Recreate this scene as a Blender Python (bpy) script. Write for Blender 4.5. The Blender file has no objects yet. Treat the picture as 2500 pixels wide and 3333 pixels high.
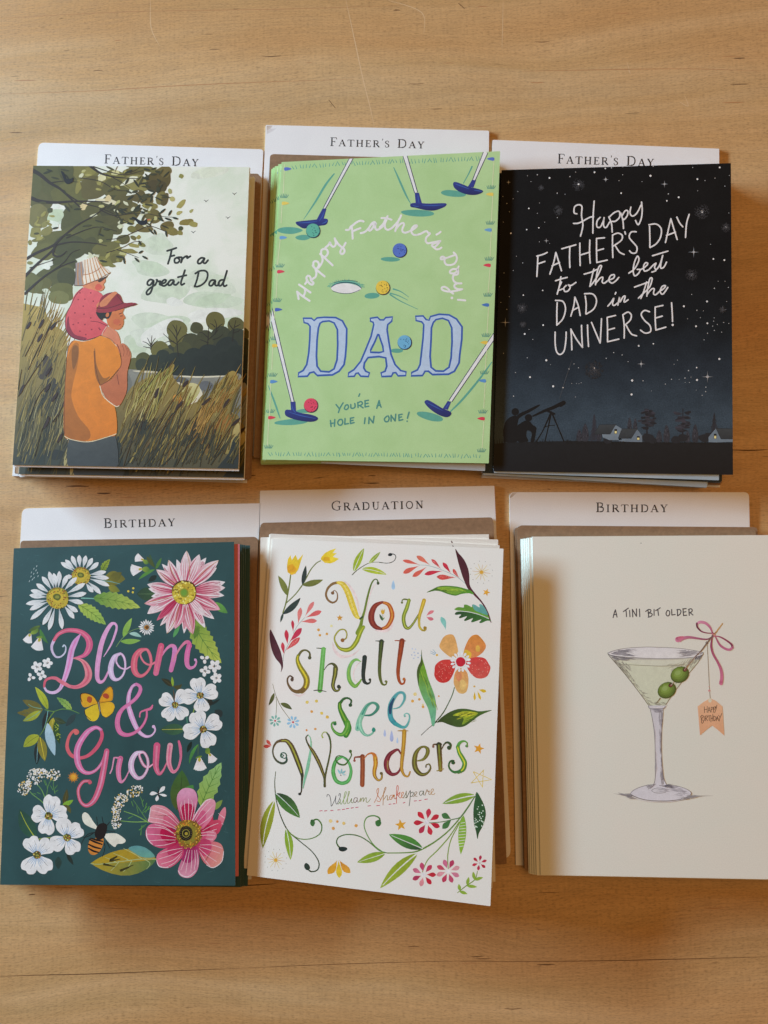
import bpy, math, random
from mathutils import Vector, Matrix
from mathutils.geometry import tessellate_polygon

C = bpy.context.scene.collection
rnd = random.Random(7)
# ---------------------------------------------------------------- camera
FPX, PITCH, ROLL, HCAM = 2310.0, math.radians(4.75), math.radians(-3.0), 0.43
nz = Vector((math.sin(ROLL), math.sin(PITCH) * math.cos(ROLL), math.cos(PITCH) * math.cos(ROLL)))
ax = (Vector((1, 0, 0)) - nz * nz.x).normalized()
ay = nz.cross(ax)
RW = Matrix((ax, ay, nz))                      # camera coordinates -> table coordinates
CAM = Vector((0, 0, HCAM))
cd = bpy.data.cameras.new('camera')
cam = bpy.data.objects.new('camera', cd)
C.objects.link(cam)
cam.matrix_world = Matrix.Translation(CAM) @ RW.to_4x4()
cd.sensor_fit = 'VERTICAL'
cd.sensor_height = 36.0
cd.lens = FPX / 3333.0 * 36.0
cd.clip_start = 0.01
cd.clip_end = 50
bpy.context.scene.camera = cam

# ---------------------------------------------------------------- light
w = bpy.data.worlds.new('World')
bpy.context.scene.world = w
w.use_nodes = True
wb = w.node_tree.nodes['Background']
wb.inputs[0].default_value = (1.0, 0.55, 0.23, 1)
wb.inputs[1].default_value = 0.21

def area(name, loc, target, sx, sy, power, col):
    l = bpy.data.lights.new(name, 'AREA')
    l.shape = 'RECTANGLE'
    l.size, l.size_y, l.energy, l.color = sx, sy, power, col
    o = bpy.data.objects.new(name, l)
    C.objects.link(o)
    o.location = loc
    o.rotation_euler = (Vector(target) - Vector(loc)).to_track_quat('-Z', 'Y').to_euler()
    return o
# low cool window to the left, warm room light from above and behind
area('window_light', (-2.02, 0.83, 0.31), (0.0, 0.0, 0.0), 1.3, 0.10, 246, (0.57, 0.79, 1.0))
area('room_lamp', (0.7, 0.25, 1.25), (0.05, 0.05, 0), 0.9, 0.9, 5.6, (1.0, 0.52, 0.19))
vs = bpy.context.scene.view_settings
vs.view_transform = 'Standard'
vs.look = 'None'
vs.exposure = 0.0
vs.gamma = 1.0
bpy.context.scene.render.film_transparent = False

# ---------------------------------------------------------------- geometry helpers
def ray(x, y):
    return RW @ Vector(((x - 1250.0) / FPX, -(y - 1666.5) / FPX, -1.0))

def at(x, y, z=0.0):
    d = ray(x, y)
    return CAM + d * ((z - HCAM) / d.z)

def lin(c):
    return c / 12.92 if c <= 0.04045 else ((c + 0.055) / 1.055) ** 2.4

WHITE = [0.75, 0.75, 0.75]
def setwhite(h):                               # how the white paper reads in that part of the table
    global WHITE
    WHITE = [lin(int(h[i:i + 2], 16) / 255) for i in (0, 2, 4)]

def col(h):                                    # seen colour -> pigment colour
    if not isinstance(h, str):
        return tuple(h)
    v = [lin(int(h[i:i + 2], 16) / 255) for i in (0, 2, 4)]
    return tuple(min(0.86, 0.8 * a / b) for a, b in zip(v, WHITE))

def mixc(a, b, t):
    return tuple(p + (q - p) * t for p, q in zip(a, b))

# ---------------------------------------------------------------- materials
def nodes(name, rough=0.6, spec=0.3):
    m = bpy.data.materials.new(name)
    m.use_nodes = True
    nt = m.node_tree
    b = nt.nodes['Principled BSDF']
    b.inputs['Roughness'].default_value = rough
    b.inputs['Specular IOR Level'].default_value = spec
    return m, nt, b

def noise(nt, scale, detail=3, rough=0.55, vec=None, dist=0.0):
    n = nt.nodes.new('ShaderNodeTexNoise')
    n.inputs['Scale'].default_value = scale
    n.inputs['Detail'].default_value = detail
    n.inputs['Roughness'].default_value = rough
    n.inputs['Distortion'].default_value = dist
    if vec is not None:
        nt.links.new(vec, n.inputs['Vector'])
    return n.outputs['Fac']

def ramp(nt, fac, stops):
    r = nt.nodes.new('ShaderNodeValToRGB')
    e = r.color_ramp.elements
    while len(e) < len(stops):
        e.new(0.5)
    for s, (p, c) in zip(e, stops):
        s.position = p
        s.color = (c, c, c, 1) if isinstance(c, (int, float)) else (c[0], c[1], c[2], 1)
    nt.links.new(fac, r.inputs[0])
    return r.outputs[0]

def mix(nt, fac, a, b, mode='MIX'):
    m = nt.nodes.new('ShaderNodeMix')
    m.data_type = 'RGBA'
    m.blend_type = mode
    for s, v in ((0, fac), (6, a), (7, b)):
        if isinstance(v, (int, float)):
            m.inputs[s].default_value = v
        elif isinstance(v, tuple):
            m.inputs[s].default_value = (v[0], v[1], v[2], 1)
        else:
            nt.links.new(v, m.inputs[s])
    return m.outputs[2]

def objco(nt, scale=(1, 1, 1), rot=(0, 0, 0)):
    t = nt.nodes.new('ShaderNodeTexCoord')
    m = nt.nodes.new('ShaderNodeMapping')
    m.inputs['Scale'].default_value = scale
    m.inputs['Rotation'].default_value = rot
    nt.links.new(t.outputs['Object'], m.inputs[0])
    return m.outputs[0]

def bump(nt, b, h, strength, dist=0.0002):
    n = nt.nodes.new('ShaderNodeBump')
    n.inputs['Strength'].default_value = strength
    n.inputs['Distance'].default_value = dist
    nt.links.new(h, n.inputs['Height'])
    nt.links.new(n.outputs[0], b.inputs['Normal'])

def paper(name, c1, c2=None, scale=30, rough=0.62, grain=0.25, lo=0.35, hi=0.65, spec=0.25):
    m, nt, b = nodes(name, rough, spec)
    co = objco(nt)
    c1 = col(c1)
    c2 = col(c2) if c2 else tuple(x * 0.95 for x in c1)
    f = ramp(nt, noise(nt, scale, 5, 0.6, co, 0.4), [(lo, 0.0), (hi, 1.0)])
    base = mix(nt, f, c1, c2)
    g = noise(nt, 1500, 2, 0.6, co)
    base = mix(nt, 1.0, base, ramp(nt, g, [(0.3, 0.93), (0.7, 1.0)]), 'MULTIPLY')
    nt.links.new(base, b.inputs['Base Color'])
    bump(nt, b, g, grain, 0.00012)
    return m

def ink_mat(name, rough=0.6, var=0.22, scale=160, grain=0.2):
    m, nt, b = nodes(name, rough, 0.25)
    co = objco(nt)
    a = nt.nodes.new('ShaderNodeAttribute')
    a.attribute_name = 'Col'
    f = ramp(nt, noise(nt, scale, 5, 0.65, co, 0.6), [(0.25, 1.0 - var), (0.75, 1.0 + var * 0.4)])
    c = mix(nt, 1.0, a.outputs['Color'], f, 'MULTIPLY')
    g = noise(nt, 1500, 2, 0.6, co)
    c = mix(nt, 1.0, c, ramp(nt, g, [(0.3, 0.9), (0.7, 1.0)]), 'MULTIPLY')
    nt.links.new(c, b.inputs['Base Color'])
    bump(nt, b, g, grain, 0.00012)
    return m

def kraft(name, tint):
    m, nt, b = nodes(name, 0.75, 0.2)
    co = objco(nt)
    f = noise(nt, 420, 6, 0.75, co)
    g = noise(nt, 60, 3, 0.6, objco(nt, (1, 4, 1)))
    c = mix(nt, ramp(nt, f, [(0.3, 0.0), (0.7, 1.0)]), tuple(x * 0.78 for x in tint), tuple(x * 1.12 for x in tint))
    c = mix(nt, 1.0, c, ramp(nt, g, [(0.3, 0.9), (0.7, 1.05)]), 'MULTIPLY')
    nt.links.new(c, b.inputs['Base Color'])
    bump(nt, b, f, 0.25, 0.00015)
    return m

# ---------------------------------------------------------------- tagging
def tag(o, label=None, cat=None, group=None, kind=None):
    if label: o['label'] = label
    if cat: o['category'] = cat
    if group: o['group'] = group
    if kind: o['kind'] = kind
    return o

def mesh_obj(name, verts, faces, mats, parent=None, midx=None, colors=None, bev=0.0):
    me = bpy.data.meshes.new(name)
    me.from_pydata(verts, [], faces)
    for m in mats:
        me.materials.append(m)
    if midx:
        me.polygons.foreach_set('material_index', midx)
    if colors:
        at_ = me.attributes.new('Col', 'FLOAT_COLOR', 'POINT')
        at_.data.foreach_set('color', [q for c in colors for q in (c[0], c[1], c[2], 1.0)])
    me.update()
    o = bpy.data.objects.new(name, me)
    C.objects.link(o)
    if parent:
        o.parent = parent
    return o

def prism(outline, z0, z1, grid=None):
    """closed outline (list of xy) extruded; returns verts, faces, index of front face"""
    n = len(outline)
    v = [(p[0], p[1], z0) for p in outline] + [(p[0], p[1], z1) for p in outline]
    f = [tuple(range(n, 2 * n)), tuple(reversed(range(n)))]
    f += [(i, (i + 1) % n, n + (i + 1) % n, n + i) for i in range(n)]
    return v, f

def rounded(q, radii, n=6):
    """outline of a quad (counter-clockwise) with its corners rounded"""
    out = []
    for i in range(4):
        p, a, b = Vector(q[i][:2]), Vector(q[i - 1][:2]), Vector(q[(i + 1) % 4][:2])
        r = radii[i]
        if r <= 0:
            out.append(p)
            continue
        s, e = p + (a - p).normalized() * r, p + (b - p).normalized() * r
        for k in range(n + 1):
            t = k / n
            out.append(s * (1 - t) ** 2 + p * 2 * t * (1 - t) + e * t * t)
    return out

class Frame:
    """a sheet's own axes: origin at its centre, x along its top edge, z its normal"""
    def __init__(self, quad, zs):              # quad TL TR BR BL in picture units, heights of TL TR BL
        if not isinstance(zs, (tuple, list)):
            zs = (zs,) * 3
        a, b, d = at(*quad[0], zs[0]), at(*quad[1], zs[1]), at(*quad[3], zs[2])
        n = (d - a).cross(b - a).normalized()
        self.p0, self.n = a, n
        x = (b - a).normalized()
        y = n.cross(x)
        pts = [self.hit(*q) for q in quad]
        o = sum(pts, Vector()) / 4
        self.M = Matrix.Translation(o) @ Matrix((x, y, n)).transposed().to_4x4()
        self.Mi = self.M.inverted()
        self.loc = [self.Mi @ p for p in pts]   # TL TR BR BL
    def hit(self, px, py):
        d = ray(px, py)
        return CAM + d * ((self.p0 - CAM).dot(self.n) / d.dot(self.n))
    def local(self, px, py):
        return self.Mi @ self.hit(px, py)

def empty(name, M, label, cat, group):
    o = bpy.data.objects.new(name, None)
    o.empty_display_size = 0.01
    C.objects.link(o)
    o.matrix_world = M
    return tag(o, label, cat, group)

LEAF = 0.00032
def make_card(quad, zs, label, group, front, inside, edge, radii=(0, 0, 0, 0), back=None):
    fr = Frame(quad, zs)
    root = empty('greeting_card', fr.M, label, 'greeting card', group)
    q = [fr.loc[i] for i in (3, 2, 1, 0)]       # counter-clockwise
    out = rounded(q, [0.0004] * 4, 3)
    v, f = prism(out, -LEAF, 0)
    mesh_obj('cover', v, f, [front, edge], root, [0] + [1] * (len(f) - 1))
    bq = [fr.local(*p) for p in back] if back else [p * 1.0 for p in fr.loc]
    out = rounded([bq[i] for i in (3, 2, 1, 0)], [0.0004] * 4, 3)
    v, f = prism(out, -2 * LEAF - 0.00012, -LEAF - 0.00006)
    mesh_obj('back_leaf', v, f, [inside, edge], root, [0] + [1] * (len(f) - 1))
    root['_f'] = 0
    del root['_f']
    return root, fr

def move_copy(root, fr, a, pa, b, pb, z, label, group, keep=('cover', 'back_leaf')):
    """a second card of the same print: corner a at pa, corner b towards pb, height z"""
    A, B = at(*pa, z), at(*pb, z)
    va, vb = fr.loc[a], fr.loc[b]
    ang = math.atan2((B - A).y, (B - A).x) - math.atan2((vb - va).y, (vb - va).x)
    R = Matrix.Rotation(ang, 4, 'Z')
    M = Matrix.Translation(A - R @ Vector((va.x, va.y, 0))) @ R
    r = root.copy()
    C.objects.link(r)
    r.matrix_world = M
    tag(r, label, None, group)
    for ch in list(root.children):
        if ch.name.split('.')[0] in keep:
            c = ch.copy()
            C.objects.link(c)
            c.parent = r
            for g in ch.children:
                d = g.copy()
                C.objects.link(d)
                d.parent = c
    return r

# ---------------------------------------------------------------- printed artwork: thin layers of ink on a card's face
STUFF = ('printed_grass_border', 'printed_reeds', 'printed_foliage', 'printed_brushwork', 'printed_stars', 'printed_specks', 'printed_ground', 'printed_dots', 'printed_cloud')
class Art: pass
A = Art()
STEP = 0.3e-6

def begin(root, fr, mat, quad):
    A.root, A.fr, A.mat, A.quad = root, fr, mat, quad
    A.cur = None

def F(x0, y0, s=900 / 1659.0):
    A.x0, A.y0, A.s = x0, y0, s

def P(s):
    if not isinstance(s, str):
        return list(s)
    return [tuple(float(v) for v in t.split(',')) for t in s.split()]

def motif(name, lvl=4, mat=None, parent=None):
    flush()
    A.cur = dict(name=name, lvl=lvl, v=[], f=[], c=[], mat=mat or A.mat, parent=parent)

def sub(name):
    """go on drawing in a sub-part of the motif at hand"""
    lvl, par = A.cur['lvl'], A.cur['parent']
    o = flush()
    if par is None:
        A.top = o
    motif(name, lvl, parent=A.top)

def flush():
    """link the collected shapes as one printed motif, trimmed at the card's edges"""
    m = A.cur
    A.cur = None
    if not m or not m['f']:
        return None
    Q = A.quad
    def inside(p, i):
        a, b = Q[i], Q[(i + 1) % 4]
        return (b[0] - a[0]) * (p[1] - a[1]) - (b[1] - a[1]) * (p[0] - a[0])
    V, Fc, Cc = [], [], []
    for f in m['f']:
        poly = [(m['v'][i], m['c'][i]) for i in f]
        for e in range(4):
            if not poly:
                break
            d = [inside(p[0], e) for p in poly]
            if min(d) >= 0:
                continue
            new = []
            for i in range(len(poly)):
                (p, cp), dp = poly[i], d[i]
                (q, cq), dq = poly[(i + 1) % len(poly)], d[(i + 1) % len(poly)]
                if dp >= 0:
                    new.append((p, cp))
                if dp * dq < 0:
                    t = dp / (dp - dq)
                    new.append((tuple(a + (b - a) * t for a, b in zip(p, q)), mixc(cp, cq, t)))
            poly = new
        if len(poly) < 3:
            continue
        k = len(V)
        for p, c in poly:
            l = A.fr.local(p[0], p[1])
            V.append((l.x, l.y, (p[2] + 1) * STEP))
            Cc.append(c)
        idx = list(range(k, k + len(poly)))
        a, b, d_ = V[idx[0]], V[idx[1]], V[idx[2]]
        area2 = sum(V[idx[i]][0] * V[idx[(i + 1) % len(idx)]][1] - V[idx[(i + 1) % len(idx)]][0] * V[idx[i]][1] for i in range(len(idx)))
        Fc.append(tuple(idx) if area2 > 0 else tuple(reversed(idx)))
    if not Fc:
        return None
    o = mesh_obj(m['name'], V, Fc, [m['mat']], m['parent'] or A.root, None, Cc)
    if m['name'] in STUFF:
        o['kind'] = 'stuff'
    return o

def S(p):
    return (A.x0 + p[0] * A.s, A.y0 + p[1] * A.s)

def spline(pts, closed, n=5):
    m = len(pts)
    if m < 3:
        return pts
    out = []
    for i in range(m if closed else m - 1):
        if closed:
            p0, p1, p2, p3 = pts[i - 1], pts[i], pts[(i + 1) % m], pts[(i + 2) % m]
        else:
            p0, p1, p2, p3 = pts[max(i - 1, 0)], pts[i], pts[i + 1], pts[min(i + 2, m - 1)]
        for k in range(n):
            t = k / n
            out.append(tuple(0.5 * (2 * b + (c - a) * t + (2 * a - 5 * b + 4 * c - d) * t * t + (3 * b - a - 3 * c + d) * t ** 3)
                             for a, b, c, d in zip(p0, p1, p2, p3)))
    if not closed:
        out.append(tuple(pts[-1]))
    return out

def fill(pts, c, c2=None, axis=None, smooth=True, n=4, hole=None):
    """a closed patch of ink; c2 and axis (x0,y0,x1,y1) wash it into a second colour"""
    pts = P(pts)
    if smooth:
        pts = spline(pts, True, n)
    m = A.cur
    c = col(c)
    c2 = col(c2) if c2 else None
    loops = [pts] + ([spline(P(h), True, n) if smooth else P(h) for h in hole] if hole else [])
    tri = tessellate_polygon([[Vector((p[0], p[1], 0)) for p in l] for l in loops])
    flat = [p for l in loops for p in l]
    k = len(m['v'])
    if c2 and not axis:
        ys = [p[1] for p in pts]
        axis = (0, min(ys), 0, max(ys))
    for p in flat:
        m['v'].append(S(p) + (m['lvl'],))
        if c2:
            dx, dy = axis[2] - axis[0], axis[3] - axis[1]
            t = ((p[0] - axis[0]) * dx + (p[1] - axis[1]) * dy) / (dx * dx + dy * dy)
            m['c'].append(mixc(c, c2, min(1, max(0, t))))
        else:
            m['c'].append(c)
    m['f'] += [tuple(k + i for i in t) for t in tri]
    m['lvl'] += 1

def line(pts, w, c, c2=None, smooth=True, n=5, cap=True):
    """a pen or brush stroke; w one width or a list of widths along it, c2 the colour it runs into"""
    pts = P(pts)
    if not isinstance(w, (list, tuple)):
        w = [w] * len(pts)
    elif len(w) != len(pts):
        w = [w[min(len(w) - 1, int(i * (len(w) - 1) / max(1, len(pts) - 1) + 0.5))] if len(w) > 3 else
             (w[0] + (w[1] - w[0]) * i / (len(pts) - 1) if len(w) == 2 else
              (w[0] + (w[1] - w[0]) * 2 * i / (len(pts) - 1) if i <= (len(pts) - 1) / 2 else w[1] + (w[2] - w[1]) * (2 * i / (len(pts) - 1) - 1)))
             for i in range(len(pts))]
    q = [(p[0], p[1], ww) for p, ww in zip(pts, w)]
    if smooth and len(q) > 2:
        q = spline(q, False, n)
    r = [q[0]]
    for p in q[1:]:
        if math.hypot(p[0] - r[-1][0], p[1] - r[-1][1]) > 0.4:
            r.append(p)
    q = r
    if len(q) < 2:
        return dot(q[0][0], q[0][1], q[0][2] / 2, c)
    m = A.cur
    c = col(c)
    c2 = col(c2) if c2 else c
    N = len(q)
    k = len(m['v'])
    for i, p in enumerate(q):
        a, b = q[max(i - 1, 0)], q[min(i + 1, N - 1)]
        dx, dy = b[0] - a[0], b[1] - a[1]
        L = math.hypot(dx, dy) or 1
        nx, ny = -dy / L * p[2] / 2, dx / L * p[2] / 2
        t = i / (N - 1)
        for s in (1, -1):
            m['v'].append(S((p[0] + nx * s, p[1] + ny * s)) + (m['lvl'] + t * 0.9,))
            m['c'].append(mixc(c, c2, t))
    m['f'] += [(k + 2 * i, k + 2 * i + 1, k + 2 * i + 3, k + 2 * i + 2) for i in range(N - 1)]
    if cap:
        for e, o in ((0, 1), (N - 1, N - 2)):
            p, r_ = q[e], q[o]
            if p[2] < 3:
                continue
            a0 = math.atan2(p[1] - r_[1], p[0] - r_[0])
            kk = len(m['v'])
            for j in range(7):
                a = a0 - math.pi / 2 + math.pi * j / 6
                m['v'].append(S((p[0] + math.cos(a) * p[2] / 2, p[1] + math.sin(a) * p[2] / 2)) + (m['lvl'] + (0.9 if e else 0),))
                m['c'].append(c2 if e else c)
            m['f'].append(tuple(range(kk, kk + 7)))
    m['lvl'] += 1

def dot(x, y, r, c, ry=None, rot=0.0, n=14, c2=None):
    ry = ry or r
    a = math.radians(rot)
    pts = []
    for i in range(n):
        t = 2 * math.pi * i / n
        u, v = r * math.cos(t), ry * math.sin(t)
        pts.append((x + u * math.cos(a) - v * math.sin(a), y + u * math.sin(a) + v * math.cos(a)))
    fill(pts, c, c2, None, False)

def blob(x, y, r, c, ry=None, rot=0.0, j=0.12, c2=None):
    """an uneven round patch"""
    ry = ry or r
    a = math.radians(rot)
    pts = []
    for i in range(9):
        t = 2 * math.pi * i / 9
        k = 1 + rnd.uniform(-j, j)
        u, v = r * k * math.cos(t), ry * k * math.sin(t)
        pts.append((x + u * math.cos(a) - v * math.sin(a), y + u * math.sin(a) + v * math.cos(a)))
    fill(pts, c, c2, None, True, 3)

def leaf(x0, y0, x1, y1, wd, c, c2=None, bend=0.0, rib=None, ribw=3, halves=None, teeth=0, fat=0.45, veins=None):
    """leaf or petal from its base to its tip, half-width wd"""
    dx, dy = x1 - x0, y1 - y0
    L = math.hypot(dx, dy)
    ux, uy = dx / L, dy / L
    vx, vy = -uy, ux
    def pt(t, s):
        b = bend * 4 * t * (1 - t)
        return (x0 + ux * L * t + vx * (s + b), y0 + uy * L * t + vy * (s + b))
    def wid(t):
        k = fat
        e = t ** (math.log(0.5) / math.log(k))
        return wd * math.sin(math.pi * min(1, max(0, e))) ** 0.85
    T = [0, 0.06, 0.15, 0.28, 0.42, 0.56, 0.7, 0.83, 0.93, 1]
    if teeth:
        T = [i / (2.0 * teeth) for i in range(2 * teeth + 1)]
        up = [pt(t, wid(t) * (1.0 if i % 2 else 0.8) + (0 if i % 2 else 0)) for i, t in enumerate(T)]
        dn = [pt(t, -wid(t) * (1.0 if i % 2 else 0.8)) for i, t in enumerate(T)]
    else:
        up, dn = [pt(t, wid(t)) for t in T], [pt(t, -wid(t)) for t in T]
    axis = (x0, y0, x1, y1)
    if halves:
        sp = [pt(t, 0) for t in T]
        fill(up + sp[-2:0:-1], halves[0], c2, axis, False)
        fill(sp + dn[-2:0:-1], halves[1], c2, axis, False)
    else:
        fill(up + dn[-2:0:-1], c, c2, axis, False)
    if veins:
        for t in (0.2, 0.35, 0.5, 0.65, 0.78):
            for s in (1, -1):
                line([pt(t - 0.06, 0), pt(t + 0.1, s * wid(t + 0.1) * 0.8)], [ribw * 0.7, 1], veins, smooth=False, cap=False)
    if rib:
        line([pt(t, 0) for t in (0, 0.2, 0.45, 0.7, 0.92)], [ribw, ribw * 0.5], rib, cap=False)

def star(x, y, r, c, n=5, inner=0.45, rot=-90):
    pts = []
    for i in range(2 * n):
        a = math.radians(rot + 180.0 * i / n)
        k = r if i % 2 == 0 else r * inner
        pts.append((x + k * math.cos(a), y + k * math.sin(a)))
    fill(pts, c, smooth=False)

def inpoly(x, y, poly):
    r = False
    j = len(poly) - 1
    for i in range(len(poly)):
        (a, b), (c, d) = poly[i], poly[j]
        if (b > y) != (d > y) and x < (c - a) * (y - b) / (d - b) + a:
            r = not r
        j = i
    return r

def scatter(poly, n, ang, length, wd, cols, jit=8, curve=0.06):
    """loose brush strokes whose feet lie inside an outline"""
    poly = P(poly)
    xs, ys = [p[0] for p in poly], [p[1] for p in poly]
    k = 0
    base = A.cur['lvl']
    while k < n:
        x, y = rnd.uniform(min(xs), max(xs)), rnd.uniform(min(ys), max(ys))
        if not inpoly(x, y, poly):
            continue
        k += 1
        a = math.radians(ang + rnd.uniform(-jit, jit))
        L = length * rnd.uniform(0.5, 1.2)
        cv = L * rnd.uniform(-curve, curve)
        dx, dy = math.cos(a), -math.sin(a)
        line([(x, y), (x + dx * L / 2 + dy * cv, y + dy * L / 2 - dx * cv), (x + dx * L, y + dy * L)],
             [wd * rnd.uniform(0.6, 1.2), wd, wd * 0.25], rnd.choice(cols), n=3, cap=False)
        A.cur['lvl'] = base + 0.2 * k
    A.cur['lvl'] = base + 0.2 * n + 1
# ---------------------------------------------------------------- the wooden table
def wood():
    m, nt, b = nodes('oiled_wood', 0.42, 0.35)
    ang = math.radians(-1.5)
    co = objco(nt, (1, 1, 1), (0, 0, ang))
    # slow warp so that the grain wanders
    wv = nt.nodes.new('ShaderNodeMapping'); wv.inputs['Scale'].default_value = (2.2, 5.5, 1)
    nt.links.new(co, wv.inputs[0])
    warp = nt.nodes.new('ShaderNodeTexNoise'); warp.inputs['Scale'].default_value = 1.6; warp.inputs['Detail'].default_value = 2
    nt.links.new(wv.outputs[0], warp.inputs['Vector'])
    sx = nt.nodes.new('ShaderNodeSeparateXYZ'); nt.links.new(co, sx.inputs[0])
    ma = nt.nodes.new('ShaderNodeMath'); ma.operation = 'MULTIPLY_ADD'
    nt.links.new(warp.outputs['Fac'], ma.inputs[0]); ma.inputs[1].default_value = 0.05
    nt.links.new(sx.outputs['Y'], ma.inputs[2])
    def vec(kx, ky):
        c = nt.nodes.new('ShaderNodeCombineXYZ')
        for o, k, i in ((sx.outputs['X'], kx, 0), (ma.outputs[0], ky, 1)):
            q = nt.nodes.new('ShaderNodeMath'); q.operation = 'MULTIPLY'; q.inputs[1].default_value = k
            nt.links.new(o, q.inputs[0]); nt.links.new(q.outputs[0], c.inputs[i])
        return c.outputs[0]
    bands = noise(nt, 1.0, 4, 0.6, vec(3.0, 60))
    fine = noise(nt, 1.0, 5, 0.7, vec(55, 900))
    fleck = noise(nt, 1.0, 2, 0.5, vec(420, 1700))
    pore = noise(nt, 1.0, 1, 0.4, vec(60, 700))
    cross = noise(nt, 1.0, 2, 0.5, vec(700, 60))
    patch = noise(nt, 9.0, 3, 0.6, co, 0.6)
    broad = noise(nt, 1.0, 3, 0.55, vec(1.7, 17))
    c = mix(nt, ramp(nt, bands, [(0.3, 0.0), (0.7, 1.0)]), (0.455, 0.285, 0.118), (0.60, 0.395, 0.195))
    c = mix(nt, ramp(nt, broad, [(0.44, 0.0), (0.62, 0.75)]), c, (0.51, 0.285, 0.112))
    c = mix(nt, ramp(nt, broad, [(0.3, 0.7), (0.45, 0.0)]), c, (0.57, 0.415, 0.235))
    c = mix(nt, ramp(nt, patch, [(0.5, 0.0), (0.8, 0.5)]), c, (0.47, 0.26, 0.10))
    c = mix(nt, 1.0, c, ramp(nt, fine, [(0.3, 0.82), (0.62, 1.05)]), 'MULTIPLY')
    c = mix(nt, 1.0, c, ramp(nt, fleck, [(0.3, 0.74), (0.5, 1.03)]), 'MULTIPLY')
    c = mix(nt, 1.0, c, ramp(nt, cross, [(0.35, 0.95), (0.6, 1.01)]), 'MULTIPLY')
    c = mix(nt, 1.0, c, ramp(nt, pore, [(0.2, 0.45), (0.235, 1.0)]), 'MULTIPLY')
    nt.links.new(c, b.inputs['Base Color'])
    r = ramp(nt, fine, [(0.3, 0.55), (0.7, 0.36)])
    nt.links.new(r, b.inputs['Roughness'])
    bump(nt, b, fleck, 0.12, 0.0002)
    return m

WOOD = wood()
table = mesh_obj('table_surface', [(-0.75, -0.65, -0.03), (0.75, -0.65, -0.03), (0.75, 0.75, -0.03), (-0.75, 0.75, -0.03),
                                   (-0.75, -0.65, 0), (0.75, -0.65, 0), (0.75, 0.75, 0), (-0.75, 0.75, 0)],
                 [(4, 5, 6, 7), (3, 2, 1, 0), (0, 1, 5, 4), (1, 2, 6, 5), (2, 3, 7, 6), (3, 0, 4, 7)], [WOOD])
tag(table, kind='structure')

SCR, nt_, b_ = nodes('scratched_lacquer', 0.5, 0.4)
b_.inputs['Base Color'].default_value = (0.62, 0.44, 0.25, 1)
DRK, nt_, b_ = nodes('dark_pore', 0.7, 0.2)
b_.inputs['Base Color'].default_value = (0.10, 0.05, 0.022, 1)
KNOT, nt_, b_ = nodes('knot_wood', 0.5, 0.3)
b_.inputs['Base Color'].default_value = (0.40, 0.20, 0.085, 1)

def mark(name, pts, wpx, m, z=0.00001):
    """a thin mark in the table's lacquer"""
    pts = spline([tuple(p) for p in P(pts)], False, 6) if len(P(pts)) > 2 else P(pts)
    v, f = [], []
    for i, p in enumerate(pts):
        a, b = pts[max(i - 1, 0)], pts[min(i + 1, len(pts) - 1)]
        L = math.hypot(b[0] - a[0], b[1] - a[1]) or 1
        e = 0.25 + 0.75 * math.sin(math.pi * i / (len(pts) - 1))
        nx, ny = -(b[1] - a[1]) / L * wpx / 2 * e, (b[0] - a[0]) / L * wpx / 2 * e
        for s in (1, -1):
            q = at(p[0] + nx * s, p[1] + ny * s, z)
            v.append(tuple(q))
    for i in range(len(pts) - 1):
        f.append((2 * i + 1, 2 * i + 3, 2 * i + 2, 2 * i))
    return mesh_obj(name, v, f, [m], table)
mark('scratch', '1126,0 1150,110 1180,250 1205,350 1218,410', 3, SCR)
mark('scratch', '1262,0 1372,40 1380,110', 2.2, SCR)
mark('scratch', '490,0 492,90 520,150', 2, SCR)
mark('scratch', '1638,0 1636,90 1634,160', 1.8, SCR)
mark('scratch', '2040,200 2052,240 2044,225', 2.5, SCR)
mark('scratch', '2210,330 2240,345 2228,310', 2.5, SCR)
mark('scratch', '2300,220 2460,232', 1.8, SCR)
mark('grain_pore', '1070,325 1092,352', 7, DRK)
mark('grain_pore', '1492,10 1512,28', 7, DRK)
mark('grain_pore', '0,3178 120,3174 300,3170 560,3160 780,3152', 2.6, DRK)
mark('grain_pore', '780,3152 1000,3142 1300,3132 1600,3126', 1.6, DRK)
mark('grain_pore', '1500,3130 1900,3128 2200,3122 2500,3114', 2.4, DRK)
mark('grain_pore', '0,306 300,296 560,280 830,268 1150,258', 2.2, KNOT)
mark('grain_pore', '1700,232 1900,228 2240,224 2500,232', 2.0, KNOT)
mark('grain_pore', '0,60 420,38 900,30 1300,18', 1.8, KNOT)
mark('grain_pore', '2386,1464 2440,1466 2500,1463', 4, DRK)
mark('grain_pore', '215,1583 250,1582 290,1583', 4.5, DRK)
mark('grain_pore', '315,1605 340,1606 360,1605', 5, DRK)
mark('grain_pore', '378,1606 392,1607', 4, DRK)
mark('grain_pore', '690,1582 720,1583', 3.5, DRK)
mark('grain_pore', '750,1621 800,1622', 3, DRK)
mark('grain_pore', '2290,1180 2400,1172', 3, KNOT)
mark('grain_pore', '1783,1592 1792,1593', 7, DRK)
mark('grain_pore', '0,2350 20,2348', 3, DRK)
mark('grain_pore', '310,2955 420,2958', 3, DRK)
mark('grain_pore', '180,2890 235,2889', 4, DRK)
mark('grain_pore', '560,3082 640,3087', 3, KNOT)
mark('grain_pore', '700,2880 800,2882 900,2876', 3.5, DRK)
mark('grain_pore', '1180,2900 1260,2904', 3, KNOT)
mark('grain_pore', '340,2990 350,3080', 2.5, KNOT)
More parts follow.
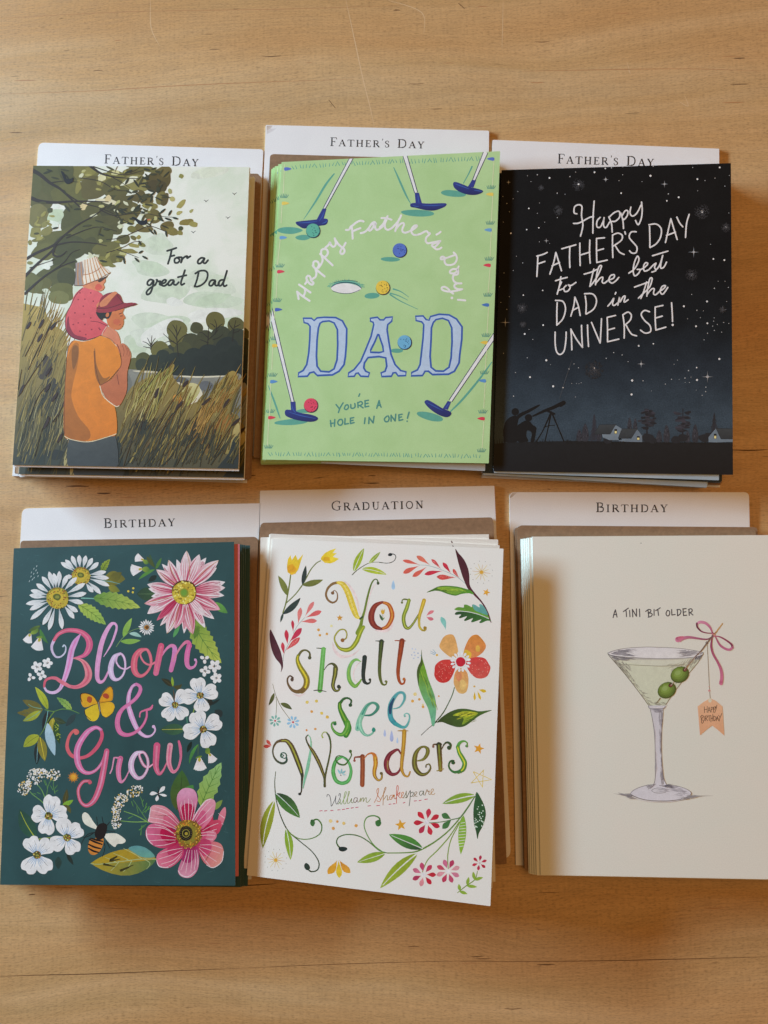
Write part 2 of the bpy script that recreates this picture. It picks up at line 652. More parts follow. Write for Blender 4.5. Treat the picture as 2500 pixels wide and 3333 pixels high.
for i in range(46):                            # short dark flecks of the grain
    x, y = rnd.uniform(0, 2500), rnd.choice((rnd.uniform(0, 520), rnd.uniform(2880, 3333), rnd.uniform(1540, 1640)))
    L = rnd.uniform(18, 75)
    mark('grain_pore', [(x, y), (x + L / 2, y + rnd.uniform(-2, 2)), (x + L, y - L * 0.02)], rnd.uniform(1.6, 3.2), rnd.choice((DRK, KNOT)))
# ---------------------------------------------------------------- divider cards with their printed titles, envelopes, cards
INKT, nt_, b_ = nodes('black_type', 0.6, 0.2)
b_.inputs['Base Color'].default_value = (0.03, 0.028, 0.03, 1)
# serif letters drawn in a box one unit high: (thick or thin stroke, points)
K, T_ = 0.16, 0.07
GL = {
 'F': (0.62, [(K, '.17,0 .17,1'), (T_, '.04,.975 .58,.975'), (T_, '.58,.975 .6,.78'), (T_, '.17,.52 .44,.52'), (T_, '.44,.62 .44,.42'), (T_, '.03,.025 .33,.025')]),
 'A': (0.82, [(T_, '.1,.03 .4,.98'), (K, '.4,.97 .71,.02'), (T_, '.2,.35 .58,.35'), (T_, '0,.025 .22,.025'), (T_, '.56,.025 .86,.025')]),
 'T': (0.76, [(K, '.38,0 .38,1'), (T_, '.03,.975 .73,.975'), (T_, '.03,.975 .0,.78'), (T_, '.73,.975 .76,.78'), (T_, '.22,.025 .54,.025')]),
 'H': (0.86, [(K, '.17,0 .17,1'), (K, '.69,0 .69,1'), (T_, '.17,.51 .69,.51'), (T_, '.03,.025 .31,.025'), (T_, '.55,.025 .83,.025'), (T_, '.03,.975 .31,.975'), (T_, '.55,.975 .83,.975')]),
 'E': (0.66, [(K, '.17,0 .17,1'), (T_, '.03,.975 .58,.975'), (T_, '.58,.975 .59,.8'), (T_, '.17,.52 .44,.52'), (T_, '.44,.62 .44,.42'), (T_, '.03,.025 .6,.025'), (T_, '.6,.025 .64,.23')]),
 'R': (0.78, [(K, '.17,0 .17,1'), (T_, '.03,.975 .35,.975'), (0.11, '.35,.97 .56,.9 .58,.75 .56,.58 .35,.5'), (T_, '.17,.5 .38,.5'), (K, '.4,.48 .72,.02'), (T_, '.03,.025 .31,.025'), (T_, '.66,.025 .8,.025')]),
 'S': (0.54, [(T_, '.44,.72 .42,.9 .27,.975 .12,.9'), (0.12, '.12,.9 .09,.7 .25,.55 .4,.42 .46,.25 .4,.08'), (T_, '.4,.08 .25,.02 .1,.08 .05,.3')]),
 'D': (0.86, [(K, '.17,0 .17,1'), (T_, '.03,.975 .4,.975'), (0.12, '.4,.97 .66,.86 .76,.5 .66,.14 .4,.03'), (T_, '.03,.025 .4,.025')]),
 'Y': (0.76, [(K, '.1,.98 .38,.45'), (T_, '.38,.45 .65,.97'), (K, '.38,.48 .38,0'), (T_, '0,.975 .24,.975'), (T_, '.54,.975 .77,.975'), (T_, '.23,.025 .53,.025')]),
 'B': (0.70, [(K, '.17,0 .17,1'), (T_, '.03,.975 .35,.975'), (0.11, '.35,.97 .53,.9 .54,.74 .5,.6 .33,.53'), (0.12, '.33,.53 .58,.46 .62,.27 .55,.08 .35,.03'), (T_, '.03,.025 .36,.025'), (T_, '.17,.53 .35,.53')]),
 'I': (0.36, [(K, '.18,0 .18,1'), (T_, '.03,.025 .33,.025'), (T_, '.03,.975 .33,.975')]),
 'G': (0.84, [(T_, '.7,.72 .66,.9 .45,.975 .25,.88'), (0.12, '.25,.88 .1,.7 .08,.48 .12,.25 .26,.1'), (T_, '.26,.1 .48,.02 .7,.1'), (0.12, '.68,.06 .68,.42'), (T_, '.54,.42 .82,.42'), (T_, '.7,.72 .71,.96')]),
 'U': (0.84, [(K, '.18,1 .18,.35'), (0.09, '.18,.36 .25,.08 .43,.02 .6,.1 .66,.35'), (T_, '.66,.35 .66,.98'), (T_, '.04,.975 .33,.975'), (T_, '.54,.975 .8,.975')]),
 'O': (0.86, [(0.105, '.43,.97 .2,.85 .09,.5 .2,.15 .43,.03 .66,.15 .77,.5 .66,.85 .43,.97')]),
 'N': (0.88, [(T_, '.18,0 .18,.97'), (K, '.16,.97 .7,.04'), (T_, '.7,.02 .7,.98'), (T_, '.05,.025 .32,.025'), (T_, '.02,.975 .2,.975'), (T_, '.56,.975 .84,.975')]),
 "'": (0.26, [(0.11, '.13,1 .13,.9'), (0.06, '.15,.9 .08,.74')]),
}
def title(text, p0, p1, cap):
    """a title in letter-spaced small capitals along the baseline p0 - p1 (picture units)"""
    words = text.split(' ')
    items, x = [], 0.0
    for wi, wd in enumerate(words):
        if wi:
            x += 0.55
        for i, ch in enumerate(wd):
            s = 1.0 if i == 0 else 0.78
            items.append((ch, x, s))
            x += GL[ch][0] * s + (0.17 if ch != "'" else 0.1)
    total = x - 0.17
    L = math.hypot(p1[0] - p0[0], p1[1] - p0[1])
    ux, uy = (p1[0] - p0[0]) / L, (p1[1] - p0[1]) / L
    kx = L / total
    for ch, x, s in items:
        for wd, pts in GL[ch][1]:
            q = []
            for a in pts.split():
                u, v = (float(t) for t in a.split(','))
                if ch == "'": v += 0.28
                X, Y = (x + u * s) * kx, v * s * cap
                q.append((p0[0] + ux * X + uy * Y * 0 + uy * Y, p0[1] + uy * X - ux * Y))
            line(q, wd * cap * (0.6 + 0.4 * s), (0.03, 0.028, 0.03), n=4, cap=False)

def divider(quad, radii, label, text, p0, p1, cap, m, frame, crease=None):
    fr = Frame(quad, 0.0009)
    root = empty('divider_card', fr.M, label, 'divider card', 'white divider cards under the card stacks')
    out = rounded([fr.loc[i] for i in (3, 2, 1, 0)], [radii[i] for i in (3, 2, 1, 0)])
    v, f = prism(out, -0.0008, 0)
    mesh_obj('card_panel', v, f, [m], root)
    q = list(quad)
    begin(root, fr, INK_T, q)
    F(*frame)
    motif('printed_title', 2)
    title(text, p0, p1, cap)
    flush()
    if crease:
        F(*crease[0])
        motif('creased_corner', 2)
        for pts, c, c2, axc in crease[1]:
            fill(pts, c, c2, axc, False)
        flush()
    return root, fr

INK_T = ink_mat('title_ink', 0.6, 0.1)
setwhite('e0dfe6')
WHT = paper('white_card_stock', 'dfdee4', 'd9d8df', 18, 0.55, 0.15)
OFF = paper('white_card_edge', 'dcdad6', None, 40)
KR = [kraft('kraft_paper', (0.275, 0.165, 0.092)), kraft('kraft_paper', (0.26, 0.157, 0.088)), kraft('kraft_paper', (0.295, 0.18, 0.103))]

ORD = ['topmost', 'second', 'third', 'fourth', 'fifth', 'sixth', 'seventh']
def envelopes(quads, z0, dz, what):
    """a pile of kraft envelopes, lowest first: each a folded body and the flap folded over its back"""
    n = len(quads)
    for i, q in enumerate(quads):
        z = z0 + dz * (i + 1)
        fr = Frame(q, z)
        nth = 'topmost' if i == n - 1 else ('lowest' if i == 0 else ORD[n - 1 - i])
        r = empty('kraft_envelope', fr.M, '%s brown kraft envelope in the pile under the %s' % (nth, what), 'envelope',
                  'kraft envelopes under the card stacks')
        o = rounded([fr.loc[k] for k in (3, 2, 1, 0)], [0.0008, 0.0008, 0.0022, 0.0022], 4)
        v, f = prism(o, -0.0003, 0)
        mesh_obj('front_sheet', v, f, [KR[i % 3]], r)
        o = rounded([fr.loc[k] * 0.998 for k in (3, 2, 1, 0)], [0.0008, 0.0008, 0.0022, 0.0022], 4)
        v, f = prism(o, -0.00052, -0.00031)
        mesh_obj('back_sheet', v, f, [KR[(i + 1) % 3]], r)

def jit(q, d, seed):
    r = random.Random(seed)
    dx, dy, t = r.uniform(-d, d), r.uniform(-d, d), r.uniform(-1, 1) * d / 700
    cx, cy = sum(p[0] for p in q) / 4, sum(p[1] for p in q) / 4
    return [(p[0] + dx - (p[1] - cy) * t, p[1] + dy + (p[0] - cx) * t) for p in q]

DZ, CZ = 0.00068, 0.00088
# --- top left
setwhite('e0dfe4')
divider([(126, 464), (857, 486), (803.5, 1572), (40, 1549)], (.004, .002, 0, 0),
        "white divider card titled Father's Day under the reed meadow cards, title half covered", "FATHER'S DAY", (625, 243), (1190, 260), 54, WHT, (0, 400))
q = [(120, 566), (847.7, 568.8), (812, 1556), (52, 1540)]
envelopes([jit(q, 4, s) for s in range(6)], 0.001, DZ, 'reed meadow cards')
# --- top middle
divider([(865, 406.5), (1592, 425.5), (1580, 1498), (822, 1483)], (.001, .001, 0, 0),
        "white divider card titled Father's Day above the green golf cards, title uncovered", "FATHER'S DAY", (505, 138), (1070, 153), 51, WHT, (800, 400),
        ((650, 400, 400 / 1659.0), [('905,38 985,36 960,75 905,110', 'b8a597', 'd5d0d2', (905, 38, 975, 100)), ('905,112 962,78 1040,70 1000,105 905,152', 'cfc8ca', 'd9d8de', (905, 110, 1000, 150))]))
q = [(881, 502), (1604, 522), (1568, 1503), (827, 1489)]
envelopes([jit(q, 3, s + 9) for s in range(5)], 0.001, DZ, 'green golf cards')
# --- top right
setwhite('dedcd8')
divider([(1603, 455), (2341, 484), (2343.6, 1586), (1568, 1555)], (.001, .0005, 0, 0),
        "white divider card titled Father's Day above the black starry cards, last letters covered", "FATHER'S DAY", (487, 187), (1065, 206), 57, WHT, (1550, 430))
q = [(1628, 575), (2338, 580), (2345, 1577), (1574, 1544)]
envelopes([jit(q, 3, s + 19) for s in range(4)], 0.001, DZ, 'black starry cards')
# --- bottom left
setwhite('d8d2d4')
divider([(72, 1655), (847, 1638), (818, 2862), (8, 2866)], (.004, .0005, 0, 0),
        'white divider card titled Birthday above the dark teal flower cards', 'BIRTHDAY', (652, 460), (1100, 448), 60, WHT, (0, 1480, 860 / 1659.0))
q = [(70.5, 1762), (838, 1750), (810, 2853), (16, 2860)]
envelopes([jit(q, 3, s + 29) for s in range(5)], 0.001, DZ, 'dark teal flower cards')
# --- bottom middle
divider([(847, 1597), (1609, 1581), (1663, 2794), (812, 2815)], (.0005, .0005, .005, 0),
        'white divider card titled Graduation above the flowery quotation cards', 'GRADUATION', (716, 1103), (915, 1098), 21, WHT, (0, 0, 2500 / 1659.0))
q = [(850, 1703), (1605, 1686), (1648, 2812), (806, 2822)]
qs = [jit(q, 2, s + 39) for s in range(5)]
qs[-1] = [(845.8, 1709.7), (1607, 1695), (1640, 2806), (800, 2818)]
envelopes(qs, 0.001, 0.00055, 'flowery quotation cards')
# --- bottom right
setwhite('d2ccca')
divider([(1658, 1602), (2438, 1602), (2462, 2830), (1679, 2816)], (.003, .003, 0, 0),
        'white divider card titled Birthday above the cocktail glass cards', 'BIRTHDAY', (1287, 1106), (1442, 1106), 20.5, WHT, (0, 0, 2500 / 1659.0),
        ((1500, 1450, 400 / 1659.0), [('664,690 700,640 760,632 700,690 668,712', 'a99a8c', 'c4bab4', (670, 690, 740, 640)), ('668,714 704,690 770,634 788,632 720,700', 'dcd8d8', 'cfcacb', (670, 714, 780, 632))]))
q = [(1682, 1715.5), (2459, 1719), (2486, 2840), (1706, 2826)]
envelopes([jit(q, 5, s + 49) for s in range(5)], 0.001, DZ, 'cocktail glass cards')
# ================================================================ reed meadow card
setwhite('e2e2e6')
EDGE = paper('cut_paper_edge', 'd8d4cc', None, 50)
INK = ink_mat('watercolour_ink', 0.62, 0.19, 150)
SKYP = paper('washed_sky_print', 'e4e6dd', 'c6d6bd', 26, 0.62, 0.2, 0.42, 0.72)
INW = paper('inner_leaf_white', 'dcdcde', None, 40)
q1 = [(108.5, 539.4), (812, 543.8), (776, 1526), (40.7, 1513.5)]
ZT = 0.001 + 6 * DZ + 6 * CZ + 0.0012
meadow, fr = make_card(q1, ZT, 'top greeting card of a father carrying a child through reeds, For a great Dad', 'reed meadow cards in one stack', SKYP, INW, EDGE,
                       back=[(109, 540), (814, 544.5), (777.5, 1533), (40.5, 1519)])
begin(meadow, fr, INK, q1)
F(0, 400)
# --- pale washes of the sky
motif('printed_cloud', 1)
for x, y, r, ry, c in [(1000, 1010, 150, 90, 'cfdcc4'), (1250, 960, 170, 70, 'd3dfc9'), (950, 730, 90, 60, 'd0dcc4'), (1280, 1060, 160, 50, 'c3d6b9'),
                       (900, 870, 110, 50, 'c9d9be'), (820, 1330, 80, 90, 'c4d4b8'), (1000, 1220, 190, 70, 'cad8c0'), (1250, 300, 110, 40, 'dfe3cf'),
                       (330, 560, 60, 50, 'bcd0b4'), (900, 1290, 120, 60, 'd7e1d0')]:
    blob(x, y, r, mixc(col(c), col('dde3d8'), 0.4), ry, rnd.uniform(-20, 20), 0.22)
    blob(x + 8, y - 4, r * 0.7, mixc(col(c), col('d3dfcc'), 0.3), ry * 0.65, rnd.uniform(-20, 20), 0.25)
for pts in ['850,1270 950,1200 1040,1170 1100,1190 1040,1250 930,1300 860,1330', '1000,1060 1040,1045 1100,1080 1060,1100 1010,1090', '1130,1150 1250,1110 1420,1120 1450,1150 1300,1180 1180,1200']:
    fill(pts, 'e6e9e2')
# --- far bank and bushes
motif('printed_bushes', 20)
fill('775,1480 800,1445 860,1410 940,1375 1010,1335 1090,1300 1200,1295 1280,1262 1400,1255 1460,1250 1460,1480 1100,1490', '414330', '2e342b')
fill('770,1490 880,1470 1100,1450 1460,1440 1460,1530 1300,1525 1080,1518 900,1500', '2a3128')
for x, y, r, c in [(800, 1450, 42, '646234'), (860, 1420, 48, '54562f'), (960, 1360, 55, '6d6a36'), (1070, 1290, 62, '67632f'), (1065, 1240, 62, '6b6734'),
                   (1290, 1190, 58, '67622f'), (1415, 1215, 50, '5b582e'), (1150, 1320, 60, '44452a'), (1230, 1300, 60, '45462a'), (1330, 1280, 62, '3d402a'),
                   (1000, 1400, 50, '4e5030'), (1100, 1370, 60, '4b4c2b'), (1180, 1230, 38, '4a4a2a'), (1420, 1290, 60, '363a28'),
                   (850, 1450, 40, '3a3f2b'), (930, 1440, 50, '333828'), (975, 1400, 42, '2f362a'), (1060, 1440, 70, '2b3228'), (1160, 1420, 72, '293028'),
                   (1260, 1400, 76, '2a3029'), (1360, 1350, 70, '2b312a'), (1430, 1400, 70, '282f27'), (1350, 1450, 80, '272d26'), (1200, 1470, 80, '272d26'),
                   (1060, 1480, 60, '282e26'), (1450, 1470, 50, '242a24')]:
    blob(x, y, r, c, r * 0.95, 0, 0.07)
for pts in ['905,1360 908,1310 912,1276', '908,1345 880,1320 857,1312', '908,1342 930,1318 946,1306', '906,1335 892,1305 884,1290', '910,1330 922,1305 932,1292', '900,1350 875,1345 860,1342',
            '1070,1400 1062,1320 1060,1215', '1064,1330 1020,1300 980,1265', '1062,1300 1035,1260 1008,1232', '1063,1320 1095,1285 1125,1268', '1060,1280 1080,1240 1086,1222', '1040,1310 1010,1312 990,1318', '1062,1260 1045,1225 1036,1212',
            '1245,1330 1250,1270 1252,1215', '1250,1290 1215,1260 1195,1258', '1250,1300 1285,1270 1310,1240', '1290,1268 1300,1220 1288,1180', '1300,1235 1325,1212 1338,1206', '1290,1225 1275,1210 1262,1204', '1250,1320 1215,1305 1200,1300',
            '1395,1310 1400,1250 1415,1185', '1405,1245 1380,1215 1375,1196', '1408,1225 1430,1215 1440,1208', '1402,1260 1430,1250 1440,1240', '1280,1300 1310,1290 1335,1270']:
    line(pts, [6, 4.5, 3], '2c261c')
motif('printed_pond', 60)
fill('755,1488 880,1492 980,1502 1040,1514 1230,1526 1380,1512 1452,1528 1440,1780 1300,1680 1100,1660 900,1620 700,1720 720,1640', '8b8b82', '6f7168')
fill('1080,1516 1200,1520 1340,1516 1330,1524 1200,1529 1090,1524', 'd8d3bc')
fill('800,1486 900,1488 960,1496 900,1500 820,1494', 'cfc9b0')
blob(1080, 1545, 50, '5c5f60', 22); blob(1240, 1580, 45, '64676a', 30); blob(760, 1560, 30, '74756e', 60)
# --- reeds
motif('printed_reeds', 70)
GL_ = '135,1106 145,1085 175,1090 210,1098 265,1112 285,1165 330,1216 378,1250 402,1310 396,1420 390,1700 398,1880 420,2080 70,2080 110,1500'
fill(GL_, 'b09a4e', '3a4037', (200, 1090, 200, 2010))
GR_ = '690,1720 745,1650 790,1585 835,1555 880,1530 955,1506 1000,1475 1030,1450 1047,1455 1034,1512 1062,1555 1100,1600 1090,1650 1130,1690 1200,1665 1260,1640 1300,1575 1375,1495 1418,1500 1426,1580 1400,1700 1380,1755 1405,1745 1437,1790 1440,2090 690,2090'
fill('1060,1555 1110,1570 1160,1560 1205,1600 1215,1660 1150,1690 1080,1690 1020,1660 1010,1600', 'd9d3bd')
fill('1290,1750 1390,1735 1432,1790 1438,1900 1365,1985 1330,1960', 'c3b478')
fill(GR_, '9c8642', '3e4034', (1000, 1480, 900, 2060))
fill('1090,1580 1140,1560 1185,1570 1200,1610 1150,1680 1110,1690', 'a7a352', 'c9c28e', (1140, 1690, 1180, 1570))
fill('1040,1640 1085,1630 1090,1690 1050,1700', 'c98f35')
fill('1230,1980 1250,1900 1310,1790 1390,1740 1400,1790 1330,1890 1270,2000', '9c6b2b', '6d5a2c')
fill('1320,1960 1380,1870 1432,1800 1436,1890 1400,1930 1370,1985', 'b9a86a', '8d8047')
blob(270, 1470, 50, '4a4034', 70); blob(310, 1640, 60, '403d33', 120); blob(840, 1825, 50, '3a2f33', 40); blob(330, 1990, 60, '30332e', 30); blob(1130, 1830, 60, '4a4029', 50)
fill('385,2060 395,1960 410,1940 425,1985 440,2070', 'a39a68')
fill('270,1840 285,1830 260,2080 180,2085', '31382f')
fill('1370,1985 1400,1900 1436,1890 1440,2090 1300,2090', '2e3431'); fill('690,2080 700,1900 720,1900 740,2085', '2b322b')
D1 = ['776a36', '86773e', '655b2e', '928446', '56522f', '4b492d', '9a8c4e', '6e6436']
scatter('130,1300 150,1120 280,1160 390,1330 390,1880 300,2000 90,2060 100,1500', 150, 70, 200, 6, D1, 12)
scatter('90,2080 110,1760 390,1720 400,2070', 90, 72, 200, 6, ['34372b', '41412d', '4f4c2f', '2f3327', '5d5833'], 12)
scatter('140,1500 200,1140 300,1200 380,1400', 36, 66, 190, 5, ['b19a55', 'a38d48', 'c0aa66', '937c3c'], 10)
scatter('90,2070 120,1800 380,1700 390,2050', 30, 76, 240, 2.5, ['9a9468', '7c7747', 'a9a171'], 8, 0.1)
scatter('700,1800 780,1600 960,1520 1040,1600 1200,1720 1400,1640 1430,2040 700,2070', 210, 64, 190, 7, D1 + ['7a6a30', '8c7a38', '6b4f22'], 13)
scatter('700,2070 710,1850 1250,1880 1400,2020 1430,2080', 140, 66, 180, 7, ['363829', '41412d', '2f3226', '4f4a2b', '3f3b27'], 13)
scatter('740,1780 840,1580 960,1530 1000,1640 900,1800', 40, 68, 170, 5, ['a59b52', 'b3a862', '8f8844', 'c2b87e'], 10)
scatter('1100,1860 1250,1700 1420,1560 1400,1700 1200,1960', 40, 62, 170, 6, ['a5803c', '957034', 'b39048', '86682f'], 12)
scatter('1150,1690 1290,1600 1400,1510 1415,1600 1280,1700', 26, 60, 110, 6, ['7c6f35', '968445', '5f5629'], 10)
scatter('800,1620 880,1540 1030,1470 1030,1520 900,1640', 24, 56, 80, 5, ['8b8a3e', '6f7034', 'a3a052'], 10)
for pts in ['345,1135 320,1180 240,1330 170,1480', '240,1205 200,1300 150,1400', '375,1180 300,1230 225,1400', '280,1390 200,1500 110,1640', '300,1560 230,1640 170,1790',
            '520,1565 450,1620 400,1660 330,1790', '410,1640 380,1700 310,1800', '130,1480 118,1540 110,1600', '290,1760 250,1850 210,2000', '830,1660 960,1480',
            '940,1600 880,1720 830,1800', '1130,1560 1040,1660 960,1790', '1250,1665 1150,1780 1080,1900', '1380,1660 1290,1790 1200,1930', '1090,1690 1010,1780 960,1890',
            '1440,1770 1380,1830 1300,1960', '1060,1860 1000,1940 950,2060', '1160,1880 1110,1960 1060,2050', '820,1800 790,1900 740,2060']:
    line(pts, [3, 4, 4], rnd.choice(['2c271c', '3a3323', '4a3f26']))
for x, y, L, a in [(320, 1220, 30, 55), (248, 1205, 32, 62), (172, 1215, 26, 60), (240, 1290, 30, 60), (285, 1590, 30, 62), (328, 1645, 34, 58), (392, 1672, 38, 58), (130, 1600, 34, 66), (280, 1800, 40, 64),
                   (940, 1622, 34, 70), (1075, 1695, 34, 48), (1238, 1672, 36, 40), (1358, 1682, 34, 58), (1415, 1795, 34, 42), (1112, 1565, 26, 48), (360, 1890, 34, 62), (290, 1490, 34, 60)]:
    motif('printed_cattail', 250)
    dot(x, y, L, '38271f', 9, -a)
# --- the tree overhead
motif('printed_foliage', 30)
for x, y, rx, ry, c in [(300, 330, 130, 90, '6d6634'), (470, 300, 110, 60, '757038'), (250, 430, 90, 110, '5f5c30'), (230, 560, 70, 70, '7b7542'), (360, 380, 110, 90, '5b5a2d'),
                        (430, 430, 110, 80, '656330'), (560, 390, 90, 70, '625a2c'), (640, 350, 70, 50, '7a7238'), (710, 330, 90, 45, '7c7639'), (800, 300, 60, 40, '655d2b'),
                        (700, 390, 80, 60, '5f5a2c'), (820, 360, 80, 55, '8a8347'), (480, 590, 130, 100, '55552a'), (600, 540, 110, 80, '5d5a2c'), (680, 510, 80, 70, '4b4826'),
                        (660, 610, 90, 60, '57532a'), (560, 660, 120, 70, '5a5a2c'), (450, 690, 120, 80, '5b5b2d'), (350, 730, 120, 90, '63622f'), (270, 770, 80, 50, '6a6933'),
                        (430, 740, 110, 70, '4d4e29'), (540, 740, 60, 60, '504f29'), (380, 850, 90, 60, '4d4e28'), (330, 920, 110, 70, '5a5a2e'), (400, 930, 60, 60, '4a4b28'),
                        (250, 970, 70, 50, '66642f'), (190, 960, 60, 60, '6a6a38'), (370, 1020, 75, 60, '6a6a34'), (350, 1050, 70, 40, '7a7a45'), (640, 760, 90, 50, '6a6632'),
                        (690, 800, 60, 40, '757036'), (610, 830, 60, 30, '7c7738'), (770, 540, 70, 60, '675f2e'), (740, 470, 60, 50, '5d562a'), (830, 440, 50, 40, '5f5326'),
                        (880, 460, 45, 36, '6a5e2d'), (960, 340, 75, 65, '5c4f22'), (940, 380, 60, 40, '4e431e'), (990, 290, 40, 36, '6e6130'), (920, 560, 60, 40, '6d632f'),
                        (970, 450, 36, 42, '7a7138'), (1000, 620, 40, 32, '6d5e28'), (860, 630, 60, 24, '6c602c'), (740, 700, 40, 30, '5f5a2a'), (830, 260, 110, 25, '6e6832'), (260, 280, 110, 40, '595a2e'),
                        (400, 290, 50, 50, '54552c'), (200, 360, 60, 90, '5c5c30'), (540, 290, 40, 30, '87813f')]:
    blob(x, y, rx, c, ry, rnd.uniform(-15, 15), 0.16)
for x, y, rx, ry, c in [(640, 470, 60, 14, 'dcd5b4'), (780, 345, 60, 16, 'dfe0c6'), (500, 500, 22, 20, 'd9c795'), (610, 330, 26, 24, 'dcd7a8'), (330, 560, 44, 40, 'c4d3b4'), (310, 610, 50, 26, 'dfe6d8'),
                        (270, 860, 34, 18, 'e2e6dc'), (290, 845, 30, 14, 'e2e6dc'), (280, 1010, 26, 14, 'd3dcc6'), (800, 420, 40, 9, 'e2e6d6'), (690, 300, 26, 16, 'ccc78e'), (650, 455, 16, 26, 'd8c593'),
                        (340, 500, 18, 12, 'e0e6da'), (470, 385, 18, 40, '8a8341'), (720, 620, 18, 14, 'cfd2b0'), (560, 800, 40, 9, 'd9dcc0')]:
    blob(x, y, rx, c, ry, rnd.uniform(-30, 30), 0.25)
for x, y, rx, ry, rot, c in [(1088, 320, 14, 14, 0, '8d8a47'), (1033, 456, 16, 16, 0, 'b7ae6e'), (1088, 486, 34, 16, -45, 'a39a55'), (1075, 540, 18, 11, -30, 'b3ab69'), (1148, 528, 14, 8, -40, 'a9a768'), (1120, 596, 40, 20, -10, '8a7b3b'), (1160, 608, 26, 16, 10, '9d9350'),
                             (1030, 650, 40, 26, 20, '7f7439'), (1084, 634, 14, 16, 0, '4a4d2a'), (990, 455, 22, 40, 20, '5d5127'), (900, 500, 46, 18, 0, '847b3c'), (800, 690, 20, 12, 30, '6a642f'), (832, 686, 14, 12, 0, '94893f'),
                             (800, 735, 34, 12, 10, '9c9450'), (850, 730, 22, 12, 20, '7c7a3b'), (780, 770, 46, 14, 8, '8a8140'), (700, 815, 40, 24, 10, '6c6630'), (660, 850, 36, 12, 20, '7f7b3c'), (215, 660, 34, 36, 30, '8d8848'), (280, 650, 40, 24, -30, '858044'), (268, 610, 22, 16, -40, '8d894c'),
                             (180, 718, 12, 16, 0, '8a8546'), (230, 700, 44, 12, -10, '747139'), (300, 524, 18, 16, 0, '4e4f2b'), (180, 840, 18, 10, 0, '8a8a50'), (1020, 410, 12, 16, 0, 'a9a56a'), (790, 640, 26, 20, 20, '77702f'), (1080, 660, 14, 16, 0, '8b8341')]:
    blob(x, y, rx, c, ry, rot, 0.15)
for i in range(46):
    x, y = rnd.choice([(rnd.uniform(420, 760), rnd.uniform(280, 420)), (rnd.uniform(560, 960), rnd.uniform(460, 620)), (rnd.uniform(200, 420), rnd.uniform(520, 700)), (rnd.uniform(520, 780), rnd.uniform(690, 830))])
    blob(x, y, rnd.uniform(9, 24), rnd.choice(['a39d55', '8f8a44', 'b9b678', '868040', 'd3d5b4', '9c9650']), rnd.uniform(6, 12), rnd.uniform(-60, 40), 0.25)
    A.cur['lvl'] -= 0.7
motif('printed_branches', 130)
for pts, w_ in [('195,285 240,310 300,360 360,395 420,450 480,505', [26, 16, 8]), ('360,395 470,470 600,510 680,545', [9, 6, 4]), ('185,450 240,470 330,478 420,472 520,470 650,474', [24, 14, 5]),
                ('540,258 600,300 660,320 740,330 830,334', [16, 9, 4]), ('560,262 680,300 760,310 860,285', [7, 5, 3]), ('160,815 220,780 320,735 380,680 470,610 560,560 640,500', [18, 12, 5]), ('150,920 220,850 310,770 340,730', [18, 14, 10]),
                ('330,735 430,715 560,722 640,738', [10, 7, 4]), ('400,690 520,640 600,625 700,650', [7, 5, 3]), ('150,1025 220,960 290,905 370,860 450,830', [16, 10, 6]), ('290,905 380,840 430,780 480,760', [8, 5, 3]), ('600,520 680,555 790,545 890,545', [7, 5, 3]),
                ('640,700 720,690 820,650 900,620 1000,655', [4, 5, 4]), ('690,560 780,600 800,606', [5, 4, 3]), ('640,780 730,750 800,715 850,712', [5, 4, 3]), ('700,760 770,785 830,808', [5, 4, 3]), ('480,330 600,350 690,400 760,408', [5, 5, 3]), ('640,310 700,340 780,390', [6, 4, 3]),
                ('890,545 960,560 1040,566', [4, 3, 3]), ('330,735 320,790 360,800 400,770', [14, 12, 5]), ('300,360 380,350 470,355', [7, 5, 3]), ('180,870 240,850 330,820', [6, 5, 3]), ('780,300 820,280 845,262', [4, 3, 2]), ('740,200 700,270 690,300', [4, 4, 2])]:
    line(pts, w_, '33281d')
for i in range(95):
    x, y = rnd.choice([(rnd.uniform(210, 760), rnd.uniform(270, 830)), (rnd.uniform(560, 1010), rnd.uniform(420, 660)), (rnd.uniform(760, 1010), rnd.uniform(270, 470))])
    if y > 700 and x < 560: continue
    a = rnd.uniform(-70, 60)
    dot(x, y, rnd.uniform(16, 30), rnd.choice(['35361f', '3d3d22', '4a4826', '2f301d']), rnd.uniform(4, 7.5), a)
    A.cur['lvl'] -= 0.6
for x, y, L, a in [(820, 510, 30, -45), (975, 530, 24, -40), (1020, 540, 20, -60), (930, 655, 18, 65), (998, 665, 20, 80), (1052, 572, 18, 15), (965, 580, 22, 30), (845, 775, 16, -30), (870, 808, 20, 30), (822, 822, 20, 45), (745, 825, 22, 80), (840, 720, 16, 60), (915, 428, 22, -40), (780, 605, 20, 10), (620, 830, 24, 10)]:
    dot(x, y, L, '30351f', 6.5, a)
motif('printed_bird', 220)
fill('366,290 385,300 400,335 425,335 440,328 438,352 415,366 395,362 380,330', '1d1a1b')
motif('printed_bird', 220)
fill('790,565 812,568 840,585 866,586 878,576 884,588 880,606 855,614 832,606 815,588', '16161c')
fill('884,578 904,576 900,583 886,586', 'cf6a4a', smooth=False)
motif('printed_flying_birds', 10)
for x, y in [(1237, 468), (1407, 425), (1368, 568), (1160, 655)]:
    line([(x - 13, y - 4), (x - 6, y - 2), (x - 1, y + 6)], [3, 4], '4a4c46'); line([(x - 1, y + 6), (x + 4, y), (x + 13, y - 6)], [4, 3], '4a4c46')
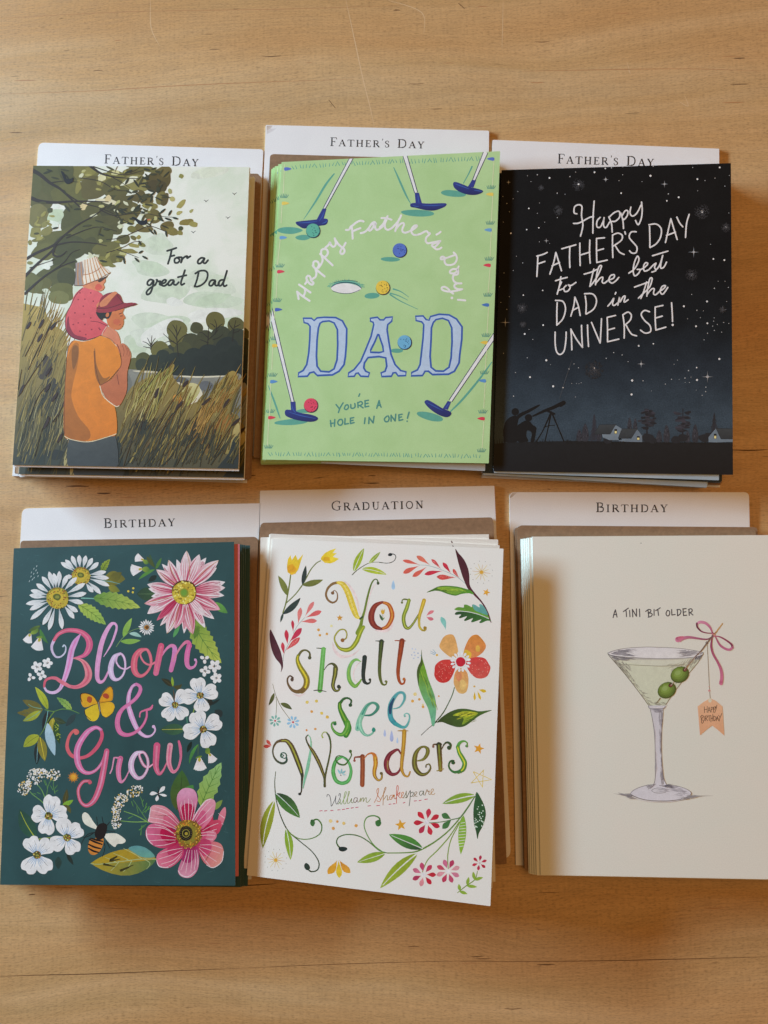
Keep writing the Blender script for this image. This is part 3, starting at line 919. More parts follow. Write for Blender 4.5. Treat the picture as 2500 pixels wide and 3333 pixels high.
# --- father and child
motif('printed_child', 240)
fill('640,1222 700,1252 722,1310 724,1375 712,1378 690,1330 650,1300 608,1272', 'd98a68', 'cf7c58')
fill('500,988 560,1000 605,1022 622,1050 606,1078 580,1110 585,1150 610,1185 645,1215 612,1272 560,1292 500,1306 440,1290 405,1260 390,1208 396,1150 425,1090 450,1030', 'e0666c', 'd25258')
fill('400,1200 412,1160 420,1220 450,1270 520,1290 500,1306 440,1290 405,1260', '8d3242')
line('496,990 455,1035 428,1090 398,1150 392,1208 405,1258 440,1290 500,1305 560,1292 612,1272', 4, '5a2530')
fill('600,1068 640,1038 670,1018 695,1014 700,1030 672,1056 645,1090 600,1104 578,1098', 'd8875c')
for x, y in [(470, 1060), (510, 1058), (545, 1020), (500, 1100), (450, 1140), (505, 1148), (545, 1170), (470, 1200), (510, 1210), (550, 1240), (595, 1232), (440, 1210), (480, 1020), (560, 1070), (480, 1250), (515, 1270), (600, 1240)]:
    dot(x, y, 4.5, '8f2c3d')
line('545,1190 590,1195 642,1218', 3.5, '7a2a38')
fill('498,962 560,950 612,934 630,928 632,952 621,968 627,988 612,1006 590,1010 555,1000 500,985', 'de8a60')
blob(592, 986, 20, 'd9604e', 18)
fill('590,945 640,905 648,910 636,930 612,950 596,956', '4a3423'); line('560,950 600,944', 4, '4a3423')
sub('printed_bucket_hat')
fill('452,842 520,818 582,802 604,850 664,897 640,920 580,942 520,964 490,976 446,976 452,930', 'e9dfcf', smooth=False)
fill('452,842 494,832 505,890 497,930 500,974 446,976 452,930', '9e938f', smooth=False)
for a, b in [((510, 824), (520, 962)), ((525, 818), (545, 954)), ((540, 814), (568, 944)), ((555, 810), (592, 934)), ((568, 806), (612, 926)), ((578, 804), (634, 916)), ((590, 830), (652, 904)), ((486, 836), (500, 966)), ((470, 842), (470, 970))]:
    line([a, ((a[0] + b[0]) / 2 - 3, (a[1] + b[1]) / 2), b], [4, 6], 'c98a4a')
line('500,912 540,905 590,880 606,862', 4, 'b06a35'); line('452,842 455,900 446,974', 3, '3c342c'); line('446,976 500,974 580,944 660,900', 3.5, '6a4a33')
motif('printed_father', 262)
fill('418,1890 520,1912 640,1885 690,1865 692,2090 428,2090', '4c5150', '3a3f40')
blob(520, 2000, 60, '424747', 30)
fill('655,1140 740,1108 736,1140 752,1168 741,1180 742,1200 730,1228 700,1242 655,1222 640,1175', 'd27a45')
blob(700, 1195, 22, 'cf6a45', 18)
fill('580,1130 640,1136 672,1128 664,1158 648,1176 622,1172 610,1184 586,1160', '2b261f')
dot(645, 1152, 10, 'cf7843', 14, 20); line('715,1148 732,1140', 4, '2c1d16'); line('722,1160 736,1158', 4, '2c1d16'); line('715,1214 725,1208', 3.5, '8d3c2c')
fill('440,1306 500,1312 560,1298 610,1276 660,1296 700,1340 718,1390 728,1450 700,1490 650,1546 605,1574 598,1590 625,1645 688,1700 700,1862 640,1882 530,1910 430,1896 386,1868 386,1640 400,1430 415,1340', 'e18a28', 'd87e22')
fill('440,1330 474,1330 468,1440 440,1560 430,1650 470,1760 540,1850 525,1905 430,1895 388,1865 388,1640 402,1430', 'ba7429', 'aa6624')
fill('440,1340 470,1345 466,1420 440,1480 430,1400', '8c5a26')
fill('566,1370 572,1360 580,1450 620,1530 660,1520 640,1550 600,1572 570,1500', '9a6227')
line('565,1370 570,1440 585,1520 600,1572', 4, '6a3a1c'); line('440,1308 412,1345 400,1430 388,1640 388,1866', 3.5, '6a3a1c')
fill('722,1330 745,1325 770,1350 786,1390 778,1440 764,1500 762,1600 740,1660 716,1696 690,1696 645,1664 615,1612 604,1576 660,1545 716,1478 730,1440 722,1380', 'c67852', 'b8683f')
line('702,1510 708,1540 714,1570', 3.5, '6a2d22'); line('735,1335 745,1370 740,1400', 3, '8d4a30'); line('752,1338 764,1366 762,1392', 3, '8d4a30'); line('765,1350 776,1376 774,1400', 3, '8d4a30')
line('600,1578 622,1642 690,1698 714,1698', 5, 'ecdcc0'); line('388,1880 430,1900 530,1914 640,1886 698,1866', 4, 'ecd8b0'); line('640,1222 612,1274 660,1296 700,1340', 3, 'f0dcc0')
line('704,1330 722,1380 728,1450 700,1492 650,1546 604,1574', 4, '7a4020'); line('608,1276 660,1296 690,1326', 3, '7a4020')
sub('printed_cap')
fill('592,1094 605,1052 640,1024 690,1016 722,1036 742,1078 790,1078 820,1084 806,1096 750,1108 690,1128 640,1138 580,1134', '8a3038', '9c3740')
line('742,1080 690,1100 640,1112 584,1112', 4, '5a1c26'); line('822,1086 760,1106 690,1128', 4, '541a24'); line('690,1018 715,1050 738,1080', 3, '5a1c26')
fill('600,1080 645,1038 688,1012 702,1026 672,1058 645,1092 606,1104', 'd8875c'); line('646,1090 672,1058 700,1028', 3, '8f4a34')
# --- lettering
LT = '2f332f'
motif('printed_lettering', 8)
Wd = 12
for pts in ['1003,768 1030,760 1058,750', '1030,762 1022,800 1008,845', '1020,802 1046,795', '1062,808 1048,818 1050,838 1068,838 1078,822 1066,808 1084,806', '1090,806 1092,822 1086,838', '1090,822 1108,804 1124,800 1122,812 1142,800',
            '1226,812 1208,810 1190,824 1188,842 1204,842 1222,820 1228,812 1220,836 1232,842 1248,824',
            '922,946 902,940 886,954 886,970 902,972 922,948 914,990 902,1020 884,1030 880,1014 900,992 934,970', '932,970 944,946 938,940 952,952 962,950 958,968 966,972', '966,966 990,958 996,944 984,942 970,958 972,974 988,978 1006,964',
            '1042,944 1024,944 1010,960 1012,974 1028,970 1044,946 1042,966 1056,972 1072,956', '1110,884 1098,920 1086,956 1090,972 1106,964', '1068,926 1092,920 1118,914',
            '1192,898 1182,940 1168,982', '1172,904 1200,888 1232,888 1246,906 1240,940 1216,968 1186,982 1168,980', '1290,944 1270,944 1256,960 1258,976 1274,974 1292,946 1290,970 1302,976 1314,966',
            '1342,942 1324,944 1312,960 1314,976 1328,974 1344,946 1362,888', '1362,888 1350,930 1340,964 1346,980 1360,974']:
    line(pts, Wd, LT)
flush()
# --- the cards beneath it
UQ = [(118, 587), (821, 588), (792, 1553), (51, 1544)]
zt = ZT - 0.0022
move_copy(meadow, fr, 2, (794, 1555), 3, (51, 1543), zt, 'reed meadow card second in its stack, dark grass showing below the top card', 'reed meadow cards in one stack',
          ('cover', 'back_leaf', 'printed_reeds', 'printed_father', 'printed_bushes', 'printed_pond', 'printed_cattail'))
for i, (dx, dy) in enumerate([(0, 0), (1, 3), (2, 1), (0, 2)]):
    move_copy(meadow, fr, 2, (792 + dx, 1554 + dy), 3, (53 + dx, 1544 + dy), zt - CZ * (i + 1), '%s reed meadow card in its stack, only its cut edge showing' % ['third', 'fourth', 'fifth', 'lowest'][i], 'reed meadow cards in one stack')
# ================================================================ green golf card
setwhite('dedee0')
GRN = paper('green_print', 'b1d29a', 'a8cb90', 40, 0.6, 0.3)
GEDGE = paper('green_paper_edge', '98b884', None, 60)
INW2 = paper('inner_leaf_bluish', 'a9b4bd', None, 40)
GOU = ink_mat('gouache_ink', 0.6, 0.12, 220)
q2 = [(916.6, 527.5), (1628, 492), (1591, 1508), (854, 1496)]
ZT = 0.001 + 5 * DZ + 5 * CZ + 0.0012
golf, fr = make_card(q2, ZT, "top bright green greeting card with putters and balls, Happy Father's Day DAD", 'green golf cards in one stack', GRN, INW2, GEDGE)
begin(golf, fr, GOU, q2)
F(800, 400)
TEAL, NAVY, DNV = '5fa695', '333f8c', '272e62'
# grass borders
motif('printed_grass_border', 1)
def tufts(x0, y0, x1, y1, n, h=16):
    for i in range(n):
        t = (i + rnd.uniform(-0.3, 0.3)) / (n - 1)
        x, y = x0 + (x1 - x0) * t, y0 + (y1 - y0) * t + rnd.uniform(-3, 3)
        k = (i % 7) - 3
        lean = k * 3.2 + rnd.uniform(-2, 2)
        hh = h * rnd.uniform(0.7, 1.1)
        line([(x - lean * 0.4, y + hh), (x + lean, y - hh)], [5, 2.5], TEAL, smooth=False, cap=False)
        A.cur['lvl'] -= 0.8
tufts(285, 266, 640, 240, 19, 13); tufts(650, 244, 960, 228, 19, 13); tufts(985, 230, 1420, 212, 25, 14)
tufts(145, 1985, 560, 1990, 25, 12); tufts(565, 1988, 960, 1992, 26, 12); tufts(965, 1994, 1400, 2000, 26, 12)
def tuft(x, y, s=1.0):
    for k, dx in enumerate((-28, -17, -6, 5, 15, 26)):
        line([(x + dx * 0.6 * s, y + 12 * s), (x + (dx + 4) * s, y - 14 * s + abs(dx) * 0.25)], [5.5, 3], '58978a', smooth=False, cap=False)
        A.cur['lvl'] -= 0.8
for x, y in [(228, 438), (203, 855), (187, 1062), (173, 1291), (160, 1510), (146, 1728), (135, 1941), (1470, 384), (1465, 598), (1458, 814), (1450, 1030), (1440, 1272), (1430, 1496), (1420, 1731), (1412, 1964)]:
    tuft(x, y)
def flag(x, y, d, c):
    fill([(x, y - 8), (x + d * 22, y - 9), (x + d * 44, y), (x + d * 20, y + 9), (x, y + 10)], c, n=2)
def pole(pts):
    line(pts, 3.6, 'd9e3bd', smooth=False)
PO = ['232,250 226,420', '218,490 212,600', '208,690 190,850', '190,900 182,1050', '172,1120 168,1280', '162,1330 156,1480', '150,1560 142,1760', '139,1765 130,1935', '1490,215 1480,375', '1482,430 1474,590', '1474,640 1466,800', '1468,860 1454,1020', '1458,1085 1448,1260', '1450,1320 1436,1480', '1438,1545 1428,1710', '1430,1780 1418,1950']
FL = [(232, 276, 1, '5c74c4'), (218, 482, 1, 'e3cc63'), (205, 688, 1, '6ea3d6'), (190, 892, 1, 'd9465c'), (176, 1120, 1, '4a66b8'), (160, 1336, 1, 'e3c454'), (148, 1552, 1, '5c92cc'), (136, 1768, 1, 'd43f54'),
                   (1490, 216, -1, '5c74c4'), (1484, 428, -1, 'e3cc63'), (1474, 642, -1, '6ea3d6'), (1468, 854, -1, 'd9465c'), (1458, 1092, -1, '4a78bc'), (1450, 1318, -1, 'e3c454'), (1440, 1547, -1, '5c92cc'), (1432, 1774, -1, 'd43f54')]
for pts in PO:
    if not any(abs(P(pts)[0][1] - f[1]) < 40 and abs(P(pts)[0][0] - f[0]) < 40 for f in FL):
        print('pole', pts)
for x, y, d, c in FL:
    motif('printed_flag', 60)
    for pts in PO:
        if abs(P(pts)[0][1] - y) < 40 and abs(P(pts)[0][0] - x) < 40:
            pole(pts)
    flag(x, y, d, c)
# shadows painted beside the clubs and balls
def stroke_(*a):
    motif('printed_shadow', 8)
    line(*a)
stroke_('530,306 480,370 420,470 348,578', [8, 15, 3], TEAL); stroke_('888,268 920,340 960,430 988,482', [5, 14, 4], TEAL); stroke_('1358,262 1335,310 1306,362', [9, 5], TEAL)
stroke_('135,1575 160,1640 185,1710 206,1772', [3, 14, 5], TEAL); stroke_('1476,1436 1400,1540 1300,1660 1230,1730', [6, 15, 8], TEAL)
for x, y, r, ry, a in [(262, 645, 76, 21, 0), (344, 688, 46, 16, -3), (1032, 541, 100, 21, 2), (1246, 424, 78, 20, 5), (868, 818, 56, 14, 2), (758, 1037, 44, 18, -4), (276, 1795, 100, 18, -3), (1108, 1762, 82, 24, 14), (352, 1728, 56, 12, -4), (906, 1367, 40, 13, 0)]:
    motif('printed_shadow', 8)
    blob(x, y, r, TEAL, ry, a, 0.06)
motif('printed_speed_line', 8); line('886,997 930,1012 978,1045', [10, 6, 3], TEAL); motif('printed_speed_line', 8); line('868,1022 920,1038 972,1064', [8, 6, 3], TEAL); motif('printed_speed_line', 8); line('866,1030 930,1070 1032,1118', [9, 6, 3], TEAL)
def putter(name, s0, s1, ws, neck, head, hi, lvl):
    motif('printed_putter', lvl)
    n = Vector((s1[0] - s0[0], s1[1] - s0[1])).normalized()
    line([s0, s1], [ws[0] + 6, ws[1] + 6], DNV, smooth=False, cap=False)
    A.cur['lvl'] += 0.5
    line([s0, s1], [ws[0] - 1, ws[1] - 3], 'e3e6ea', smooth=False, cap=False)
    sub('putter_head')
    fill(neck, NAVY, smooth=False)
    fill(head, NAVY, DNV, n=3)
    for h in hi:
        line(h, [2, 5, 2], '3d63ad')
putter('a', (640, 200), (472, 512), (18, 12), '462,512 484,516 466,580 420,590', '302,594 340,588 420,580 450,574 488,576 492,594 478,612 440,618 400,626 350,634 320,620 304,608', ['318,600 370,598 430,590', '440,590 460,560 470,530', '456,604 478,596 488,586'], 60)
putter('b', (955, 195), (1022, 418), (22, 16), '1014,420 1038,418 1058,486 1020,488', '990,484 1030,480 1100,484 1198,482 1198,500 1170,514 1130,526 1080,524 1020,510 990,504', ['1032,430 1036,460 1040,484', '1060,494 1120,496 1190,492', '1000,494 1020,500 1040,502'], 60)
putter('c', (1440, 175), (1368, 345), (24, 14), '1358,342 1382,344 1366,388 1332,384', '1244,362 1258,354 1290,364 1340,384 1380,392 1422,406 1416,420 1380,432 1330,430 1280,412 1250,388', ['1256,366 1290,378 1340,396', '1370,404 1400,408 1416,412'], 60)
putter('d', (138, 1080), (282, 1676), (22, 16), '268,1674 298,1672 302,1730 272,1732', '240,1722 280,1724 330,1740 390,1750 430,1766 428,1784 390,1794 320,1786 260,1768 236,1750', ['276,1690 284,1720 300,1740', '262,1736 330,1756 420,1774'], 60)
putter('e', (1510, 1250), (1228, 1668), (22, 18), '1212,1668 1232,1674 1212,1722 1182,1714', '1072,1676 1090,1662 1130,1682 1180,1712 1230,1734 1228,1756 1200,1766 1150,1748 1100,1712', ['1084,1676 1130,1700 1180,1726', '1196,1718 1212,1692 1224,1680'], 60)
def ball(x, y, c, cd_):
    motif('printed_golf_ball', 90)
    dot(x, y, 44, cd_, n=20); dot(x - 2, y - 3, 41, c, n=20)
    for i in range(17):
        a, r = rnd.uniform(-2.4, 2.0), rnd.uniform(6, 34)
        line([(x + r * math.cos(a), y + r * math.sin(a)), (x + r * math.cos(a) + rnd.uniform(-3, 3), y + r * math.sin(a) + 4)], 4, cd_, smooth=False, cap=False)
    line([(x + 41 * math.cos(t), y + 42 * math.sin(t)) for t in (-0.6, 0.0, 0.6, 1.2, 1.7)], [3, 6, 3], '26304a')
ball(405, 648, '62b39d', '2a5a66'); ball(925, 766, '5876c8', '2f3c86'); ball(824, 990, 'e6c74e', '4a4530'); ball(954, 1318, '6fb2d8', '284a78'); ball(392, 1696, 'dc4a66', '6a2438')
motif('printed_hole', 30)
for i in range(26):
    t = math.pi * (1 + i / 25)
    line([(602 + 96 * math.cos(t), 985 + 36 * math.sin(t)), (602 + 108 * math.cos(t) + rnd.uniform(-5, 5), 985 + 44 * math.sin(t) + rnd.uniform(-5, 5))], 4, '74b79a', smooth=False)
    A.cur['lvl'] -= 0.7
fill('512,986 530,962 580,946 640,948 686,970 692,990 660,972 600,962 550,970', '6db39c')
fill('512,990 540,970 600,962 655,972 692,992 670,1012 620,1022 570,1020 530,1010', 'e6e9e6')
line('512,986 545,966 600,956 660,966 694,992', [4, 6, 4], '2d4460'); line('520,1008 570,1022 630,1022 684,1002', 3, '2d4460'); line('530,958 600,944 670,952', 3, '2d4460')
# --- lettering
motif('printed_white_lettering', 10)
LW = 'eef1ea'
F(950, 680, 300 / 1659.0)
for pts in ['130,1362 230,1430 335,1505', '95,1490 200,1575 320,1655', '235,1440 240,1500 215,1560', '95,1490 110,1550 122,1622', '240,1350 270,1300 262,1240 290,1204 330,1222 350,1290 388,1330 370,1362 330,1350 290,1310 266,1256', '340,1285 390,1250 430,1215 442,1150 428,1090',
            '375,1020 440,1090 590,1215', '392,1034 388,966 420,940 466,952 488,1000 470,1050 436,1086', '480,1062 530,990 554,920 540,850', '510,810 580,870 735,1015', '528,806 534,744 580,720 630,734 650,790 620,848 576,870',
            '600,700 660,650 685,602 702,640 730,676 770,672 792,620 772,530', '775,540 840,640 938,720 942,786 900,812 872,780 890,730 930,680 968,612', '975,378 1030,372 1060,320 1100,292 1170,238 1240,212 1290,226', '1080,320 1090,430 1095,535', '1100,402 1160,374 1235,346',
            '1240,436 1310,416 1376,356 1440,262 1490,238 1512,270', '1500,252 1424,290 1384,360 1402,392 1450,350 1500,262 1502,340 1530,376 1590,352 1659,290']:
    line(pts, 38, LW)
F(1240, 680, 300 / 1659.0)
for pts in ['-20,330 40,270 80,190 120,130', '105,180 72,280 82,350 130,376 200,340 270,270', '10,165 100,165 190,195', '270,270 330,190 362,115', '330,180 290,290 258,400', '275,360 340,280 400,254 414,290 386,360 392,410 440,428 500,410', '500,410 580,370 640,322 644,298 600,304 552,360 548,410 580,458 640,472',
            '640,472 720,445 790,408 825,402 850,430 884,442 850,480 815,520 806,580', '806,580 840,618 900,610 1000,590 1070,576', '1070,576 1010,650 960,688 918,660 944,630 1010,604', '950,690 1000,728 1060,718 1090,696', '1000,462 1045,438 1074,412', '1310,785 1330,828 1270,850 1160,890 1090,908 1076,880 1110,858 1148,880 1146,950 1180,1002 1260,1008 1330,978 1368,900 1350,830 1312,786',
            '1400,1035 1370,1080 1300,1084 1244,1120 1254,1156 1320,1158 1368,1120 1372,1084 1394,1120 1380,1176 1312,1192 1290,1240', '1290,1240 1320,1308 1380,1338 1450,1340', '1380,1340 1324,1370 1334,1418 1400,1446 1465,1445', '1465,1445 1350,1474 1220,1488 1112,1460 1094,1420 1140,1402 1200,1430 1250,1488 1300,1524', '1385,1636 1450,1640 1518,1648']:
    line(pts, 36, LW)
dot(1278, 1603, 25, LW)
F(800, 400)
motif('printed_teal_lettering', 10)
T2 = '4f9087'
for pts in ['542,1690 562,1716', '584,1680 566,1710 556,1738', '598,1696 592,1714 604,1720 616,1708 612,1692 600,1694', '630,1690 632,1710 646,1712 656,1702 654,1684', '672,1678 674,1708', '672,1680 692,1672 700,1684 690,1694 676,1696', '684,1696 704,1710', '716,1668 716,1704', '714,1668 736,1664', '716,1686 734,1682', '716,1704 738,1700', '684,1626 678,1640',
            '786,1712 794,1686 800,1666', '800,1666 806,1690 812,1706', '788,1698 808,1692', '508,1786 512,1822', '534,1780 532,1820', '508,1804 534,1800', '562,1780 552,1796 558,1812 574,1812 582,1796 576,1780 564,1780', '596,1774 594,1808', '594,1808 616,1804', '628,1772 628,1804', '628,1772 648,1768', '628,1788 644,1784', '628,1804 650,1798',
            '716,1770 712,1804', '738,1804 740,1766', '740,1768 764,1800', '764,1800 770,1760', '846,1760 832,1776 838,1792 854,1790 860,1772 854,1758', '872,1790 872,1754', '872,1756 896,1788', '896,1788 900,1748', '918,1752 920,1786', '918,1752 938,1748', '918,1768 934,1764', '920,1786 942,1780', '980,1736 974,1756 970,1772']:
    line(pts, 9, T2)
dot(968, 1790, 5, T2)
# --- the big outlined DAD
def big(name, outer, holes):
    motif('printed_block_letter', 20)
    o = P(outer)
    fill(o, 'b6cbe4', smooth=False, hole=holes)
    for l in [o] + [P(h) for h in holes]:
        line(l + [l[0], l[1]], [10, 12, 10], '3b60b0', smooth=False)
DL = '346,1172 394,1172 410,1186 428,1170 470,1166 540,1168 580,1188 606,1236 604,1320 598,1400 590,1450 560,1490 520,1512 430,1516 408,1494 384,1500 370,1520 314,1522 318,1500 344,1486 366,1450 378,1380 384,1300 386,1220 372,1204 350,1198'
DH = '462,1192 500,1188 530,1200 550,1240 552,1330 548,1420 530,1476 500,1494 450,1490 428,1460 424,1400 428,1300 436,1230 446,1202'
big('D', DL, [DH])
AL = '748,1172 790,1166 806,1182 828,1182 840,1168 880,1164 876,1190 852,1210 848,1240 858,1310 872,1390 896,1450 930,1486 962,1494 960,1516 914,1518 900,1498 884,1500 874,1520 816,1522 812,1500 836,1490 846,1460 840,1410 800,1402 734,1408 712,1440 708,1470 720,1490 742,1500 736,1522 690,1520 674,1500 660,1504 652,1520 614,1522 618,1500 650,1480 690,1430 720,1360 752,1280 768,1210 764,1196 748,1190'
AH = '792,1270 798,1270 822,1340 826,1372 800,1378 748,1376 750,1362 776,1310'
big('A', AL, [AH])
DL2 = '1020,1160 1064,1158 1082,1180 1100,1184 1108,1162 1160,1148 1220,1152 1264,1176 1298,1224 1296,1300 1284,1390 1280,1440 1252,1490 1216,1508 1120,1510 1096,1490 1076,1490 1060,1516 992,1518 996,1498 1030,1482 1046,1450 1054,1380 1064,1290 1068,1210 1056,1194 1022,1186'
DH2 = '1142,1180 1180,1172 1216,1186 1236,1230 1238,1310 1232,1410 1220,1466 1186,1490 1140,1488 1112,1466 1106,1400 1112,1300 1114,1230 1126,1196'
big('D', DL2, [DH2])
flush()
KP = ('cover', 'back_leaf', 'printed_grass_border', 'printed_flag', 'printed_shadow', 'printed_putter')
for i, (p, b) in enumerate([((906, 528.5), (852, 1501)), ((895, 530), (849, 1506)), ((888, 545), (848, 1509)), ((883, 552), (850, 1512))]):
    move_copy(golf, fr, 3, b, 0, p, ZT - CZ * (i + 1) - 0.0002, '%s green golf card in its stack, its left edge fanned out' % ['second', 'third', 'fourth', 'lowest'][i], 'green golf cards in one stack', KP if i < 3 else KP[:3])
# loose pale leaf sticking out at the bottom of the stack
frl = Frame([(908, 560), (1612, 545), (1579, 1533), (1045, 1508)], ZT - CZ * 1.5)
r = empty('greeting_card', frl.M, 'green golf card turned so that its pale inner leaf shows along the bottom edge', 'greeting card', 'green golf cards in one stack')
v, f = prism(rounded([frl.loc[i] for i in (3, 2, 1, 0)], [0.0004] * 4, 3), -LEAF, 0)
mesh_obj('back_leaf', v, f, [INW2, EDGE], r, [0] + [1] * (len(f) - 1))
# ================================================================ black starry card
setwhite('dedcd8')
def night():
    m, nt, b = nodes('night_print', 0.7, 0.1)
    co = objco(nt)
    s = nt.nodes.new('ShaderNodeSeparateXYZ'); nt.links.new(co, s.inputs[0])
    n = noise(nt, 22, 4, 0.6, co)
    a = nt.nodes.new('ShaderNodeMath'); a.operation = 'MULTIPLY_ADD'; a.inputs[1].default_value = 0.02
    nt.links.new(n, a.inputs[0]); nt.links.new(s.outputs['Y'], a.inputs[2])
    r = nt.nodes.new('ShaderNodeMapRange'); r.inputs[1].default_value = -0.075; r.inputs[2].default_value = 0.085
    nt.links.new(a.outputs[0], r.inputs[0])
    c = ramp(nt, r.outputs[0], [(0.0, col('37424a')), (0.12, col('3d4a53')), (0.33, col('2a3239')), (0.5, col('1b1f22')), (0.7, col('161718')), (1.0, col('171717'))])
    g = noise(nt, 1300, 2, 0.6, co)
    c = mix(nt, 1.0, c, ramp(nt, g, [(0.3, 0.75), (0.7, 1.15)]), 'MULTIPLY')
    c = mix(nt, 1.0, c, ramp(nt, noise(nt, 60, 4, 0.7, co), [(0.3, 0.8), (0.7, 1.15)]), 'MULTIPLY')
    nt.links.new(c, b.inputs['Base Color'])
    bump(nt, b, g, 0.2, 0.0001)
    return m
NIGHT = night()
BEDGE = paper('grey_paper_edge', 'b9bcc0', None, 60)
INB = paper('inner_leaf_grey_blue', '8fa0a8', 'a3adb0', 20)
q3 = [(1632.5, 553.7), (2379, 531), (2386, 1545.5), (1606, 1534)]
ZT = 0.0086
stars, fr = make_card(q3, ZT, "top black greeting card of a starry night, Happy Father's Day to the best DAD", 'black starry cards in one stack', NIGHT, INB, BEDGE,
                      back=[(1633, 555), (2352, 535), (2341, 1563), (1608, 1539)])
SINK = ink_mat('night_ink', 0.65, 0.2, 260)
begin(stars, fr, SINK, q3)
F(1550, 430)
motif('printed_glow', 1)
def glow(x, y, r):
    for k in range(int(r * 4)):
        a, q = rnd.uniform(0, 6.3), r * rnd.random() ** 0.8
        c = mixc(col('45474a'), col('26282b'), q / r)
        dot(x + q * math.cos(a), y + q * math.sin(a), rnd.uniform(2, 4), c, n=5)
        A.cur['lvl'] -= 0.9
for x, y, r in [(614, 315, 38), (1354, 478, 46), (1498, 572, 28), (1293, 856, 36), (492, 470, 30), (274, 1055, 34), (706, 1426, 56), (390, 333, 18), (1478, 1065, 20), (280, 1155, 20)]:
    glow(x, y, r)
motif('printed_stars', 14)
W1 = 'e4e4de'
for x, y, r in [(367, 256, 4), (440, 275, 6), (562, 267, 4), (597, 240, 3), (710, 241, 6), (775, 218, 5), (812, 214, 4), (880, 208, 3), (879, 256, 3), (777, 284, 7), (857, 291, 3), (995, 297, 2.5), (1046, 262, 7), (1062, 204, 4), (1299, 212, 3), (1461, 212, 6), (1327, 282, 6), (1373, 291, 3), (1433, 276, 3), (1519, 260, 2.5), (1492, 324, 3),
                (1130, 312, 6), (1153, 371, 4), (1215, 391, 6), (1144, 412, 5), (1329, 352, 2.5), (870, 366, 5.5), (486, 366, 4), (533, 373, 2.5), (391, 333, 6), (250, 357, 2.5), (329, 297, 2.5), (308, 262, 2.5), (194, 301, 5), (160, 386, 2.5), (222, 400, 2.5), (184, 428, 3), (316, 458, 5), (380, 425, 2.5), (199, 478, 2.5), (367, 487, 2.5), (492, 470, 7.5), (487, 513, 3),
                (411, 540, 2.5), (163, 540, 2.5), (376, 574, 4.5), (303, 585, 4.5), (208, 607, 5), (421, 652, 5), (379, 658, 2.5), (440, 668, 2), (241, 745, 2.5), (279, 785, 3), (167, 845, 2.5), (222, 830, 2.5), (140, 928, 2.5), (399, 950, 4.5), (283, 978, 4.5), (199, 987, 2.5), (148, 1022, 2.5), (274, 1056, 6.5), (184, 1064, 3), (614, 313, 6), (1354, 478, 8), (1516, 485, 2.5), (1500, 571, 7),
                (1406, 673, 2.5), (1305, 720, 7), (1423, 761, 5.5), (1489, 768, 6), (1293, 856, 8), (1452, 895, 2.5), (1493, 895, 2.5), (1429, 937, 4), (1513, 932, 3), (1293, 974, 3), (1385, 1016, 6), (1503, 1016, 2.5), (1246, 1045, 6.5), (1324, 1069, 4), (1363, 1072, 2.5), (1480, 1064, 5), (175, 1142, 5), (277, 1151, 5), (402, 1158, 5.5), (317, 1184, 2.5), (291, 1211, 6), (340, 1244, 3), (164, 1327, 2.5), (307, 1354, 3),
                (421, 1369, 7), (236, 1443, 3), (323, 1470, 6), (462, 1525, 7), (557, 1421, 4), (587, 1391, 3), (521, 1533, 4.5), (614, 1414, 3), (573, 1508, 2.5), (602, 1508, 2), (630, 1504, 2.5), (617, 1510, 2), (595, 1589, 2.5), (224, 1584, 4), (446, 1395, 2), (710, 1419, 7.5), (825, 1323, 3.5), (780, 1357, 3.5), (876, 1337, 3.5), (911, 1377, 3), (990, 1391, 7), (975, 1282, 6), (1063, 1270, 4.5),
                (936, 1490, 7.5), (1001, 1492, 3.5), (932, 1574, 7), (1051, 1553, 2), (1135, 1512, 3), (1172, 1483, 3.5), (1187, 1393, 2.5), (1208, 1368, 2.5), (1274, 1431, 4), (1323, 1413, 4.5), (1253, 1476, 4), (1289, 1470, 2.5), (1325, 1487, 7), (1388, 1468, 8.5), (1459, 1361, 7), (1378, 1530, 3.5), (1377, 1557, 3.5), (1356, 1579, 3), (1280, 1502, 2.5), (1218, 1484, 2), (1254, 1502, 2), (1320, 1548, 2),
                (1319, 1165, 6), (1387, 1147, 6), (1425, 1134, 3), (1447, 1154, 3), (1485, 1142, 3), (1419, 1164, 3), (1429, 1190, 3.5), (1388, 1207, 3.5), (1473, 1200, 3), (1516, 1148, 3), (1367, 1246, 3), (1345, 1113, 2.5), (1428, 1115, 2.5), (1268, 1120, 2.5)]:
    dot(x, y, r * 0.92, W1 if r > 4 else 'b4b5b2', n=8)
    A.cur['lvl'] -= 0.8
for x, y, r in [(1130, 312, 22), (777, 284, 18), (1305, 720, 34), (421, 652, 16), (990, 1391, 24), (1388, 1468, 36), (175, 1142, 30), (1480, 1064, 24), (194, 301, 14)]:
    for dx, dy in ((r, 0), (-r, 0), (0, r), (0, -r)):
        line([(x, y), (x + dx, y + dy)], [5, 1], 'a9abab', '4d5257', smooth=False, cap=False)
line('500,1600 540,1470 575,1370', [1, 2, 1], '5d6165')
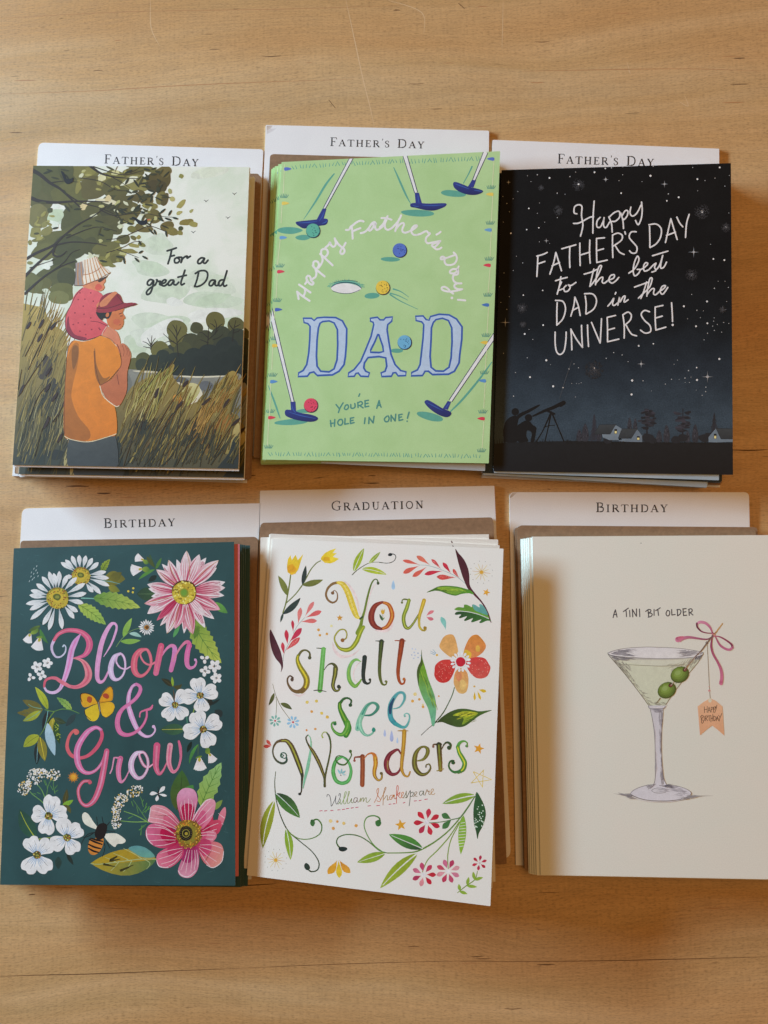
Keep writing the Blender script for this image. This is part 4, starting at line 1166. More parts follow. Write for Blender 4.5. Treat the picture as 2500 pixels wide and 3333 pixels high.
# --- village and figures
motif('printed_ground', 20)
fill('90,1872 200,1862 400,1856 620,1852 800,1856 1000,1860 1300,1862 1545,1864 1550,2070 90,2050', '1a1d1f', '141517', None, False)
for i in range(150):
    x = rnd.uniform(110, 1535)
    line([(x, 1872), (x + rnd.uniform(-5, 5), 1872 - rnd.uniform(10, 30 if x < 620 else 18))], [5, 2], '181b1c', smooth=False, cap=False)
    A.cur['lvl'] -= 0.7
TD = '2a2d34'
def conifer(x, y0, y1, wd, c=TD):
    motif('printed_tree', 40)
    k = 0
    n = max(6, int((y1 - y0) / 9))
    line([(x, y0), (x, y1)], 4, c, smooth=False)
    for i in range(n):
        t = i / n
        y = y0 + (y1 - y0) * t
        ww = wd * (0.15 + 0.85 * t) * rnd.uniform(0.7, 1.1)
        line([(x - ww, y + 10 + ww * 0.2), (x, y), (x + ww, y + 9 + ww * 0.2)], [4, 8, 4], c, smooth=False, cap=False)
        A.cur['lvl'] -= 0.6
def cypress(x, y0, y1, wd, c='33353b'):
    motif('printed_tree', 40)
    fill([(x, y0), (x + wd, y0 + (y1 - y0) * 0.55), (x + wd * 0.8, y1), (x - wd * 0.8, y1), (x - wd, y0 + (y1 - y0) * 0.55)], c)
    for i in range(22):
        t = rnd.uniform(0.1, 1)
        xx, yy = x + rnd.uniform(-1, 1) * wd * min(1, t * 1.4), y0 + (y1 - y0) * t
        line([(xx, yy), (xx + rnd.uniform(-4, 4), yy - 10)], 3, rnd.choice(['4a4c52', '202228', '3e3f48']), smooth=False, cap=False)
        A.cur['lvl'] -= 0.7
def pine(x, y0, y1, wd):
    motif('printed_tree', 40)
    line([(x, y1), (x + 2, y0)], [10, 4], '25252b', smooth=False)
    for i in range(34):
        t = rnd.random()
        y = y0 + (y1 - y0) * 0.72 * t
        s = math.sin(math.pi * min(1, 0.15 + t * 0.8))
        xx = x + rnd.uniform(-1, 1) * wd * s
        blob(xx, y, rnd.uniform(12, 24), rnd.choice(['2b2c33', '33343b', '24262b', '3d3d46']), rnd.uniform(5, 8), rnd.uniform(-14, 14), 0.25)
        A.cur['lvl'] -= 0.7
conifer(708, 1695, 1850, 32, '33343c'); cypress(618, 1784, 1852, 16); cypress(654, 1748, 1852, 20); cypress(738, 1770, 1850, 14); cypress(920, 1712, 1790, 12); cypress(954, 1720, 1790, 12)
pine(1024, 1665, 1830, 44); pine(1238, 1660, 1850, 58); cypress(1098, 1788, 1858, 16); cypress(1142, 1756, 1858, 18); cypress(1268, 1794, 1858, 14); cypress(1314, 1752, 1858, 18); conifer(1428, 1688, 1800, 26, '2c2d33')
motif('printed_bush', 60)
for x, y, r in [(1030, 1835, 36), (1060, 1850, 24), (1200, 1845, 30), (1240, 1835, 30), (1370, 1835, 34), (1390, 1820, 24), (790, 1850, 26)]:
    blob(x, y, r, '25282c', r * 0.75, 0, 0.15)
def house(w_, r_, win):
    motif('printed_house', 140)
    for p, c in w_:
        fill(p, c, smooth=False)
    fill(r_, '3e4446', '31373a', None, False)
    q = P(r_)
    line(q + [q[0]], 2.5, '24282a', smooth=False)
    x, y, a, b = win
    fill([(x - 2, y - 2), (x + a + 2, y - 2), (x + a + 2, y + b + 2), (x - 2, y + b + 2)], '1f2326', smooth=False)
    fill([(x, y + b * 0.4), (x + a, y + b * 0.4), (x + a, y + b), (x, y + b)], 'e8d890', smooth=False)
house([('755,1812 800,1812 808,1790 838,1758 882,1785 880,1848 800,1848 760,1832', '74828b')], '740,1756 838,1754 804,1812 708,1812', (831, 1784, 12, 24))
house([('855,1838 930,1838 965,1782 996,1822 996,1860 900,1858 856,1854', '6b7983')], '875,1780 968,1780 930,1838 850,1838', (966, 1826, 13, 20))
house([('1394,1830 1438,1778 1468,1842 1540,1842 1540,1858 1440,1862 1394,1860', '6f7e88')], '1440,1778 1540,1780 1540,1842 1470,1842', (1428, 1812, 12, 26))
motif('printed_stargazers', 60)
SI = '101112'
fill('165,1840 162,1790 176,1740 200,1712 236,1700 250,1712 256,1690 300,1670 372,1636 378,1644 320,1680 262,1712 250,1740 244,1790 250,1830 240,1860 170,1860', SI)
dot(234, 1678, 22, SI)
fill('245,1770 268,1746 296,1730 322,1736 338,1756 360,1772 358,1800 346,1856 326,1856 334,1806 306,1790 300,1820 312,1850 296,1858 250,1856', SI)
dot(314, 1713, 22, SI)
line('252,1704 310,1676 372,1640', [16, 10, 6], SI); line('340,1704 400,1676 460,1654 524,1622', [8, 16, 20, 22], SI, smooth=False); line('505,1636 524,1624', 26, SI, smooth=False)
line('450,1680 400,1790 360,1856', [10, 6, 6], SI); line('450,1680 430,1780 412,1856', [10, 6, 6], SI); line('452,1680 490,1770 526,1856', [10, 7, 7], SI); line('405,1772 440,1760 470,1760', 4, SI); line('430,1674 468,1690', 12, SI, smooth=False)
# --- white lettering
motif('printed_lettering', 20)
LW = 'e8e8e4'
for pts in ['604,490 588,484 590,450 612,436 634,446 632,500 640,560 626,624', '708,414 702,500 700,606', '584,548 620,544 680,512 704,508', '744,512 726,532 724,566 744,570 764,530 768,510 764,560 780,572 800,540', '796,508 812,550 816,600', '796,512 830,482 858,476 860,510 836,534 816,536', '868,486 880,530 884,578', '876,500 894,472 910,474 906,502 888,524 880,520',
            '928,450 923,486 938,504 964,486 990,436', '992,420 996,470 990,520 972,556 956,530',
            '370,744 368,800 364,866', '364,744 400,734 426,722', '372,790 412,776', '442,852 464,786 478,722', '478,722 496,780 512,832', '456,802 500,782', '514,700 598,676', '562,690 560,750 562,812', '622,666 622,730 624,800', '682,648 680,720 684,786', '624,738 682,720', '722,638 722,710 724,782', '722,638 770,634', '722,712 764,700', '724,782 786,768',
            '818,618 818,690 820,752', '818,618 850,606 876,620 870,650 822,684', '836,684 860,720 888,734', '892,598 896,612', '960,598 930,600 918,630 940,660 964,690 960,722 936,726 920,712', '1040,566 1042,630 1042,692', '1036,556 1080,552 1110,580 1106,630 1080,670 1044,692', '1136,662 1152,590 1168,520', '1168,520 1186,580 1206,644', '1142,620 1196,600', '1204,510 1220,544 1240,568', '1278,494 1262,550 1256,632',
            '508,868 500,920 486,972', '476,892 520,878 546,872', '540,920 526,936 532,956 552,952 564,930 552,916 570,920 598,902', '512,900 494,946 520,940', '706,822 694,870 682,926', '648,852 690,840 724,824', '682,926 704,900 730,860 752,806 738,806 724,850 716,916', '716,910 744,876 760,872 756,900 770,906 790,890', '790,890 824,876 828,856 806,862 796,890 814,906 836,894 856,872',
            '916,846 950,820 976,770 968,744 950,780 942,830 950,862 972,850 984,826 966,824', '984,826 1010,812 1030,790 1016,784 1004,806 1010,834 1036,826', '1036,826 1060,800 1080,786 1070,810 1078,830 1054,840', '1080,826 1100,800 1120,740', '1118,742 1108,790 1108,816 1126,810 1142,780', '1058,742 1110,726 1150,714',
            '486,1024 484,1080 484,1156', '476,1010 520,1016 536,1060 520,1120 484,1158', '568,1104 586,1040 592,990', '592,990 612,1040 624,1100', '578,1070 616,1050', '654,984 660,1030 658,1090', '650,970 700,972 722,1010 706,1060 660,1092', '790,1044 812,1018 826,996 818,1030 828,1040 850,1024', '850,1038 860,990 862,1020 880,990 894,984 888,1010 890,1020 912,1006', '834,972 838,962', '1022,900 1004,960 988,998', '950,930 1000,912 1036,900', '974,996 1000,970 1040,930 1056,880 1042,880 1030,930 1024,984', '1024,976 1050,944 1068,940 1064,968 1076,976 1096,960', '1096,958 1124,940 1136,922 1116,926 1104,956 1120,972 1150,932',
            '474,1200 474,1270 484,1320 506,1334 528,1310 538,1250 540,1200', '574,1306 572,1240 568,1182', '568,1182 600,1240 638,1292', '638,1292 634,1230 632,1160', '668,1158 670,1220 674,1286', '692,1142 716,1200 744,1266', '744,1266 748,1200 752,1120', '786,1112 788,1180 788,1258', '786,1112 836,1100', '788,1188 830,1176', '788,1258 856,1242', '880,1096 888,1160 888,1236', '880,1096 910,1080 930,1096 924,1128 890,1160', '900,1160 930,1210 962,1222', '1040,1078 1010,1070 990,1094 1010,1130 1042,1160 1046,1196 1014,1206 986,1188', '1074,1050 1074,1120 1078,1188', '1074,1050 1120,1040', '1076,1116 1116,1104', '1078,1188 1138,1170', '1172,1024 1176,1080 1178,1136']:
    line(pts, 8.5, LW)
dot(1179, 1157, 7, LW)
flush()
for i, (b, a_) in enumerate([((2347, 1570), (1613, 1541)), ((2350, 1566), (1610, 1542)), ((2344, 1572), (1612, 1543))]):
    r_ = move_copy(stars, fr, 2, b, 3, a_, ZT - 0.0008 * (i + 1) - 0.0006, '%s black starry card in its stack, thin edge at the bottom right' % ['second', 'third', 'lowest'][i], 'black starry cards in one stack')
# ================================================================ dark teal flower card
setwhite('e0e2e6')
TEALP = paper('teal_print', '2e5356', '264649', 24, 0.5, 0.2, 0.35, 0.7, 0.3)
PINKL = paper('pink_inner_leaf', 'd07684', None, 30)
BEDG = paper('cream_cut_edge', '8f8f80', None, 60)
BINK = ink_mat('flower_ink', 0.5, 0.2, 260)
q4 = [(45, 1784.6), (762, 1763.5), (766, 2882.6), (0, 2880)]
ZT = 0.001 + 5 * DZ + 5 * CZ + 0.0022
bloom, fr = make_card(q4, ZT, 'top dark teal greeting card with pink script Bloom and Grow among painted flowers', 'dark teal flower cards in one stack', TEALP, PINKL, BEDG,
                      back=[(60, 1790), (779.5, 1770.5), (776, 2853), (12, 2852)])
begin(bloom, fr, BINK, q4)
Z1 = lambda: F(0, 1700)
Z2 = lambda: F(0, 2300)
sB = 450 / 1659.0
WH, WB = 'e6eaec', 'b8cfe4'
# scuffs in the dark ground
Z1()
motif('printed_brushwork', 1)
for i in range(60):
    x, y = rnd.choice([(rnd.uniform(60, 200), rnd.uniform(180, 1000)), (rnd.uniform(1320, 1395), rnd.uniform(150, 2000)), (rnd.uniform(40, 1380), rnd.uniform(2040, 2170)), (rnd.uniform(60, 1380), rnd.uniform(165, 260))])
    a = rnd.uniform(0, 6.3)
    L = rnd.uniform(10, 40)
    line([(x, y), (x + L * math.cos(a), y + L * math.sin(a) * 0.6)], [2.5, 1], rnd.choice(['3f666a', '456d70', '3a6063']), smooth=False, cap=False)
    A.cur['lvl'] -= 0.7
def tleaf(x0, y0, x1, y1, wd, c, c2, bend=0, vein='5d7f33', teeth=8, rw=4):
    leaf(x0, y0, x1, y1, wd, c, c2, bend, vein, rw, None, teeth, 0.42, vein)
def daisy(cx, cy, tips, wd, rc):
    for i, (x, y) in enumerate(tips):
        dx, dy = x - cx, y - cy
        L = math.hypot(dx, dy)
        s = rc * 0.8 / L
        leaf(cx + dx * s, cy + dy * s, x, y, wd, 'c9d3d8', WH, rnd.uniform(-3, 3), None, 3, None, 0, 0.68)
        line([(cx + dx * (s + 0.1), cy + dy * (s + 0.1)), (cx + dx * 0.72, cy + dy * 0.72)], [3, 1.5], 'a9b8c0', smooth=False, cap=False)
    sub('flower_centre')
    blob(cx, cy, rc, '8f8a2e', rc, 0, 0.05, 'c9b33c')
    blob(cx - 2, cy - rc * 0.2, rc * 0.75, 'c9b23a', rc * 0.6, 0, 0.1)
    for i in range(70):
        a, r = rnd.uniform(0, 6.3), rc * rnd.uniform(0.55, 1.0)
        dot(cx + r * math.cos(a), cy + r * math.sin(a), rnd.uniform(2.5, 4.5), rnd.choice(['8d3a22', 'a54a24', '6d6a22', 'd6c14a', '5d5a20']), n=6)
        A.cur['lvl'] -= 0.7
    blob(cx - 2, cy - rc * 0.1, rc * 0.36, '5f6a28', rc * 0.3, 0, 0.1)
    blob(cx - 2, cy - rc * 0.1, rc * 0.2, '8a8f3a', rc * 0.14, 0, 0.1)
motif('printed_leaves', 4)
tleaf(610, 300, 660, 222, 22, '6d8a2e', '9db03e', -6, '55702a', 5)
leaf(620, 350, 752, 340, 44, '7d7a2c', '6b6a2a', -10); leaf(650, 380, 720, 414, 22, '8d8a34', '6d7a2c', 4); leaf(660, 340, 730, 300, 26, '6f6d2a', '5a5c28', 6)
line('600,350 660,355 720,370', [6, 3], '6aa7a5'); line('490,455 560,458 620,468', [8, 4], '7ab5a8')
tleaf(560, 452, 842, 512, 52, '5f9040', 'b4c85c', -10); tleaf(470, 492, 636, 614, 42, 'a9c052', '8fb856', -6)
motif('printed_daisy', 60)
daisy(486, 322, [(365, 240), (392, 224), (430, 200), (475, 195), (516, 199), (556, 214), (592, 240), (638, 296), (656, 336), (658, 382), (606, 430), (560, 420), (400, 330), (410, 380)], 14, 56)
motif('printed_daisy', 150)
daisy(345, 455, [(155, 490), (176, 437), (184, 408), (218, 368), (252, 325), (294, 295), (322, 304), (356, 292), (405, 316), (462, 330), (512, 366), (520, 424), (502, 486), (468, 538), (446, 578), (374, 642), (292, 648), (256, 616), (183, 584), (178, 526)], 15, 66)
motif('printed_specks', 4)
for x, y in [(222, 260), (205, 275), (218, 285), (190, 298), (204, 306), (226, 300), (188, 322), (206, 330), (230, 320), (178, 350), (196, 340)]:
    line([(x, y), (x - 4, y + 9)], [4, 2], 'b9cdd0', smooth=False); A.cur['lvl'] -= 0.7
for x, y in [(770, 414), (800, 396), (797, 420)]:
    dot(x, y, 7, 'd6c445', n=8)
# buds
def bud(x, y, s, ang, gx, gy):
    a = math.radians(ang)
    ux, uy, vx, vy = math.cos(a), math.sin(a), -math.sin(a), math.cos(a)
    leaf(gx, gy, x, y, s * 0.35, '4d7a3a', '8fa83c', 0)
    for k in range(9):
        t = (k - 4) / 4.0
        ex, ey = x + ux * s * (1.25 - 0.2 * t * t) + vx * s * 0.62 * t, y + uy * s * (1.25 - 0.2 * t * t) + vy * s * 0.62 * t
        line([(x + vx * s * 0.12 * t, y + vy * s * 0.12 * t), (ex, ey)], [s * 0.16, s * 0.3, s * 0.16], 'e9dfe4', WH, smooth=False, n=2)
        A.cur['lvl'] -= 0.4
    blob(x + ux * s * 0.12, y + uy * s * 0.12, s * 0.22, 'b9b03e', s * 0.16, ang)
motif('printed_flower_bud', 6); bud(858, 225, 38, 200, 890, 250); line('900,200 930,270 935,285', [10, 5], '3c5a38'); leaf(935, 280, 970, 212, 10, '4f7d3a'); leaf(930, 282, 830, 345, 10, '5b9142', '4f8a3c', 6); leaf(880, 205, 925, 270, 12, '4c5a2c')
motif('printed_flower_bud', 20); bud(848, 280, 50, 172, 900, 285)
motif('printed_flower_bud', 6); bud(180, 672, 42, 110, 235, 640); line('240,620 232,650 236,700', [5, 3], '4c5a2c'); leaf(240, 620, 168, 655, 10, '5d7a34', '465e30'); leaf(240, 640, 290, 728, 12, '4f8a42', '3f7038', 8); line('240,600 300,640', [5, 3], '27402f')
motif('printed_flower_bud', 20); bud(238, 700, 54, 105, 236, 680)
# big pink dahlia
motif('printed_leaves', 6)
tleaf(1150, 580, 1328, 845, 66, '6f9a3e', 'b9c85a', 16, '55803a', 9, 5); leaf(1290, 480, 1366, 545, 22, '6aa84c', '58904a', 4); leaf(1040, 690, 1080, 610, 12, '58a060')
leaf(930, 430, 820, 430, 40, '3a5a3a', '2d4636', 0, '7a9a6a', 2); leaf(940, 320, 890, 355, 16, '22302a')
tleaf(1190, 620, 1165, 700, 20, '6c8f3a', '55803a', 0)
motif('printed_dahlia', 60)
CX, CY = 1105, 420
def dpet(tx, ty, wd, tone):
    b0, t0 = [('b92a58', 'e9b4c4'), ('cc4a74', 'f2dfe4'), ('dc84a0', 'f4ecee'), ('b52a54', 'd8708f')][tone]
    dx, dy = tx - CX, ty - CY
    x0, y0 = CX + dx * 0.22, CY + dy * 0.22
    leaf(x0, y0, tx, ty, wd, b0, t0, rnd.uniform(-10, 10), None, 3, None, 0, 0.5)
    for k in (-0.55, -0.2, 0.2, 0.55):
        L = math.hypot(dx, dy)
        nx, ny = -dy / L, dx / L
        line([(x0 + nx * k * wd * 0.5, y0 + ny * k * wd * 0.5), ((x0 + tx) / 2 + nx * k * wd * 1.1, (y0 + ty) / 2 + ny * k * wd * 1.1), (CX + dx * 0.88 + nx * k * wd * 0.4, CY + dy * 0.88 + ny * k * wd * 0.4)],
             [4, 5, 2], rnd.choice(['ad1f4c', 'f6ecf0', 'f2e2e8', 'bd3a64']), cap=False, n=3)
        A.cur['lvl'] -= 0.5
for tx, ty, wd, t in [(972, 250, 22, 2), (1060, 222, 22, 2), (1238, 212, 26, 2), (1302, 272, 26, 2), (1352, 358, 30, 2), (1346, 440, 26, 2), (1286, 580, 26, 2), (1232, 634, 26, 2), (1104, 668, 22, 2), (908, 445, 28, 2), (890, 398, 26, 2), (960, 622, 20, 1),
                      (938, 284, 30, 1), (1012, 226, 30, 1), (1120, 170, 34, 1), (1196, 192, 36, 1), (1312, 228, 36, 1), (1352, 392, 34, 1), (1322, 524, 36, 0), (1158, 672, 36, 0), (1002, 668, 36, 1), (884, 550, 36, 1), (866, 488, 30, 0), (884, 372, 32, 1), (940, 590, 22, 3), (1050, 640, 34, 0), (1230, 560, 30, 1)]:
    dpet(tx, ty, wd, t)
for p in ['1120,172 1136,250 1140,330', '1312,230 1250,270 1190,330', '940,288 1000,340 1060,365', '868,488 930,470 1030,450', '1155,672 1150,600 1130,510', '1002,668 1050,590 1075,505', '1010,228 1030,290 1060,345']:
    line(p, 2.5, 'b8862e')
sub('flower_centre')
blob(CX, CY, 76, '5a3a24', 76, 0, 0.05); blob(CX - 2, CY + 2, 70, 'b8a232', 68, 0, 0.04, 'd8c84a')
for i in range(110):
    a, r = rnd.uniform(0, 6.3), rnd.uniform(26, 68)
    dot(CX + r * math.cos(a), CY + r * math.sin(a), rnd.uniform(4, 7), rnd.choice(['e6d860', 'd8c63e', 'f0e68a', 'b89a2a', '8a7a24']), n=6)
    A.cur['lvl'] -= 0.7
blob(CX, CY + 2, 26, '8a9a34', 26); blob(CX, CY + 2, 18, '6fa03c', 18)
# small sprig and daisy
F(330, 2000, sB)
motif('printed_sprig', 6)
line('178,388 240,300 330,215 400,180 490,160', [6, 8, 6, 6, 6], '7aa05a'); leaf(262, 270, 366, 42, 36, '7fb04c', '96c05c', -6); leaf(230, 322, 470, 310, 32, '7fb04c', '8ab858', 8); leaf(335, 228, 482, 272, 24, 'a9d0c8', '93c4bc', -12)
motif('printed_daisy', 20)
for k in range(18):
    a = 2 * math.pi * k / 18 + 0.1
    L = 100 if k % 2 else 88
    leaf(542 + 22 * math.cos(a), 155 + 22 * math.sin(a), 542 + L * math.cos(a), 155 + L * math.sin(a), 9, WH, None, 0, None, 3, None, 0, 0.65)
blob(542, 155, 28, 'c98a2e', 28); blob(548, 156, 20, '6a4a24', 20)
# --- pink script
F(0, 1980, sB)
motif('printed_script_lettering', 24)
def script(pts, ws, c, c2=None, hi=None):
    line(pts, ws, c, c2, n=6)
    if hi:
        line(pts, [w_ * 0.28 for w_ in ws], hi, hi, n=6, cap=False)
script('755,460 770,440 790,470 780,530 730,580 670,580 630,520 622,450 650,382', [16, 14, 14, 18, 20, 24, 28, 32, 38], 'c5d8ea', 'd2b8dc')
script('650,382 700,312 790,268 890,265 980,290 1050,350 1076,430 1056,510 1000,570 880,598', [34, 42, 48, 52, 60, 72, 78, 70, 46, 12], 'd4637c', 'd55f94', 'e07f9c')
script('965,312 905,400 862,500 838,620 810,740 770,860 725,960', [14, 62, 70, 72, 66, 54, 40], 'd2a0d6', 'dab4de', 'dd86c4')
script('725,960 680,1000 620,1012 560,990 530,940', [40, 38, 34, 28, 24], 'dab4de', 'd6c4e6')
script('830,935 910,945 990,915 1050,850 1062,770 1030,680 970,620 880,598', [40, 44, 60, 80, 84, 66, 34, 12], 'da7088', 'e09aa0', 'd4667e')
script('530,940 545,870 600,838 670,840 740,885 835,936', [24, 30, 32, 40, 46, 40], 'cf5a72', 'dd7f92')
script('1245,580 1330,440 1385,300 1400,220 1375,182 1330,196 1270,290 1220,420 1190,560 1170,700 1168,830 1200,885 1250,860 1300,760', [8, 22, 28, 26, 30, 42, 52, 58, 60, 58, 52, 42, 28, 22], 'dcb0dc', 'dc9ac8', 'e2a4d8')
F(330, 2000, sB)
script('230,470 160,505 122,590 112,680 140,760 190,782 250,740 285,650 280,540 245,478 200,486 178,560 220,632 290,655 350,625', [30, 48, 62, 66, 56, 34, 26, 22, 26, 26, 24, 22, 20, 18, 16], 'd3c4e8', 'dca8d6', 'e2d2ee')
script('540,418 460,436 404,520 392,640 420,712 480,738 550,690 595,600 588,500 550,424 500,434 468,484 510,570 580,604 645,575', [30, 54, 72, 76, 62, 40, 30, 30, 36, 32, 24, 22, 22, 24, 24], 'd95f78', 'dc7a92', 'e0808e')
script('690,560 760,440 825,378 870,385 885,430', [14, 24, 36, 50, 54], 'd982ac', 'd98cc0')
script('718,378 690,520 655,704', [72, 74, 66], 'd55c80', 'd77098', 'dc7890')
script('882,410 872,520 836,668', [56, 60, 54], 'd38cc8', 'd57cb4')
script('862,560 930,425 1000,342 1044,334 1060,380', [14, 24, 34, 48, 54], 'db90a8', 'd96aa0')
script('1056,360 1030,480 1028,590 1060,640 1115,625 1140,570 1124,540', [56, 62, 56, 42, 26, 22, 24], 'd664a2', 'dca6da', 'dc80b4')
dot(1128, 545, 16, 'dca6da')
script('630,1340 645,1392 600,1452 530,1462 455,1410 402,1320 352,1190 326,1080 332,960 372,866 420,836', [28, 20, 24, 34, 46, 58, 62, 54, 44, 34, 34], 'd8b8e0', 'd894cc', 'dfc2e6')
script('420,836 462,864 466,920 420,1000 340,1070 260,1130 210,1206 192,1310 222,1408 300,1446 400,1418 490,1340 540,1240 545,1160', [34, 40, 44, 42, 40, 44, 54, 60, 58, 46, 36, 30, 26, 22], 'd880bc', 'd7689a', 'dc84b0')
script('460,1230 470,1175 520,1150 590,1130 614,1090', [16, 18, 22, 32, 16], 'd9749c', 'd9709c')
dot(626, 1346, 19, 'dab8e0')
F(0, 2220, sB)
script('912,612 930,600 900,580 850,620 815,700 808,790 848,870 920,905 1000,905 1090,860 1180,760 1225,650 1210,570', [36, 44, 36, 32, 36, 42, 44, 40, 38, 42, 46, 42, 36], 'd8706c', 'cf5478')
script('1210,570 1150,545 1060,590 980,690 930,800 925,910 950,1010 1010,1080 1090,1088 1170,1040 1230,950 1262,860', [36, 42, 60, 68, 72, 74, 70, 50, 38, 32, 28, 30], 'd87cb4', 'd8749c', 'dfa0cc')
dot(915, 606, 28, 'd87070')
Z2()
script('641,266 632,320 618,400 600,480 566,560 520,594 482,566 470,500 498,452 538,446', [30, 34, 36, 36, 32, 22, 18, 18, 18, 16], 'd2648c', 'cf5f74', 'dc98b8')
dot(540, 454, 12, 'cf5f74')
F(330, 2300, sB)
script('105,800 130,740 150,630 165,612 235,620', [16, 16, 18, 18, 24], 'dca0c0', 'd88ab0')
script('230,622 206,740 212,850 240,904 290,858 345,740', [62, 62, 54, 34, 18, 12], 'd6709c', 'dc98b8', 'dc90c0')
script('500,545 415,566 362,660 366,770 430,854 500,838 555,740 555,630 510,552 455,575 500,690 560,728 625,685', [30, 54, 66, 66, 48, 34, 30, 32, 30, 26, 34, 26, 18], 'd8c4e6', 'd5789c', 'e6d8f0')
script('668,468 658,600 656,720 690,804 740,768 800,640', [80, 76, 66, 44, 26, 14], 'd05a84', 'd47090', 'dc86a4')
script('826,466 810,600 816,700 860,782 918,740 952,620 948,500 930,416', [66, 62, 54, 40, 26, 28, 36, 26], 'dfa4b4', 'd4628e', 'd87094')
# --- small blossoms
def blossom(x, y, r, n=5, rot=0, fl='printed_blossom'):
    motif(fl, 14)
    for k in range(n):
        a = math.radians(rot + 360 / n * k)
        blob(x + r * 0.58 * math.cos(a), y + r * 0.58 * math.sin(a), r * 0.46, WH, r * 0.36, math.degrees(a), 0.08)
    for k in range(8):
        a = rnd.uniform(0, 6.3)
        dot(x + r * 0.24 * math.cos(a), y + r * 0.24 * math.sin(a), r * 0.06, rnd.choice(['8d4a3a', 'b07a3a', '6a4a3a']), n=5)
Z1()
for x, y, r, n, ro in [(222, 868, 34, 5, 30), (284, 845, 32, 5, 0), (250, 918, 30, 4, 20), (186, 930, 26, 3, 10), (1228, 820, 28, 3, 210), (1288, 862, 38, 5, 20), (1230, 893, 32, 4, 10), (1298, 934, 34, 5, 40)]:
    blossom(x, y, r, n, ro)
def dogwood(x, y, r, rots, lvl=30):
    motif('printed_dogwood_flower', lvl)
    for ro, k in rots:
        a = math.radians(ro)
        px, py = x + r * k * math.cos(a), y + r * k * math.sin(a)
        ux, uy, vx, vy = math.cos(a), math.sin(a), -math.sin(a), math.cos(a)
        q = []
        for t, s in [(0.08, 0.06), (0.35, 0.3), (0.62, 0.43), (0.86, 0.4), (1.0, 0.2), (0.95, 0.0), (1.02, -0.2), (0.86, -0.4), (0.62, -0.43), (0.35, -0.3), (0.08, -0.06)]:
            s *= rnd.uniform(0.92, 1.08)
            q.append((x + ux * r * k * t + vx * r * s, y + uy * r * k * t + vy * r * s))
        fill(q, WH, n=3)
        for s in (-0.3, -0.15, 0, 0.14, 0.28):
            line([(x + ux * r * 0.15 + vx * r * s * 0.3, y + uy * r * 0.15 + vy * r * s * 0.3), (x + ux * r * 0.55 * k + vx * r * s * 0.8, y + uy * r * 0.55 * k + vy * r * s * 0.8)], [6, 2], rnd.choice(['a3c1de', 'b9cfe6', '93b4d6']), smooth=False, cap=False)
        for s in (-0.1, 0.16):
            line([(x + ux * r * 0.5 * k + vx * r * s, y + uy * r * 0.5 * k + vy * r * s), (x + ux * r * 0.74 * k + vx * r * s * 1.3, y + uy * r * 0.74 * k + vy * r * s * 1.3)], [2, 3, 1], '3a4048', smooth=False, cap=False)
    sub('flower_centre')
    blob(x, y, r * 0.2, '5a5a2a', r * 0.2)
    for i in range(26):
        a, rr = rnd.uniform(0, 6.3), r * 0.2 * rnd.random() ** 0.5
        dot(x + rr * math.cos(a), y + rr * math.sin(a), r * 0.035, rnd.choice(['c9b84a', '2e3020', '8fa04a', 'b06a3a', 'e0d888']), n=5)
        A.cur['lvl'] -= 0.6
motif('printed_leaves', 4)
leaf(1035, 985, 968, 938, 16, '3a3a24', '2d3324', 4, '6a5a3a', 2); leaf(1038, 985, 1032, 925, 8, '8fb03a'); leaf(1040, 985, 1092, 970, 14, '4a4a28', None, 14); leaf(1040, 1000, 1050, 1090, 3, '6a4a32')
leaf(1255, 1100, 1322, 1060, 8, '22302e'); leaf(1250, 1060, 1268, 1100, 18, '2a2e28')
Z2()
leaf(1110, 135, 960, 138, 34, '3f6a4a', '2f5040', 0, 'b5b548', 5); line('1170,0 1155,50 1148,80', [6, 4], '8fae4a'); line('1120,60 1125,110', [7, 5], '4f8a72')
leaf(1150, 210, 1122, 275, 12, '1c2a22'); line('1190,230 1188,290', [6, 4], '4a6a4a'); leaf(1190, 225, 1135, 345, 10, '55984a', '3f7a40', 10); leaf(1200, 230, 1262, 262, 10, '6a8a3a', None, -6)
leaf(1330, 60, 1290, 20, 26, '2a3636')
dogwood(1050, 12 - 22, 98, [(-50, 1.05), (-150, 1.0), (50, 1.0), (125, 1.05)])
dogwood(1200, -66, 108, [(-100, 1.0), (-20, 1.0), (80, 0.9), (175, 1.0)], 60)
dogwood(1218, 135, 114, [(-115, 1.0), (-30, 1.05), (65, 1.0), (170, 1.05)], 60)
motif('printed_flower_bud', 20); bud(1196, 312, 56, 85, 1190, 295)
motif('printed_flower_bud', 20); bud(1258, 285, 42, 65, 1235, 255)
